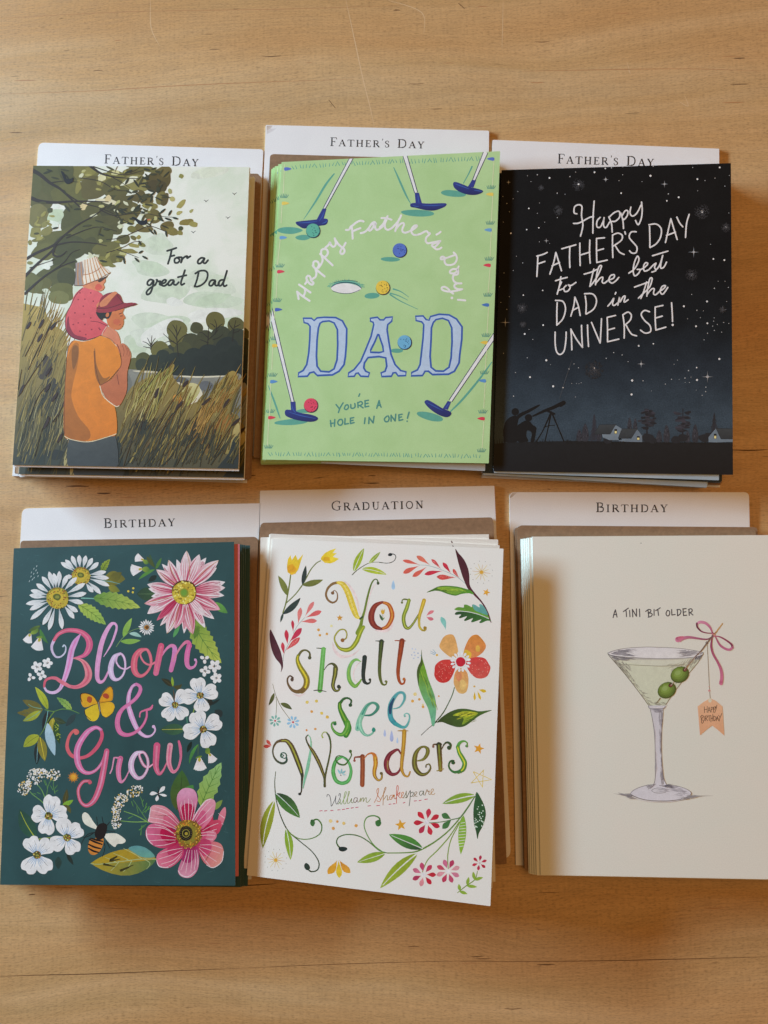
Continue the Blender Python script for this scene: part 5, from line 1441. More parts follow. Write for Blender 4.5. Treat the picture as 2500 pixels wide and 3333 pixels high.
# --- leafy branch and butterfly
F(0, 2220, sB)
motif('printed_branch', 6)
tleaf(520, 320, 205, 368, 62, '7d7a34', '6a6028', -24, '3c5a50', 5, 5); leaf(500, 300, 270, 215, 46, '6c6a30', '6a6430', -10); leaf(490, 345, 275, 468, 44, 'a9b338', '8f9a34', -10, '6fae9a', 8); line('500,320 400,300 340,265', [8, 5], '6fa590')
leaf(575, 328, 422, 58, 44, '9fae34', 'b4c03c', 14, '6a8a2a', 5); leaf(575, 345, 515, 590, 46, '2b2f2a', '20282a', -10, '6fa8a8', 12)
tleaf(862, 336, 680, 184, 44, '9dbb5a', '6fa058', 10, '55803a', 6, 5); line('540,330 640,352 740,325 850,335 950,376', [12, 10, 10, 10, 8], '5f8a48'); line('650,355 590,440 530,560 480,640', [12, 10, 8, 7], '6a8f42')
leaf(640, 430, 795, 490, 36, '3f5036', '33442f', 10, '5a6a4a', 4); leaf(640, 430, 600, 634, 42, 'a9a436', '8f8c34', 0, 'c9c05a', 6); leaf(570, 490, 660, 885, 56, 'aac9d8', '9fc2d2', 10); leaf(660, 470, 715, 740, 36, '3a5a2c', '2f4a2a', 8)
for i in range(26):
    t = rnd.uniform(0.1, 0.9)
    dot(672 + 45 * t + rnd.uniform(-22, 22), 480 + 240 * t, 6, 'a8bf42', n=6); A.cur['lvl'] -= 0.7
leaf(905, 385, 790, 530, 34, '34474a', '2f4244', 0); leaf(470, 640, 282, 780, 62, 'a7b037', '93a034', 10, '4a4a28', 5); leaf(455, 720, 440, 990, 40, '2a3230', '202a2a', 0, '6fa0a8', 10); leaf(480, 660, 540, 950, 56, '7f7a30', '8f8a38', 0, 'd8c83a', 9)
motif('printed_yellow_butterfly', 12)
fill('1172,250 1120,170 1040,135 980,140 968,170 975,250 1005,300 1060,296 1130,265', 'c98f1e', 'dfa62a'); fill('1166,256 1120,182 1044,148 992,154 984,200 1010,286 1060,286', 'dca824')
fill('1190,225 1230,130 1290,65 1325,52 1352,80 1352,210 1290,236 1200,250', 'c98f1e'); fill('1196,222 1238,140 1294,78 1322,70 1342,96 1340,205 1290,226', 'dca022')
fill('1170,262 1060,310 1015,350 1040,420 1090,465 1150,462 1190,400 1192,300', 'd3b928', 'e0c42c'); fill('1200,256 1300,236 1360,256 1376,310 1350,370 1280,424 1230,400 1208,330', 'dcae26', 'e2bb2a')
blob(1075, 210, 34, 'b0522a', 40); blob(1272, 165, 40, 'b0482c', 32, 30); line('1172,250 1120,170 1040,135 978,140 966,180 985,240', [4, 8, 10, 8], '3a2a1a'); line('1015,345 1030,400 1090,450', [10, 6], '3a2a1a'); line('1190,225 1240,125 1320,52 1354,90', [5, 6, 6], '3a2a1a'); line('1060,300 1110,275 1172,260 1240,245 1320,232', [5, 5], '4a3418'); line('1376,310 1350,370 1280,424 1230,404', 5, '5a4020')
line('1182,225 1192,300 1206,375', [22, 26, 16], '4a4640'); line('1184,240 1192,300 1202,350', [6, 8], 'a8a49a')
# --- yarrow, bee, small butterfly
Z2()
def yarrow(pts, n):
    for x, y, rx, ry, a in pts:
        for i in range(n):
            t, r = rnd.uniform(0, 6.3), rnd.random() ** 0.5
            u, v = rx * r * math.cos(t), ry * r * math.sin(t)
            ca, sa = math.cos(math.radians(a)), math.sin(math.radians(a))
            dot(x + u * ca - v * sa, y + u * sa + v * ca, rnd.uniform(3.5, 7), rnd.choice([WH, 'e9e6dc', 'dfe2dc', WH, 'c9a848', '3e4a3c', 'd9d2b0']), rnd.uniform(3, 5), rnd.uniform(0, 180), 6)
            A.cur['lvl'] -= 0.62
motif('printed_yarrow', 6)
line('272,590 240,560 200,530 175,505', [6, 4], '6fa05a'); line('275,560 250,500 220,465', [6, 4], '6fa05a'); line('275,550 285,490 270,440', [5, 3], '5f9050'); line('330,520 320,470 325,440', [5, 3], '5f9050'); line('285,490 300,450 320,440', [4, 3], '5f9050')
for p in ['225,515 245,525', '330,490 345,470', '318,500 300,470', '335,510 350,500', '215,525 200,520', '275,470 262,440']: line(p, [4, 2], '5f9a4a', smooth=False)
yarrow([(215, 420, 52, 50, 0), (320, 408, 44, 34, 0), (240, 390, 40, 20, 0), (145, 490, 38, 42, 20), (170, 465, 20, 20, 0)], 75)
motif('printed_yarrow', 6)
line('890,695 820,655 745,628', [6, 4], '7fae5a'); line('885,690 800,692 725,685', [6, 4], '7fae5a'); line('880,680 840,620 800,560', [5, 3], '5f9050'); line('860,600 850,560 840,540', [4, 3], '5f9050'); line('820,600 830,640', [4, 3], '5f9050')
for p in ['900,610 850,640', '895,600 870,640', '880,600 855,630', '770,670 800,655', '845,770 850,710', '850,720 880,705', '835,740 870,715', '880,580 870,610', '860,560 850,580', '790,570 800,600']: line(p, [5, 2], '5f9a4a', smooth=False)
yarrow([(810, 508, 50, 34, -20), (725, 560, 42, 38, 0), (700, 615, 28, 44, 10), (698, 690, 30, 42, 10)], 70)
motif('printed_star_flower', 8)
star(440, 423, 36, 'b87a2a', 11, 0.5); star(440, 423, 28, 'd89a34', 11, 0.5, -75); dot(440, 423, 12, 'e0ac3c')
motif('printed_white_butterfly', 8)
leaf(950, 522, 990, 478, 12, WH, None, 0, None, 3, None, 0, 0.65); leaf(950, 522, 898, 525, 12, WH, None, 4, None, 3, None, 0, 0.65); leaf(950, 524, 1002, 536, 8, WH, None, 0, None, 3, None, 0, 0.65); leaf(950, 524, 938, 568, 10, WH, None, 0, None, 3, None, 0, 0.65); line('952,505 950,530 960,545', [5, 8, 4], '2a2022'); line('948,482 952,510', [2, 3], '2a2022')
motif('printed_bee', 12)
for p in ['570,755 530,765 500,800 480,850', '560,760 525,780 498,786', '610,790 630,840 615,900', '640,810 660,850', '630,745 690,748', '640,715 660,690', '620,700 612,660', '585,710 580,660']: line(p, [5, 3], '1c1c1e')
fill('575,735 510,705 492,660 505,635 530,645 560,690 582,720', 'e3e6da'); fill('625,775 640,762 700,762 745,790 754,808 735,822 705,824 690,842 665,826 640,800', 'e3e6da')
fill('572,790 600,770 622,800 610,850 580,885 545,886 528,850 540,800', 'd0883a'); fill('572,745 590,710 620,698 642,712 640,745 625,785 590,800 570,775', '201c1c')
for p in ['535,795 570,812 612,826', '530,825 565,842 604,852', '532,850 560,866 590,874', '545,790 580,800 616,808']: line(p, [8, 12, 8], '231c18')
motif('printed_leaves', 6)
leaf(940, 915, 545, 940, 80, '5f8a42', 'b09a2a', -8, None, 3, ('a98f2c', '4f7a4a')); fill('770,850 820,834 880,850 930,900 860,905 810,880', '5f9aa0', '6aa898'); line('935,915 840,915 720,930 600,945 545,942', [5, 4], 'a9c08a'); 
for p in ['850,912 800,880 740,850', '780,925 730,900 680,880', '700,935 660,915 630,905', '860,912 900,940 880,975', '790,925 770,960 740,990', '710,935 690,960 665,985']: line(p, [4, 2], 'b5c890')
for p in ['700,900 660,925 720,915', '770,965 720,985 800,950', '650,950 620,945 690,960']: line(p, [10, 14, 4], '3a3a1e')
leaf(215, 790, 118, 615, 46, '2f5a48', '2b4e44', -8, 'a9b83c', 6); leaf(380, 590, 402, 495, 16, '4a4a28', None, 4, '7a6a3a', 2); leaf(375, 590, 440, 560, 14, '7fae3a', None, 4); leaf(380, 590, 425, 640, 14, '5a5a30', None, -8); leaf(400, 880, 440, 950, 12, '26332e'); leaf(350, 900, 350, 975, 20, '2c4440')
line('215,800 260,790 320,785', [7, 5], '8fa84a')
dogwood(292, 655, 118, [(-78, 1.05), (-170 + 360 - 360, 0.85), (-10, 0.95), (100, 0.95)], 30)
dogwood(402, 785, 112, [(-105, 1.0), (-35, 0.95), (60, 0.95), (150, 0.95)], 60)
dogwood(222, 890, 116, [(-115, 1.0), (-45, 1.0), (55, 1.05), (125, 1.05)], 90)
# --- big pink cosmos
motif('printed_leaves', 6)
leaf(1060, 620, 1092, 380, 60, '4a5a28', '3f6a34', 8, '2a3a24', 4); leaf(1110, 560, 1160, 470, 34, '3f7a3a', '4a8a44', -8); tleaf(1205, 600, 1328, 335, 62, '8fae4a', '8fbf7a', -6, '4f803a', 6, 5); leaf(1280, 620, 1335, 560, 16, '7f9a4a')
motif('printed_cosmos_flower', 40)
def cosmos(pts, c, c2, ax_, lines_, rim=None):
    fill(pts, c, c2, ax_)
    k = 0.66
    fill([(1130 + (x - 1130) * k, 762 + (y - 762) * k) for x, y in P(pts)], mixc(col(c), col('8a0a3c'), 0.45), c, (1130 + (ax_[0] - 1130) * k, 762 + (ax_[1] - 762) * k, 1130 + (ax_[2] - 1130) * k, 762 + (ax_[3] - 762) * k))
    for l in lines_:
        line(l, [2, 3.5, 2.5], 'eecbd6', cap=False)
    if rim:
        line(rim, [3, 5, 3], 'efe0e8')
cosmos('1290,770 1330,720 1355,650 1350,602 1318,640 1300,700 1260,740', 'c9305a', 'dd8ca0', (1200, 760, 1355, 610), ['1310,640 1335,660 1350,670', '1302,690 1330,700 1340,705'])
cosmos('1210,740 1260,690 1310,680 1330,700 1310,760 1240,790', 'b81e4c', 'd0506e', (1180, 760, 1330, 690), ['1215,745 1270,715 1310,700', '1220,765 1270,745 1300,735'])
cosmos('1095,690 1070,620 1062,540 1090,496 1130,488 1170,505 1186,560 1170,630 1150,690', 'b91e52', 'dc9cc0', (1120, 690, 1125, 520), ['1100,680 1085,610 1090,570', '1115,680 1108,600 1110,560', '1130,680 1132,600 1130,550', '1142,680 1155,610 1150,560', '1152,685 1170,620 1172,580'])
cosmos('1150,690 1180,630 1230,565 1270,552 1294,580 1280,650 1250,700 1200,740', 'd5628c', 'e0a0b4', (1160, 720, 1280, 560), ['1165,690 1210,620 1260,565', '1180,700 1235,640 1280,590', '1190,715 1240,680 1280,640', '1160,680 1190,620 1230,575'], '1150,690 1190,620 1232,568 1270,554')
cosmos('1200,770 1250,745 1290,750 1300,780 1270,815 1210,830 1190,810', 'd2587e', 'dc8aa0', (1190, 790, 1300, 770), ['1200,775 1250,770 1292,775', '1200,795 1250,795 1280,795', '1205,760 1250,752 1285,755'])
cosmos('1190,830 1230,815 1290,810 1330,830 1342,880 1320,940 1275,965 1230,940 1200,890', 'cc4a74', 'dd9a90', (1190, 840, 1330, 920), ['1195,840 1260,860 1320,880', '1195,850 1240,890 1300,930', '1200,830 1270,830 1335,850', '1198,870 1230,920 1260,955'], '1342,870 1330,930 1280,966 1240,950')
cosmos('1120,850 1160,840 1190,850 1195,930 1180,990 1140,1026 1090,1020 1068,985 1090,920', 'a8306c', 'dd9ab4', (1140, 850, 1125, 1020), ['1125,860 1105,930 1085,980', '1138,860 1125,930 1115,1000', '1152,860 1150,930 1145,990', '1168,860 1172,930 1165,980', '1180,860 1188,920 1186,960'], '1070,985 1090,1012 1130,1020 1175,985')
cosmos('1100,840 1060,835 1000,848 950,880 938,920 955,960 1010,968 1060,940 1100,890', 'c23a68', 'dc7c98', (1090, 850, 950, 930), ['1095,850 1030,860 960,880', '1095,860 1030,890 950,915', '1095,870 1040,920 965,945', '1090,885 1050,935 1000,962'], '940,920 956,958 1010,966')
cosmos('1060,770 1020,735 960,705 905,705 876,740 880,790 915,830 980,850 1060,825', 'b5144a', 'd8739a', (1060, 780, 890, 740), ['1055,770 980,730 890,725', '1055,785 970,770 880,765', '1055,800 970,800 895,805', '1055,812 990,830 930,835', '1050,765 990,725 930,708'], '878,740 884,790 915,826')
cosmos('1080,700 1040,640 990,600 940,590 908,600 900,650 890,690 960,705 1040,730 1062,740', 'd56a88', 'e0a0ac', (1070, 720, 910, 610), ['1070,710 1000,650 910,620', '1075,700 1010,630 930,600', '1060,725 980,680 895,665', '1055,735 970,700 895,690'], '905,605 898,650 892,688')
for p in ['1060,600 1085,660', '1270,860 1230,930', '1010,655 930,650', '1195,880 1220,940']: line(p, [2, 3.5, 2], '6a4a3a', smooth=False)
sub('flower_centre')
blob(1130, 762, 78, '8a6a2a', 84, 0, 0.04); blob(1122, 758, 62, '8f8430', 66, 0, 0.05)
for i in range(150):
    a, r = rnd.uniform(0, 6.3), rnd.uniform(46, 86)
    dot(1130 + r * math.cos(a), 762 + r * math.sin(a) * 1.05, rnd.uniform(3, 5), rnd.choice(['d8902a', 'c9a83a', 'b86a2a', '6a4a1e', 'e0b84a', '9a7a2a']), n=6); A.cur['lvl'] -= 0.7
blob(1116, 760, 40, '1e1a18', 44, 0, 0.04); dot(1116, 760, 24, '8a8438', 26); dot(1116, 760, 18, '1e1a18', 20); dot(1118, 762, 10, 'a89a3a', 10)
for k in range(16):
    a = k * 0.393
    dot(1116 + 33 * math.cos(a), 760 + 35 * math.sin(a), 3, '6a6440', n=5); A.cur['lvl'] -= 0.7
flush()
for i, (p, b) in enumerate([((787, 1772), (784, 2855)), ((793, 1773), (788, 2853)), ((799, 1774), (794, 2851)), ((814, 1775), (807, 2850))]):
    r_ = move_copy(bloom, fr, 1, p, 2, b, ZT - 2 * LEAF - CZ * (i + 1) - 0.0003, '%s dark teal flower card in its stack, right edge showing' % ['second', 'third', 'fourth', 'lowest'][i], 'dark teal flower cards in one stack', ('cover', 'printed_brushwork'))
# ================================================================ flowery quotation card
setwhite('e4dfe0')
BLUSH = paper('blush_white_print', 'dcd4cc', 'e0cfc6', 14, 0.62, 0.2, 0.45, 0.8)
PEACH = paper('peach_inner_leaf', 'e2d4c6', None, 30)
QEDGE = paper('peach_cut_edge', 'e0d2c6', None, 60)
q5 = [(886.8, 1754), (1639, 1786), (1596.4, 2949.5), (804, 2849)]
ZB = 0.0067
quote, fr = make_card(q5, (0.0073, 0.0145, 0.0083), 'top white greeting card lettered You Shall see Wonders among painted flowers', 'flowery quotation cards in one stack', BLUSH, PEACH, QEDGE)
QINK = ink_mat('watercolour_letters', 0.6, 0.28, 330)
begin(quote, fr, QINK, q5)
s45 = 450 / 1659.0
N1 = lambda: F(860, 1760, 420 / 1659.0)
N2 = lambda: F(1200, 1760, s45)
N3 = lambda: F(860, 2060, s45)
N4 = lambda: F(1200, 2060, s45)
N5 = lambda: F(840, 2330, s45)
N6 = lambda: F(1180, 2330, s45)
V1 = lambda: F(800, 1750)
V2 = lambda: F(800, 2350)
OL, DO, GN, BK = '75762c', '5a5a28', '4c8a34', '26302c'
# tulips
N1()
motif('printed_tulip', 6)
line('340,440 325,560 300,700 280,800 240,930', [16, 18, 18, 18, 16], '74783a'); line('285,800 400,690 490,570 540,480 600,370 670,290 725,258', [14, 14, 16, 16, 14, 13, 12], '6f7434')
leaf(300, 705, 180, 448, 40, '6d7030', '7f7f38', 8); leaf(490, 565, 535, 318, 30, '2c3530', '333c34', 4); leaf(490, 570, 758, 502, 40, '68692e', '787836', 8); leaf(240, 945, 468, 732, 40, '2e3834', '333c34', 14); leaf(245, 930, 208, 1050, 16, '39443a')
fill('338,184 355,250 404,180 432,250 500,172 470,270 440,370 400,425 350,440 300,405 292,330 304,240', 'e2ad1f', 'e6c432', (360, 440, 420, 180), False)
blob(355, 360, 50, 'dd9a1c', 56, 0, 0.25)
fill('925,100 880,160 935,158 882,205 962,232 900,276 850,292 780,284 728,240 735,210 780,160 850,120', 'e6bc22', 'ead03c', (740, 240, 940, 120), False)
blob(800, 235, 40, 'dfa51e', 30, 0, 0.25)
# green sprig
motif('printed_sprig', 6)
line('1132,438 1200,375 1300,310 1380,280 1480,276 1580,290 1650,270', [12, 10, 9, 7, 6, 6, 6], '4e5230')
leaf(1150, 398, 1284, 96, 46, 'a5b42c', '9aaa2c', -6, 'e3dcd6', 9); leaf(1345, 295, 1496, 142, 26, '9fb02c', '8fa02c', 0, 'dcd8c8', 5); leaf(1250, 362, 1575, 436, 40, 'a8b62c', 'b9bd3a', -16, 'e3dcd6', 9)
N2()
line('130,262 240,268 300,245 326,200 310,165 270,158', [6, 7, 8, 9, 10, 14], '2f332a'); blob(258, 168, 26, '23282a', 19)
# coral leaves
motif('printed_coral_sprig', 6)
line('600,292 700,296 800,322 900,360 1000,402 1090,455 1170,525', [4, 5, 6, 5, 6, 6, 5], '8fa9a8')
CR, RD = 'd8604f', 'c92f42'
for b, t, w_, c in [((625, 294), (408, 235), 22, CR), ((620, 296), (412, 390), 30, CR), ((745, 300), (574, 182), 28, 'dc7058'), ((705, 305), (525, 432), 28, CR), ((875, 350), (752, 222), 20, 'd04a4a'), ((905, 362), (668, 404), 26, RD), ((992, 402), (890, 262), 24, RD), ((1060, 440), (814, 432), 32, 'd24a44'), ((1095, 455), (1012, 338), 20, 'd24a44')]:
    leaf(b[0], b[1], t[0], t[1], w_, c, None, rnd.uniform(-6, 6), None, 3, None, 0, 0.72)
for b, t in [((1040, 438), (834, 430)), ((1075, 430), (1022, 352)), ((860, 335), (765, 235))]:
    for i in range(26):
        u = rnd.uniform(0.15, 0.95)
        dot(b[0] + (t[0] - b[0]) * u + rnd.uniform(-12, 12), b[1] + (t[1] - b[1]) * u + rnd.uniform(-12, 12), 3, 'e5a49a', n=5); A.cur['lvl'] -= 0.8
motif('printed_coral_sprig', 6)
N1()
line('375,1190 430,1090 500,1010 520,990', 5, '8d9a96')
for b, t, w_, c in [((435, 1080), (470, 858), 30, 'dc7a72'), ((520, 985), (640, 782), 28, 'dd7872'), ((525, 992), (738, 905), 32, 'd9605e'), ((460, 1045), (680, 1030), 30, 'dc6e68'), ((372, 1180), (362, 1022), 20, RD)]:
    leaf(b[0], b[1], t[0], t[1], w_, c, None, rnd.uniform(-6, 6), None, 3, None, 0, 0.7)
N3()
line('228,340 238,250 290,140 370,20 420,-60', [4, 5, 5, 4, 3], '8a8f88')
for b, t, w_, c in [((280, 140), (262, -40), 26, RD), ((300, 110), (450, -60), 34, 'c4304a'), ((240, 262), (218, 112), 22, 'cc3a48'), ((255, 215), (430, 55), 32, 'd24a4c')]:
    leaf(b[0], b[1], t[0], t[1], w_, c, None, rnd.uniform(-4, 4), None, 3, None, 0, 0.66)
for i in range(34):
    u = rnd.uniform(0.2, 0.95)
    dot(255 + 170 * u + rnd.uniform(-14, 14), 210 - 150 * u + rnd.uniform(-14, 14), 3.2, 'e5a49a', n=5); A.cur['lvl'] -= 0.8
# dark red leaves
motif('printed_maroon_leaf', 6)
fill('75,-40 110,20 160,130 200,230 222,330 226,410 200,472 206,420 190,370 140,310 100,230 72,120 64,20', '4c1f28', '5a2a32')
N2()
motif('printed_maroon_leaf', 12)
fill('1040,100 1080,150 1140,220 1185,310 1208,410 1214,530 1262,610 1330,690 1390,770 1440,870 1472,975 1462,976 1430,900 1370,770 1290,680 1200,590 1150,490 1110,380 1070,240', '4a2028', '5e2a36')
motif('printed_green_leaf', 16)
fill('698,618 760,585 840,548 940,540 1060,550 1160,575 1230,600 1262,645 1200,630 1110,640 1040,660 950,640 870,610 800,600 720,618', '4d6a26', '58922e', (700, 600, 1260, 620))
fill('820,565 940,552 1060,565 1140,600 1090,635 1040,645 960,628 890,600', '8da832', '6fa03a', (820, 580, 1140, 600))
for i in range(14):
    x = rnd.uniform(820, 1060); line([(x, 570 + rnd.uniform(0, 30)), (x + 60, 580 + rnd.uniform(0, 30)), (x + 120, 600 + rnd.uniform(0, 30))], [2, 4, 2], rnd.choice(['4d6a26', '3c5a24', 'a9bc3c']), cap=False); A.cur['lvl'] -= 0.6
motif('printed_lobed_leaf', 16)
fill('1446,930 1400,910 1300,880 1180,850 1040,832 1042,812 1080,796 1140,800 1145,770 1180,768 1240,796 1240,770 1270,766 1330,800 1325,768 1350,762 1390,800 1424,880', '5f8a34', '6fa03a')
fill('1250,786 1240,770 1270,766 1330,800 1325,768 1350,762 1390,800 1430,890 1330,860 1270,830', '6fa8a0', '5a9a90')
fill('1446,940 1400,912 1300,882 1180,855 1070,850 1034,876 1050,890 1110,886 1084,916 1100,930 1180,906 1146,950 1165,962 1250,930 1230,968 1250,978 1350,945 1328,978 1350,988 1420,960 1470,965', '2c4a2c', '3f7030', (1040, 860, 1400, 960))
line('1060,840 1200,854 1320,884 1440,936', [6, 9, 8, 5], 'd9d6cf')
# little marks
motif('printed_starburst', 6)
def burst(x, y, r, dots_=True, c='d9b94a', c0='e0a53a'):
    for k in range(12):
        a = math.radians(30 * k + 8)
        rr = r * (0.85 if k % 2 else 1.0)
        line([(x, y), (x + rr * math.cos(a), y + rr * math.sin(a))], [r * 0.07, r * 0.05, r * 0.03], c if k % 3 else 'cf9a5a', smooth=False, cap=False); A.cur['lvl'] -= 0.5
        if dots_:
            dot(x + r * 1.22 * math.cos(a + 0.2), y + r * 1.22 * math.sin(a + 0.2), r * 0.045, '85837c', n=6); A.cur['lvl'] -= 0.5
    dot(x, y, r * 0.2, c0)
burst(1354, 378, 110)
V2(); motif('printed_starburst', 6); burst(180, 828, 54)
motif('printed_star', 6)
for x, y, r, ro, c in [(930, 618, 36, -100, 'dfa032'), (1398, 160, 34, -75, 'dd982c')]:
    star(x, y, r, c, 5, 0.42, ro)
N2(); star(1412, 620, 48, 'dfa036', 5, 0.42, -70)
N1(); star(972, 992, 44, 'd99a3c', 5, 0.45, -90)
N6()
motif('printed_outline_star', 6)
for a, b in [((1330, 675), (1440, 855)), ((1455, 650), (1305, 805)), ((1305, 805), (1550, 765)), ((1440, 855), (1450, 655)), ((1335, 672), (1550, 765))]:
    line([a, b], [9, 7], 'e0bf5e', smooth=False)
motif('printed_drops', 6)
def drop(x, y, h, w_, c, a=0):
    leaf(x, y + h * 0.5, x, y - h * 0.5, w_, c, None, a, None, 3, None, 0, 0.3)
drop(268, 205, 90, 16, 'b5bcd8'); drop(350, 242, 140, 22, 'aeb4d6'); drop(418, 292, 76, 12, 'b5c6e0')
N2(); drop(296, 530, 115, 22, 'a9c4dc'); leaf(925, 1075, 868, 912, 30, '93c9bd', '7fbfb2', 10, None, 3, None, 0, 0.66)
leaf(690, 905, 785, 840, 20, 'dd7a80', None, -8, None, 3, None, 0, 0.65); leaf(690, 912, 780, 945, 22, 'd9707a', None, 6, None, 3, None, 0, 0.65)
N5(); leaf(160, 360, 100, 288, 20, 'd05648', None, 0, None, 3, None, 0, 0.6); leaf(158, 362, 64, 368, 22, 'cc4c42', None, 0, None, 3, None, 0, 0.6)
N4()
for b, t, w_ in [((1270, 705), (1272, 808), 15), ((1305, 695), (1345, 802), 15), ((1318, 680), (1412, 705), 20)]:
    leaf(b[0], b[1], t[0], t[1], w_, 'dfb52c', None, 0, None, 3, None, 0, 0.65)
for a, b in [((805, 240), (770, 198)), ((800, 248), (742, 218)), ((792, 262), (740, 240))]:
    line([a, b], [8, 4], '7fa5bd', smooth=False)
motif('printed_dots', 4)
for x, y, r, c in [(820, 266, 14, 'dca83c'), (1268, 642, 13, 'e0b25a'), (557, 736, 22, 'e8cc88'), (609, 798, 16, 'd99a4a'), (527, 818, 19, 'dca04a'), (650, 862, 14, 'e6cf90'), (653, 888, 17, 'd99a44'), (842, 760, 11, 'd99a54'),
                   (525, 190, 10, 'bcc2d4'), (562, 196, 9, 'bcc2d4'), (547, 234, 10, 'bcc2d4'), (592, 243, 10, 'b5bcd0'), (517, 264, 9, 'bcc2d4'), (556, 270, 10, 'bcc2d4'), (593, 295, 10, 'bcc2d4'), (541, 306, 9, 'bcc2d4'), (622, 272, 8, 'bcc2d4')]:
    dot(x, y, r, c, n=9)
N3()
for x, y, r, c in [(515, 832, 20, 'e4c468'), (627, 818, 19, 'e2be5a'), (570, 944, 17, 'dd9a4c'), (690, 964, 19, 'e0bb54'), (757, 1010, 20, 'e0b048'), (669, 28, 16, 'd99a48'), (753, 12, 16, 'd99a44')]:
    dot(x, y, r, c, n=9)
N1(); dot(698, 1146, 19, 'd99a48'); dot(864, 1096, 17, 'e6d79a')
N5(); dot(582, 172, 13, 'd98a4a'); dot(687, 158, 15, 'dc9a54')
V2()
for x, y, r, c in [(509, 594, 11, 'e6c684'), (549, 597, 8, 'db944c'), (588, 608, 10, 'e4be70'), (525, 638, 10, 'db9a54'), (662, 622, 10, 'dc9a4a')]:
    dot(x, y, r, c, n=9)
# --- lettering
N1()
motif('printed_lettering', 10)
def ghost(pts, w_):                            # pale pink outline beside some of the letters
    line(pts, w_, 'ebcfc9')
ghost('1010,512 1080,560 1150,660 1200,780 1220,900 1245,950', [6, 22, 26, 20, 14, 10]); ghost('1430,555 1380,640 1340,780 1300,960', [10, 12, 12, 10]); ghost('1640,1000 1640,1100 1560,1160 1430,1150', [10, 26, 34, 14])
N3(); ghost('822,120 840,200 900,270 960,285 1060,265 1140,200', [12, 30, 40, 36, 24, 8]); ghost('340,730 420,755 490,725', [8, 22, 8]); ghost('1180,330 1110,390 1075,470 1080,560 1120,590', [8, 12, 14, 12, 6])
N1()
dot(880, 672, 22, '7a5230')
script('880,665 905,640 940,680 935,760 880,795 820,760 795,690 820,610 880,555 945,538', [20, 10, 14, 20, 26, 28, 28, 30, 34, 34], '7a5230', '8a6a3a', '8f6640')
script('945,538 1010,560 1070,650 1110,760 1150,880 1190,970 1240,1000', [34, 66, 78, 82, 80, 60, 12], 'dcb93a', 'e2c440', 'e8d06a')
for i in range(9):
    for j in range(3):
        x, y = 1005 + 19 * i + j * 18 - 6, 575 + 48 * i - j * 8
        if y < 960: dot(x, y, 6, 'c79a2c', n=4); A.cur['lvl'] -= 0.8
dot(1464, 545, 18, '39402c', 22)
script('1464,540 1450,500 1415,500 1380,550 1350,640 1320,760 1290,900 1260,1000 1240,1090 1200,1185', [16, 14, 16, 20, 24, 26, 28, 36, 44, 56], '4f6230', '7f8f30')
line('1232,1005 1262,980', [22, 26], '3f4c28')
N3()
script('1190,-70 1150,0 1110,100 1050,180 980,205 900,180 850,100 848,40 900,-30 960,-40 990,0 985,60 940,90', [44, 52, 54, 52, 52, 34, 20, 18, 18, 16, 16, 16, 20], '8f9c2e', '8a6430', 'c4c43c')
dot(940, 88, 24, '9a6230', 24)
N2()
script('160,738 240,770 280,870 270,950 220,1030 150,1058', [30, 46, 56, 54, 46, 32], 'c0622c', 'bb5a30', 'd8903c')
script('160,738 80,780 36,870 36,960 80,1030 150,1058', [30, 56, 72, 72, 60, 32], '8a3328', '7e2c24', '97402c')
motif('printed_tulip', 30)
fill('148,820 158,840 170,818 180,840 192,818 192,856 182,880 160,880 148,856', 'dca83a', None, None, False); line('170,880 170,955', 4, '4f6a34', smooth=False); leaf(168, 960, 130, 880, 14, '3f5a3a'); leaf(170, 950, 190, 920, 6, '6a8a4a')
motif('printed_lettering', 12)
dot(400, 742, 14, '6a6a30')
script('400,740 405,712 440,702 500,720', [14, 14, 20, 14], '6a6e30')
script('485,712 460,800 425,890 420,960 440,1030 480,1050 530,1000 580,920 610,870', [40, 48, 46, 46, 44, 34, 26, 24, 20], '8a9a34', '5f5a26', 'b9bd4a')
script('665,716 640,800 615,880 605,950 610,1030 640,1070 670,1080', [48, 46, 40, 32, 28, 24, 20], 'c49c30', 'b5a838', 'dcbc48')
script('640,1075 680,1070 688,1040', [18, 22, 20], 'b0923a'); dot(674, 1046, 20, 'a8822c')
N3()
# Shall
dot(546, 298, 22, '4f4c30')
script('546,300 545,240 500,208 450,220 405,280', [26, 22, 22, 26, 36], '5a5634', '6d6230')
script('405,275 400,330 430,410 480,490 510,560 500,640 450,700', [36, 48, 62, 70, 74, 72, 60], '8a8a2c', '8a6a2c', 'dcc22c')
script('470,680 400,706 330,680 285,610 280,550 310,515 345,540', [56, 46, 34, 24, 20, 18, 22], '7a5c2e', '5c4436'); dot(335, 560, 20, '5c4436', 24)
line('628,182 680,186 738,190', [8, 12, 10], '3e4a30', smooth=False)
script('712,195 700,330 690,450 680,570 668,690', [54, 56, 58, 58, 58], '6fae54', '5a9a3c', '7fb868')
line('596,692 660,688 744,704', [10, 14, 8], '4a4a34')
script('720,445 760,390 810,368 850,395 858,440', [8, 12, 24, 42, 58], '45462c', '5d5a2c')
script('856,420 850,500 832,580 825,640 850,690 890,690 912,650', [58, 56, 48, 44, 34, 24, 22], '5a5628', '353a2c', '9a923a'); dot(894, 645, 22, '34382c', 24)
script('1160,345 1110,320 1060,345 1025,410 1012,490 1030,580 1085,640 1130,610 1165,560', [10, 30, 38, 44, 48, 50, 44, 30, 16], '86bd78', '6a9a2e', '8fb84a')
script('1206,292 1196,400 1188,500 1200,580 1235,608 1268,595 1275,560', [56, 52, 46, 42, 30, 20, 18], '2c3630', '34382c'); dot(1268, 560, 16, '34382c')
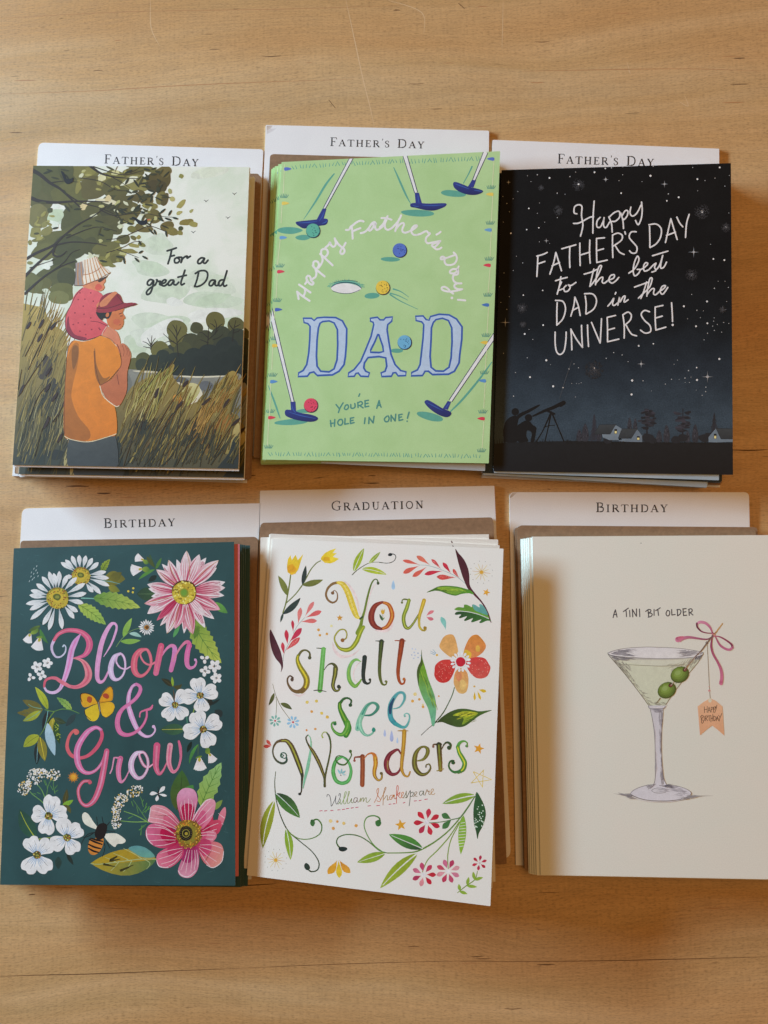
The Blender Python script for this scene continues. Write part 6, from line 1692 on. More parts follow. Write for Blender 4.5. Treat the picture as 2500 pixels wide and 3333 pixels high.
line('1338,96 1390,98 1440,106', [9, 14, 8], '3a4030', smooth=False)
script('1408,104 1396,240 1386,360 1384,470 1396,560 1420,615 1456,620 1472,585', [58, 50, 42, 40, 34, 26, 18, 16], '38402a', '7a7a34', '55602a'); dot(1460, 582, 15, '77773a')
N4()
line('316,92 380,94 442,96', [10, 14, 10], 'a54a24', smooth=False)
script('400,96 380,240 362,360 352,470 362,560 390,612 424,600 434,560', [64, 58, 48, 44, 36, 26, 22, 22], '8a3a22', 'b5552a', 'a84a24'); dot(424, 556, 18, 'bb6a34', 20)
# see
N3()
dot(1034, 866, 22, '2f4a2e'); script('1034,868 1044,810 1000,782 950,795 905,850', [22, 22, 24, 30, 40], '30502e', '3a6a30')
script('905,845 910,910 950,1000 990,1080 1010,1150 980,1230', [40, 52, 66, 74, 76, 62], '4a7a2c', '3f7f30', '86b032')
N5()
script('1075,80 1070,140 1030,210 980,225 920,190 885,130 890,85 930,75', [64, 62, 50, 44, 32, 22, 20, 20], '5a9a34', '3a7a3a', '7fb04a'); dot(922, 96, 20, '2f6a3e')
N3()
script('1200,990 1280,985 1340,940 1365,890 1340,850 1290,840 1230,880 1180,970 1140,1060 1120,1150', [16, 26, 34, 40, 36, 28, 44, 58, 60, 58], '2a6a54', '86bfa0', '3f8a74')
N5()
script('1235,10 1218,80 1230,150 1270,215 1320,235 1370,210 1390,170', [56, 54, 48, 36, 24, 20, 22], '8fc2a0', '3f9a84', 'a5cfb0'); blob(1388, 166, 22, '2f8a74', 28)
N4()
script('290,912 370,890 420,820 432,760 410,720 360,720 310,770 268,850 255,940 270,1030 320,1090', [12, 20, 28, 36, 34, 34, 46, 56, 60, 60, 54], '86bcae', '2f8a94', '4a98a0')
line('300,790 262,880 258,960', [20, 40, 30], '2a4a68')
script('330,1095 400,1130 450,1120 485,1050 488,990 460,965 428,980 430,1002', [50, 38, 30, 20, 18, 14, 14, 14], '3f9a9a', '8fc0b0'); dot(436, 998, 12, '7fb8aa')
# Wonders
N5()
script('295,490 305,475 285,465 280,490 320,510 342,480 320,445 280,450 272,490 300,505', [10, 12, 12, 12, 12, 14, 14, 14, 12, 10], '2c5a44')
script('342,500 340,545 290,570 220,535 180,460 184,380 225,315 290,295', [18, 26, 28, 24, 18, 20, 28, 40], '2a4e40', '6a5030')
script('280,300 340,300 390,350 430,430 470,530 510,640 530,720', [34, 48, 58, 62, 62, 54, 36], '6a4f2c', '45452a', 'a8a334')
script('530,700 525,800 520,900 505,935', [34, 22, 16, 16], '3c3c28', '3a3226'); dot(500, 938, 20, '33302a', 16)
script('540,870 560,760 590,640 610,540 628,430 636,330 625,260 600,228', [8, 28, 38, 36, 26, 18, 12, 10], '7fb894', '8fc49c')
script('600,228 575,260 590,320 630,390', [10, 16, 18, 26], '4a5038', '4a4628')
script('615,365 660,430 710,520 750,610 790,720 798,760', [26, 40, 44, 40, 30, 28], '5a4a28', '4a4026', '94843a')
script('800,845 800,760 820,650 850,520 870,400 868,310 850,240 820,198', [30, 26, 22, 20, 18, 20, 22, 14], '54502c', '4a5a34')
script('825,198 790,195 765,230 775,260', [12, 10, 12, 18], '9aa84a', 'a8b050')
# o
script('1010,490 940,530 905,620 905,700 940,780 1010,808 1080,780 1112,700 1110,620 1070,530 1010,490', [28, 40, 44, 46, 46, 44, 42, 36, 32, 30, 28], '4f9a44', '5aa860', '6fb868')
script('1105,430 1120,470 1090,530 1040,585 970,575 930,520 960,480 1030,490 1080,540', [14, 14, 14, 18, 22, 16, 12, 10, 10], '4a6a30', '3f6a34'); dot(1108, 426, 18, '45642e', 20)
leaf(990, 700, 955, 640, 12, '8fc0c2'); leaf(998, 690, 1004, 630, 10, '86b8bc'); leaf(1004, 695, 1052, 658, 12, '8fc0c2'); leaf(1010, 705, 1056, 708, 8, 'a9cccc'); dot(993, 712, 7, '6a6a6a')
# n
script('1155,540 1160,500 1190,494 1240,490', [16, 16, 20, 24], '9a4a34', '8a4028'); dot(1156, 538, 14, '9a4a40')
script('1252,485 1254,600 1252,720 1250,828', [54, 54, 54, 54], '8f4628', '9a4c2c', 'a85a34')
script('1270,520 1310,465 1360,448 1395,470 1405,520', [8, 14, 24, 42, 50], 'cc6a34', 'cf7a2c')
script('1405,500 1410,580 1395,660 1400,720 1440,772 1480,750 1486,690', [52, 52, 46, 40, 26, 22, 22], 'd2872c', '5f5230', 'dfae3c'); dot(1478, 690, 18, '6a5a34')
N6()
# d
script('460,460 430,410 390,415 320,470 285,560 300,650 350,700 410,690 450,640 465,560', [16, 26, 34, 52, 62, 62, 44, 30, 22, 16], '7a2030', '7c2632', '8f3a3c')
line('305,540 300,600 310,650', [10, 16, 8], 'a8824a')
line('425,180 480,178 545,180', [10, 16, 10], 'b08030', smooth=False)
script('500,182 495,300 485,420 472,540 470,640 500,710 545,725 570,670', [50, 48, 46, 42, 36, 28, 20, 18], 'b5842c', 'b57c30', 'd0a03a')
# e
script('660,540 730,520 775,460 780,400 740,370 690,385 640,450 622,550 640,640 700,700 770,690 815,630 800,580 765,590 760,615', [14, 30, 44, 44, 26, 30, 50, 60, 60, 48, 28, 20, 16, 14, 16], '7a7230', '4a3024', '8a8434')
# r
script('848,375 850,345 890,342 940,340', [14, 16, 22, 26], '7a5238', '3f3a28'); dot(848, 370, 14, '8a5a44')
script('916,345 922,450 930,550 934,650', [62, 58, 54, 46], '3a3a26', '8a6a2c', '8a8a34')
line('890,660 930,650 972,634', [10, 14, 8], '9a8434')
script('950,400 980,340 1020,318 1055,345 1050,385', [8, 16, 26, 30, 26], '3a3c28', '3f5a30'); blob(1036, 385, 24, '3f5030', 24)
# s
dot(1250, 362, 17, '4f7a44'); script('1250,362 1255,325 1215,302 1165,325 1140,375', [14, 16, 22, 34, 40], '6fa04c', '5a9a44')
script('1142,370 1160,440 1200,510 1225,570 1205,640 1150,675', [40, 48, 54, 56, 54, 40], '5a9a3c', '4f8038', 'd6cf34')
script('1165,665 1100,675 1050,640 1035,590 1055,545 1090,540', [34, 30, 22, 20, 22, 26], '457a40', '34522e'); blob(1088, 562, 24, '34522e', 22)
# --- author line
motif('printed_author_lettering', 10)
N5()
for pts, c in [('825,970 835,945 860,960 875,1030 880,1085 920,1010 935,960', '45444a'), ('935,960 930,1020 945,1060 980,990 990,940 975,935 970,960', '45444a'), ('960,1060 985,1030 990,1000 985,1050 1000,1060', '6f8a40'), ('1000,1060 1040,980 1060,920 1045,915 1030,990 1030,1055 1050,1050', '7f9a44'), ('1050,1050 1080,970 1098,915 1085,912 1075,990 1075,1050 1100,1040', '8a9a44'), ('1100,1040 1125,990 1118,1030 1130,1045 1150,1030', '6f7a40'),
               ('1190,985 1160,985 1148,1020 1165,1042 1188,1010 1192,985 1190,1030 1210,1035', '6a4a44'), ('1210,1035 1235,985 1230,1030 1250,990 1265,985 1262,1030 1285,990 1300,985 1298,1030 1320,1035 1350,995', '8a8a44'),
               ('1395,1040 1430,970 1448,890 1440,870 1425,900 1440,960 1470,1010 1450,1030 1425,1015', 'c9703c'), ('1470,1010 1510,930 1535,870 1525,860 1505,940 1500,1070', 'b5762e'), ('1510,1000 1545,955 1555,980 1550,1010 1570,1005', 'a57a34')]:
    line(pts, 7, c)
N6()
for pts, c in [('380,950 340,955 322,985 340,1005 370,970 382,948 380,990 400,995', 'c0703c'), ('400,995 425,900 428,845 412,845 408,930 408,1050', 'd0503c'), ('410,960 450,915 440,950 425,955 450,985 465,975', 'cf5a40'), ('465,975 490,935 485,915 468,930 470,975 490,985', 'd07a4a'), ('490,985 520,930 525,900 525,950 535,970 510,985', '6f6a3a'), ('530,985 570,900 575,920 570,1000 560,1080', '3f4a3c'), ('575,930 605,915 610,940 595,965 575,965', '4a5a40'), ('610,970 650,930 645,910 625,925 630,960 655,965', '8a6a40'),
               ('730,905 695,905 682,935 700,955 725,925 732,900 732,945 750,950', '4f5a40'), ('750,950 770,895 775,885 785,910 800,900 795,935 810,945', '9a6a3c'), ('810,945 850,895 845,875 825,890 825,935 850,945 868,930', 'c08a44'), ('375,950 345,985', 'c0703c')]:
    line(pts, 7, c)
motif('printed_stitch_line', 6)
for a, b in [((68, 1082), (96, 1078)), ((172, 1078), (206, 1074)), ((318, 1062), (344, 1058)), ((368, 1056), (392, 1054)), ((488, 1046), (510, 1038)), ((622, 1022), (650, 1018)), ((680, 1016), (706, 1012)), ((748, 1002), (780, 998))]:
    line([a, b], [10, 8], 'c4405c', smooth=False)
V2()
for x, y in [(452, 533), (480, 533), (518, 531), (560, 527), (588, 524), (612, 519), (640, 515), (668, 512), (742, 503)]:
    line([(x - 8, y + 1), (x + 7, y - 1)], [5, 4], 'c4405c', smooth=False)
# --- orange flower and its leaves
N4()
motif('printed_orange_flower', 10)
line('765,1106 830,1040 900,950 960,840 1005,740 1030,655', [10, 14, 14, 12, 12, 12], '3f4a2e', '55704a')
fill('860,120 900,50 960,18 1020,30 1055,120 1075,250 1040,300 980,290 900,230 850,170', 'dda05c', 'e0a866')
fill('1135,270 1160,160 1220,50 1290,20 1340,50 1400,130 1400,190 1340,260 1240,310 1170,290', 'dc8a3c', 'd98450')
fill('1140,270 1160,200 1230,240 1220,300 1170,300', 'e0b23c'); blob(1310, 190, 30, 'dfaa4a', 40)
fill('790,460 800,390 860,335 940,318 1020,335 1040,400 1020,480 970,570 900,600 830,580 790,520', 'cc3c36', 'c9342f')
fill('1165,350 1240,300 1330,290 1400,310 1440,370 1462,420 1430,510 1370,545 1290,540 1220,480 1180,410', 'cf3f3c', 'd2564c')
fill('1020,560 1040,470 1100,420 1150,440 1190,500 1196,620 1170,710 1110,730 1060,700 1025,620', 'dc9458', 'e0b06a')
blob(1080, 520, 40, 'dc8a5c', 60); blob(1130, 620, 40, 'e2b870', 60)
for i in range(95):
    if i % 2: x, y = rnd.uniform(800, 1010), rnd.uniform(340, 580); ok = ((x - 905) / 105) ** 2 + ((y - 460) / 125) ** 2 < 0.9
    else: x, y = rnd.uniform(1190, 1450), rnd.uniform(300, 540); ok = ((x - 1320) / 130) ** 2 + ((y - 420) / 115) ** 2 < 0.85
    if ok: dot(x, y, 4.5, 'e8a292', n=5); A.cur['lvl'] -= 0.8
for k in range(16):
    a = 2 * math.pi * k / 16 + 0.15
    leaf(1104 + 66 * math.cos(a), 347 + 66 * math.sin(a), 1104 + 125 * math.cos(a), 347 + 125 * math.sin(a), 15, 'e6e2e2', None, 0, None, 3, None, 0, 0.6)
sub('flower_centre')
dot(1104, 347, 66, 'e6e2e2'); blob(1104, 347, 58, 'c42034', 58, 0, 0.04)
motif('printed_green_leaf', 30)
fill('634,200 644,300 680,420 720,560 770,690 800,790 810,930 790,1106 760,1106 740,1010 710,900 650,780 600,640 578,500 590,410 625,330', '6f9a2c', '6fae86', (620, 500, 770, 1000))
fill('634,200 642,300 650,370 625,420 605,520 600,640 578,500 590,410 625,330', '4a5c26')
for i in range(30):
    t = rnd.uniform(0, 1); x, y = 600 + 150 * t + rnd.uniform(0, 50), 420 + 400 * t
    line([(x, y), (x + 14, y + 50), (x + 34, y + 110)], [2, 5, 2], rnd.choice(['8fae30', '5a8230', 'a5bc3c', '4f7a2c']), cap=False); A.cur['lvl'] -= 0.6
motif('printed_green_leaf', 30)
fill('820,1075 880,1010 980,945 1080,912 1180,912 1270,930 1340,940 1478,926 1400,960 1320,1000 1240,1060 1150,1120 1060,1130 960,1100 880,1070', '3c4a22', '4a6628', (860, 1060, 1300, 950))
fill('1010,990 1100,945 1200,940 1310,960 1260,1010 1180,1070 1120,1100 1140,1030 1080,1000', 'a5ac2c', '7f9a2c'); fill('1040,985 1120,950 1220,948 1290,965 1200,1000 1100,1000', 'c4c034')
for i in range(34):
    x, y = rnd.uniform(1020, 1240), rnd.uniform(950, 1080)
    line([(x, y), (x + 30, y - 12), (x + 64, y - 20)], [2, 5, 2], rnd.choice(['4a5a22', '7a8a2c', 'b5b52c', '3a4a20']), cap=False); A.cur['lvl'] -= 0.6
N6(); motif('printed_leaf_stalk', 8); line('705,232 780,160 860,95 890,70', [8, 7, 10, 14], '3f4030')
# --- left sprig with two small flowers
def daisy8(x, y, r, c, c0, n=8, rot=0, cc=None):
    for k in range(n):
        a = math.radians(rot + 360 / n * k)
        leaf(x + r * 0.22 * math.cos(a), y + r * 0.22 * math.sin(a), x + r * math.cos(a), y + r * math.sin(a), r * 0.19, cc[k % len(cc)] if cc else c, None, 0, None, 3, None, 0, 0.65)
    dot(x, y, r * 0.17, c0, n=8)
N3()
motif('printed_small_flower', 6)
line('102,612 130,720 160,800 210,900 320,1050', [4, 6, 7, 7, 5], '6a6030'); line('140,770 150,860 138,1020', [5, 6, 5], '6a6834')
leaf(120, 720, 54, 872, 22, '5f5c2a', '4a4a28', -6); leaf(195, 845, 335, 918, 28, '5f6230', '4f5230', -8)
N5(); daisy8(205, 60, 72, '7fb0a0', 'c03040', 8, 10); daisy8(420, 76, 78, '94bcd4', 'cc3040', 8, 30)
# --- bottom garlands
V2()
motif('printed_garland', 8)
line('180,298 174,360 178,430 190,500 220,590 260,660 330,720 400,780 438,840 432,885 395,898 370,880', [4, 5, 6, 6, 7, 7, 6, 6, 7, 8, 8, 10], '4a5230', '34422e'); blob(368, 868, 16, '2c3a30', 22, -20)
line('262,665 320,700 390,700 445,670 456,620 430,585 396,595', [6, 6, 6, 7, 8, 9, 10], '6f8a3a', '3f6a34'); blob(400, 605, 14, '3f6a38', 20)
leaf(172, 470, 102, 760, 34, '98a02c', '8a8a24', 14, 'ded6c8', 8); leaf(180, 428, 325, 575, 40, '33482c', '4f7a34', -6, 'd5d6cc', 5, ('44702e', '2c3c2a')); leaf(242, 640, 268, 828, 24, '7fa02c', '98ac34', -6, 'dfdccb', 5)
motif('printed_garland', 8)
line('845,785 800,770 740,720 680,685 610,675 560,690 545,720 560,750 590,768', [6, 7, 7, 7, 7, 7, 8, 9, 10], '5a7a3a', '3f5a34'); blob(582, 762, 26, '24302c', 15, 0)
line('825,782 770,740 730,680 710,620 725,575 765,562 800,575 806,600', [6, 6, 6, 6, 7, 8, 9, 10], '6f9a4a', '4a7a3a'); blob(796, 606, 18, '3f7038', 20)
line('850,786 940,785 1010,780 1060,762 1140,715 1220,650 1290,570 1340,500 1385,430', [6, 7, 8, 10, 9, 8, 8, 7, 6], '6f8f3a', '5f7f34')
line('1060,900 1090,830 1150,770 1220,690 1280,600', [5, 6, 7, 7, 6], '7f9a3c'); line('1215,880 1212,800 1230,710 1270,630 1300,570', [5, 6, 6, 6, 5], '7f9a3c'); line('1095,605 1170,600 1240,585 1300,560 1380,440', [4, 5, 6, 6, 5], '5a7a4a')
leaf(1062, 760, 858, 674, 36, '2c3c2c', '55903a', 0, 'dad6cc', 6, ('4a8038', '2c4430')); leaf(838, 788, 668, 842, 28, '86a02c', '94a83c', 0, 'dfdacb', 5); leaf(1030, 788, 806, 998, 36, '8a9a2c', '9fae34', 8, 'e0dacd', 9)
leaf(1378, 440, 1180, 490, 28, '8fa832', '7fa03c', 6, 'e0dcd2', 8); leaf(1232, 582, 1176, 552, 18, '3f6a3a', '4a7a44', 0, None, 3, None, 0, 0.65); leaf(1235, 585, 1180, 640, 18, '3f6a3a', '4a7a44', 0, None, 3, None, 0, 0.65)
motif('printed_spotted_leaf', 30)
fill('1386,420 1412,460 1434,510 1440,560 1424,620 1400,665 1390,702 1382,660 1368,600 1366,520 1376,460', '335a34', '2f5030')
for i in range(34):
    x, y = rnd.uniform(1372, 1432), rnd.uniform(480, 650)
    dot(x, y, rnd.uniform(3, 4.5), 'cfdcc8', n=6); A.cur['lvl'] -= 0.8
motif('printed_striped_leaf', 30)
leaf(1306, 560, 1290, 795, 24, '86b040', '94b83c', 0)
for k in range(9):
    t = 0.2 + k * 0.075
    line([(1306 - 16 * t - 20 * math.sin(3.1 * t), 560 + 235 * t), (1306 - 16 * t + 20 * math.sin(3.1 * t), 556 + 235 * t)], 4, 'dcd8c8', smooth=False); A.cur['lvl'] -= 0.5
for x, y, r, cc, c0, ro, n in [(1088, 600, 82, ['c42a3a', 'c42238', 'cc3040', 'b8304a', 'c42a3a', 'cf2a3a', 'c8324a', 'c42a3a'], 'e2d6d8', -30, 7), (1068, 915, 74, ['c43a5a', 'c42a3a', 'c42238', 'dd8a90', 'b83a5c', 'cc6a84', 'c4486a'], 'e6dcdc', -50, 7),
                              (1214, 895, 74, ['cc6a88', 'b83a5c', 'dd9aa0', 'd07a90', 'c44a6a', 'c43a5a', 'dc9098', 'c84a60'], 'e6dcdc', -110, 8), (1402, 845, 46, ['b82a4a', 'c43048', 'b8243c'], 'e0c8c8', -80, 6)]:
    motif('printed_small_flower', 12)
    daisy8(x, y, r, cc[0], c0, n, ro, cc)
motif('printed_yellow_petals', 8)
leaf(548, 828, 492, 912, 22, 'dca02c', 'dd982c', -6, None, 3, None, 0, 0.65); leaf(556, 830, 562, 936, 18, 'e0b82c', 'e2c034', 0, None, 3, None, 0, 0.65); leaf(562, 828, 628, 906, 20, 'd98a2c', 'dfa034', 6, None, 3, None, 0, 0.65)
motif('printed_sprig', 8)
line('1270,1025 1320,985 1375,945 1390,895', [4, 6, 6, 4], '7a8f3a')
for b, t in [((1282, 1015), (1330, 1032)), ((1285, 1012), (1278, 972)), ((1325, 982), (1388, 990)), ((1328, 978), (1338, 930)), ((1370, 948), (1424, 932)), ((1372, 945), (1364, 898))]:
    leaf(b[0], b[1], t[0], t[1], 10, '8aa83a', '98b040')
flush()
for i, (p, b, z) in enumerate([((880, 1737), (1630, 1775), 0), ((876, 1739), (1620.6, 1756), 1), ((848, 1749), (1578, 1739), 2)]):
    move_copy(quote, fr, 0, p, 1, b, ZB - 0.0008 * z - 0.0001, '%s flowery quotation card in its stack, turned a little against the others' % ['second', 'third', 'lowest'][i], 'flowery quotation cards in one stack',
              ('cover', 'back_leaf', 'printed_small_flower', 'printed_garland', 'printed_maroon_leaf', 'printed_tulip') if i < 2 else ('cover', 'back_leaf'))
# ================================================================ cocktail glass card
setwhite('d6d2d4')
CREAM = paper('cream_print', 'd3d0c9', 'cfd0c9', 18, 0.62, 0.3, 0.35, 0.7)
CEDGE = paper('pale_blue_cut_edge', 'c6cec8', None, 60)
CIN = paper('cream_inner_leaf', 'cdd2cb', None, 30)
q6 = [(1732, 1746.7), (2521, 1741.5), (2556, 2863), (1760, 2848)]
ZT = 0.001 + 5 * DZ + 6 * CZ
glass, fr = make_card(q6, ZT, 'top cream greeting card of a cocktail glass with two olives, A tini bit older', 'cocktail glass cards in one stack', CREAM, CIN, CEDGE)
PENC = ink_mat('pencil_ink', 0.62, 0.1, 300)
begin(glass, fr, PENC, q6)
s50 = 500 / 1659.0
F(1600, 1700); motif('printed_speck', 1); dot(897, 125, 3, '4a463c', n=6)
X1 = lambda: F(1950, 1950, s50)                # second zoom lies 829.5 units further down
def sh(s):
    return [(x, y + 829.5) for x, y in P(s)]
X1()
motif('printed_lettering', 8)
for pts in ['152,200 164,150 176,116', '176,116 186,160 194,194', '156,170 190,164', '262,136 290,116 316,98', '290,118 294,150 296,190', '330,122 334,190', '364,192 360,112', '360,112 382,150 404,186', '404,186 404,106', '436,108 440,190',
            '528,122 534,160 536,192', '504,134 530,114 556,116 556,136 530,152', '530,152 560,152 574,166 562,186 530,196', '594,112 594,176', '612,124 636,110 660,94', '634,112 642,176', '736,126 724,150 728,174 746,182 762,162 760,132 742,122 734,128', '784,112 786,172', '786,172 822,166',
            '846,112 848,180', '840,116 870,112 884,134 872,164 846,180', '906,104 912,178', '904,106 940,102', '908,142 938,136', '912,178 946,174', '970,110 974,176', '966,112 992,104 1006,120 998,138 972,148', '982,146 1014,172']:
    line(pts, 11, '45434a')
motif('printed_cocktail_glass', 4)
# cast tone under the foot
fill(sh('150,1272 250,1274 345,1270 360,1300 420,1330 520,1350 660,1360 820,1350 920,1325 980,1290 1100,1292 1240,1294 1120,1302 1000,1316 900,1345 780,1362 640,1366 500,1352 400,1330 320,1300 240,1282'), 'a9a49f')
# bowl
fill('95,575 100,600 180,690 280,810 390,950 480,1070 535,1145 540,1170 712,1170 720,1120 830,975 950,820 1060,690 1128,590 1122,572 1000,620 700,632 400,628 200,610', 'cdcec0', 'cbcdbe')
fill('180,660 400,700 650,722 830,716 1075,650 1060,690 950,820 830,975 715,1140 540,1150 480,1070 390,950 280,810', 'cacdba', 'c8ccb8')
def shade(poly, n, ang, L, w_, cols, j=10):
    scatter(poly, n, ang, L, w_, cols, j, 0.03)
shade('130,630 260,660 330,720 260,780 190,700', 60, -40, 60, 5, ['8f8c84', '9c9a90', '75726f', 'a8a698'], 14)
shade('200,700 300,760 420,930 380,930 270,800', 60, -52, 50, 4, ['9a998c', 'acac9c', '85847a'], 8)
shade('400,950 470,1010 560,1110 700,1110 710,1140 545,1150 480,1070', 50, -30, 60, 5, ['8d8c80', '9c9b8e', 'a8a898'], 25)
shade('880,690 1080,640 960,800 820,970 800,900', 60, 52, 60, 5, ['a5a498', 'b0b0a2', '92918a'], 10)
shade('700,720 880,700 860,740 760,790', 24, 20, 60, 5, ['adaea0', 'b6b7a8'], 10)
fill('100,575 180,550 300,530 480,520 640,522 850,532 1000,550 1100,572 1122,590 1050,612 900,626 700,632 480,628 260,612 140,596', 'd5d3d8', 'dad8de')
shade('110,575 200,550 330,540 260,580 330,612 200,606 120,592', 90, -6, 90, 5, ['85828a', '96939a', '75727a', 'a3a0a8'], 10)
shade('930,545 1000,552 1080,570 1070,600 960,616 920,580', 60, 184, 90, 5, ['9a979e', 'a8a5ac', '8a878e'], 8)
fill('104,592 200,615 400,632 640,640 850,638 1010,622 1112,600 1080,660 1000,640 850,652 500,655 300,650 160,655', 'b3b1b0', 'b9b8b2')
shade('110,602 220,620 330,636 200,660 160,660', 60, -8, 80, 5, ['6d6a70', '7d7a80', '8a8788'], 12); shade('1040,625 1115,602 1078,660 1030,655', 40, 60, 40, 5, ['5d5a60', '75727a'], 12)
line('330,640 420,632 520,640', [2, 8, 2], '8a878a')
line('98,580 180,552 300,530 480,518 640,520 850,530 1000,550 1100,570 1124,588', [7, 5, 4, 4, 4, 4, 4, 5, 7], '6d6a72')
line('98,580 140,600 260,616 480,630 700,636 900,630 1050,616 1122,590', [10, 9, 9, 9, 9, 9, 9, 10], 'd8d6da'); line('100,590 140,610 260,624 480,638 700,642 900,636 1050,622 1122,598', [5, 4, 4, 4, 4, 4, 4, 5], '6a6770')
line('98,578 102,602 180,694 280,812 390,952 480,1072 536,1148', [6, 6, 5, 5, 5, 5, 5], '66645f'); line('1126,590 1062,690 952,822 832,977 718,1140', [6, 6, 5, 5, 5], '77756f')
line('210,702 400,712 650,722 830,716 930,700', [3, 4, 4, 4, 3], '85857a')
# stem and foot
sub('glass_stem')
fill(sh('540,322 712,322 712,345 690,360 684,450 674,600 672,800 684,1000 700,1120 740,1190 780,1225 560,1215 590,1170 604,1090 606,900 600,700 584,520 560,370 540,345'), 'c5c3cc', 'cfcdd8')
for pl, a in [('640,380 690,370 684,480 672,560', -92), ('655,560 675,600 672,760 660,800', -92), ('670,820 684,1000 700,1120 670,1150 660,1000', -88), ('620,355 690,360 680,400 640,390', 180)]:
    shade(sh(pl), 40, a, 70, 5, ['8d8a94', 'a3a0aa', '75727c', 'aeabb5'], 5)
for pl, a in [('605,760 625,800 622,1000 606,1060', -90), ('580,480 600,560 612,640 600,640', -85)]:
    shade(sh(pl), 20, a, 70, 3, ['a8a5b0', 'b3b0bb'], 4)
line(sh('536,320 545,350 620,354 700,350 714,322'), [5, 6, 5, 6, 5], '77747c'); line(sh('545,334 620,340 706,334'), 7, 'd8d6dd')
line(sh('552,360 570,440 590,560 602,700 606,900 606,1090 590,1170 550,1220'), 5, '77747c'); line(sh('692,360 684,470 674,600 672,800 684,1000 702,1120 744,1195'), 5, '77747c')
sub('glass_foot')
fill(sh('342,1270 360,1240 430,1205 520,1180 588,1174 560,1215 640,1225 780,1225 726,1176 830,1186 930,1215 985,1250 990,1280 940,1310 820,1340 660,1350 500,1336 390,1305'), 'cbc9d3', 'd2d0da')
shade(sh('740,1185 860,1200 960,1240 980,1280 900,1310 860,1260'), 60, 168, 80, 4, ['a8a5b0', 'b3b0ba', '9a97a2'], 8)
shade(sh('500,1190 590,1180 560,1220 520,1230'), 24, 40, 40, 5, ['85828c', '9a97a0'], 10); shade(sh('620,1185 740,1180 790,1215 700,1200'), 40, 10, 50, 6, ['6d6a74', '85828c'], 12)
fill(sh('566,1238 600,1215 660,1210 730,1225 720,1255 660,1266 600,1260'), 'c9c7d0'); shade(sh('620,1225 720,1222 730,1250 650,1262'), 24, 5, 50, 4, ['a09da8', 'adaab4'], 8); line(sh('566,1238 600,1215 660,1210 720,1222'), 4, '77747c'); line(sh('566,1240 600,1260 660,1266 720,1256'), 4, '77747c')
line(sh('342,1280 342,1268 370,1236 440,1202 520,1180 590,1174'), 5, '77747c'); line(sh('728,1176 830,1186 930,1215 986,1250 992,1278 940,1312 820,1342 660,1350 500,1338 390,1305 342,1278'), [4, 4, 4, 5, 6, 7, 6, 6, 6, 7, 7], '66636b')
line(sh('350,1296 420,1330 520,1352 660,1360 800,1354 920,1326'), 6, 'd3d1da')
shade(sh('240,1276 345,1274 370,1310 440,1340 360,1325'), 50, 170, 60, 5, ['77747c', '8d8a90', '9a979c'], 10); shade(sh('960,1305 1010,1292 1120,1296 1000,1325 900,1345'), 40, 175, 70, 5, ['8d8a90', '9f9ca0'], 8)
# pick, olives, bow, tag
motif('printed_cocktail_pick', 160)
line('1332,262 1290,318 1240,385', [8, 11, 14], 'c49a6a'); line('1230,390 1160,480 1100,560 1040,620', [14, 13, 12, 11], '75605a'); line('1040,620 980,690 930,745', [10, 10, 10], '94807a'); line('660,1068 640,1095 612,1125', [8, 7, 4], '6f6a5a')
for x, y, px_, py_ in [(872, 816, 928, 762), (732, 984, 774, 930)]:
    motif('printed_olive', 170)
    def oval(k, dx=0, dy=0):
        out = []
        for i in range(18):
            t = 2 * math.pi * i / 18
            u, v = 104 * k * math.cos(t), 86 * k * math.sin(t)
            a = math.radians(-28)
            out.append((x + dx + u * math.cos(a) - v * math.sin(a), y + dy + u * math.sin(a) + v * math.cos(a)))
        return out
    for k, c, d in [(1.0, '4a552b', 0), (0.93, '586a2f', -4), (0.82, '667b36', -9), (0.68, '738a3e', -14), (0.5, '7f984a', -18), (0.3, '8da560', -22)]:
        fill(oval(k, d * 1.0, d * 0.9), c, smooth=False)
    for i in range(40):
        t = rnd.uniform(0, 6.3)
        line([(x + 75 * math.cos(t) * 0.9, y + 70 * math.sin(t) * 0.9), (x + 75 * math.cos(t + 0.3), y + 70 * math.sin(t + 0.3))], [2, 4, 2], rnd.choice(['5b6c32', '748744', '4e5f2c', '7f9250']), cap=False); A.cur['lvl'] -= 0.6
    dot(px_, py_, 27, '4a2f26', 22, -30); dot(px_ + 3, py_ + 2, 18, '7a4a3c', 14, -30)
motif('printed_pick_end', 230)
line('960,712 930,750 918,764', [9, 9, 7], 'a08678'); line('804,890 790,915 776,930', [8, 8, 6], 'b0a89a')
motif('printed_pink_bow', 150)
def rib(pts, ws, c, c2):
    line(pts, ws, c, c2)
rib('1225,372 1200,310 1150,260 1090,248 1056,268', [10, 22, 30, 30, 22], 'b0577a', 'd896b4'); rib('1056,262 1060,300 1100,345 1160,365 1225,368', [20, 18, 16, 12, 10], '77344f', '8f4a62'); line('1052,270 1060,310 1100,345', [8, 10, 6], '5a2a40')
rib('1225,400 1180,430 1120,432 1040,420 960,412 880,430 850,436', [10, 14, 18, 24, 30, 44, 60], '6d3048', 'cf7f9f'); fill('828,424 860,404 918,404 892,440 880,464 850,448', 'c8607c', 'cf86a4')
rib('1250,398 1310,410 1380,450 1430,490 1440,525', [10, 16, 18, 22, 24], 'b5627c', '85405a'); rib('1440,520 1410,545 1360,535 1300,490 1255,405', [26, 26, 26, 22, 10], 'c8789c', 'a85878'); line('1290,400 1370,440 1425,490 1436,520', [4, 6, 8, 8], '6a3048')
rib('1222,410 1210,500 1230,590 1280,680 1315,760 1325,840 1316,912', [10, 22, 24, 26, 32, 36, 38], '8a3a58', 'cf7898'); fill('1300,880 1338,880 1334,906 1296,914', 'c8688c', smooth=False)
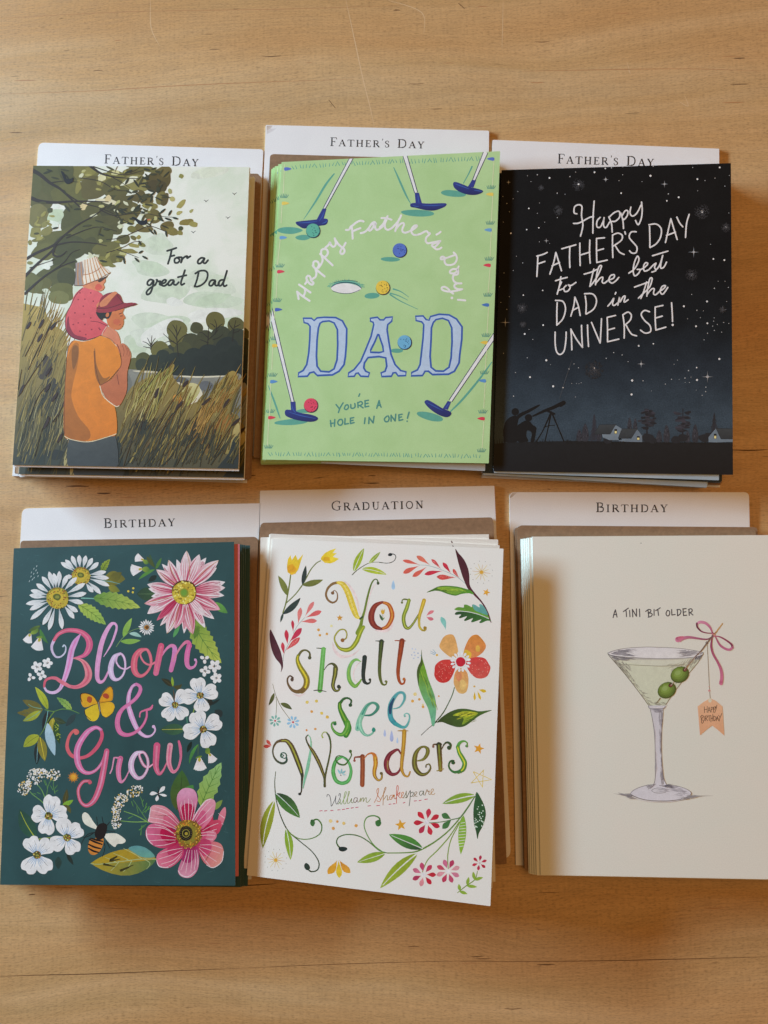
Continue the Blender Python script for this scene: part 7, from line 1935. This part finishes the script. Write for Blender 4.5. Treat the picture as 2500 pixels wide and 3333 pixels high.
blob(1236, 385, 20, 'c87888', 22, 0, 0.1); line('1226,360 1244,375 1262,356', 5, '5a2a40'); line('1216,396 1230,410 1240,404', 5, '5a2a40')
motif('printed_gift_tag', 100)
dot(1164, 472, 15, '5d544c'); dot(1164, 472, 8, 'cfc7b5'); line('1168,490 1178,700 1190,950 1200,1070', [4, 4, 4, 4], '6a6256'); dot(1190, 988, 12, 'd09090'); dot(1188, 945, 6, 'd09c98')
fill(sh('1200,240 1260,268 1332,330 1352,645 1290,590 1220,535 1150,590 1090,642 1064,330 1130,280'), 'dcb08f', 'd6a17e', None, False)
blob(1198, 1094, 19, 'd3ccb8', 23, 0, 0.06)
for pts in ['1136,332 1138,398', '1168,328 1166,394', '1138,364 1168,360', '1176,396 1184,350 1188,338', '1188,338 1196,366 1202,392', '1180,372 1200,370', '1210,338 1210,392', '1210,340 1226,338 1230,352 1212,366', '1236,336 1234,394', '1236,338 1250,334 1254,350 1238,364', '1256,330 1264,352', '1272,314 1264,352 1248,398',
            '1102,432 1104,480 1110,510 1124,504 1126,484 1104,470', '1094,446 1110,424 1124,432 1118,452 1104,462', '1134,432 1136,484', '1148,432 1150,486', '1148,434 1166,432 1168,448 1152,460', '1154,460 1172,482', '1170,434 1204,428', '1188,432 1190,484', '1208,428 1208,498', '1228,414 1228,488', '1208,462 1228,454', '1238,432 1240,486', '1238,432 1260,446 1258,470 1240,486', '1264,486 1276,436', '1276,436 1290,482', '1268,466 1288,462', '1290,424 1304,446', '1326,404 1308,446 1296,488']:
    line(sh(pts), 5.5, '3c302a')
flush()
for i, (p, b) in enumerate([((1720.6, 1750), (1746.7, 2841)), ((1714, 1751), (1740, 2836)), ((1707, 1752.6), (1733, 2833)), ((1700, 1753.5), (1726, 2832)), ((1695, 1754), (1720.7, 2830.7))]):
    move_copy(glass, fr, 0, p, 3, b, ZT - CZ * (i + 1), '%s cream cocktail glass card in its stack, pale left edge showing' % ['second', 'third', 'fourth', 'fifth', 'lowest'][i], 'cocktail glass cards in one stack')
flush()
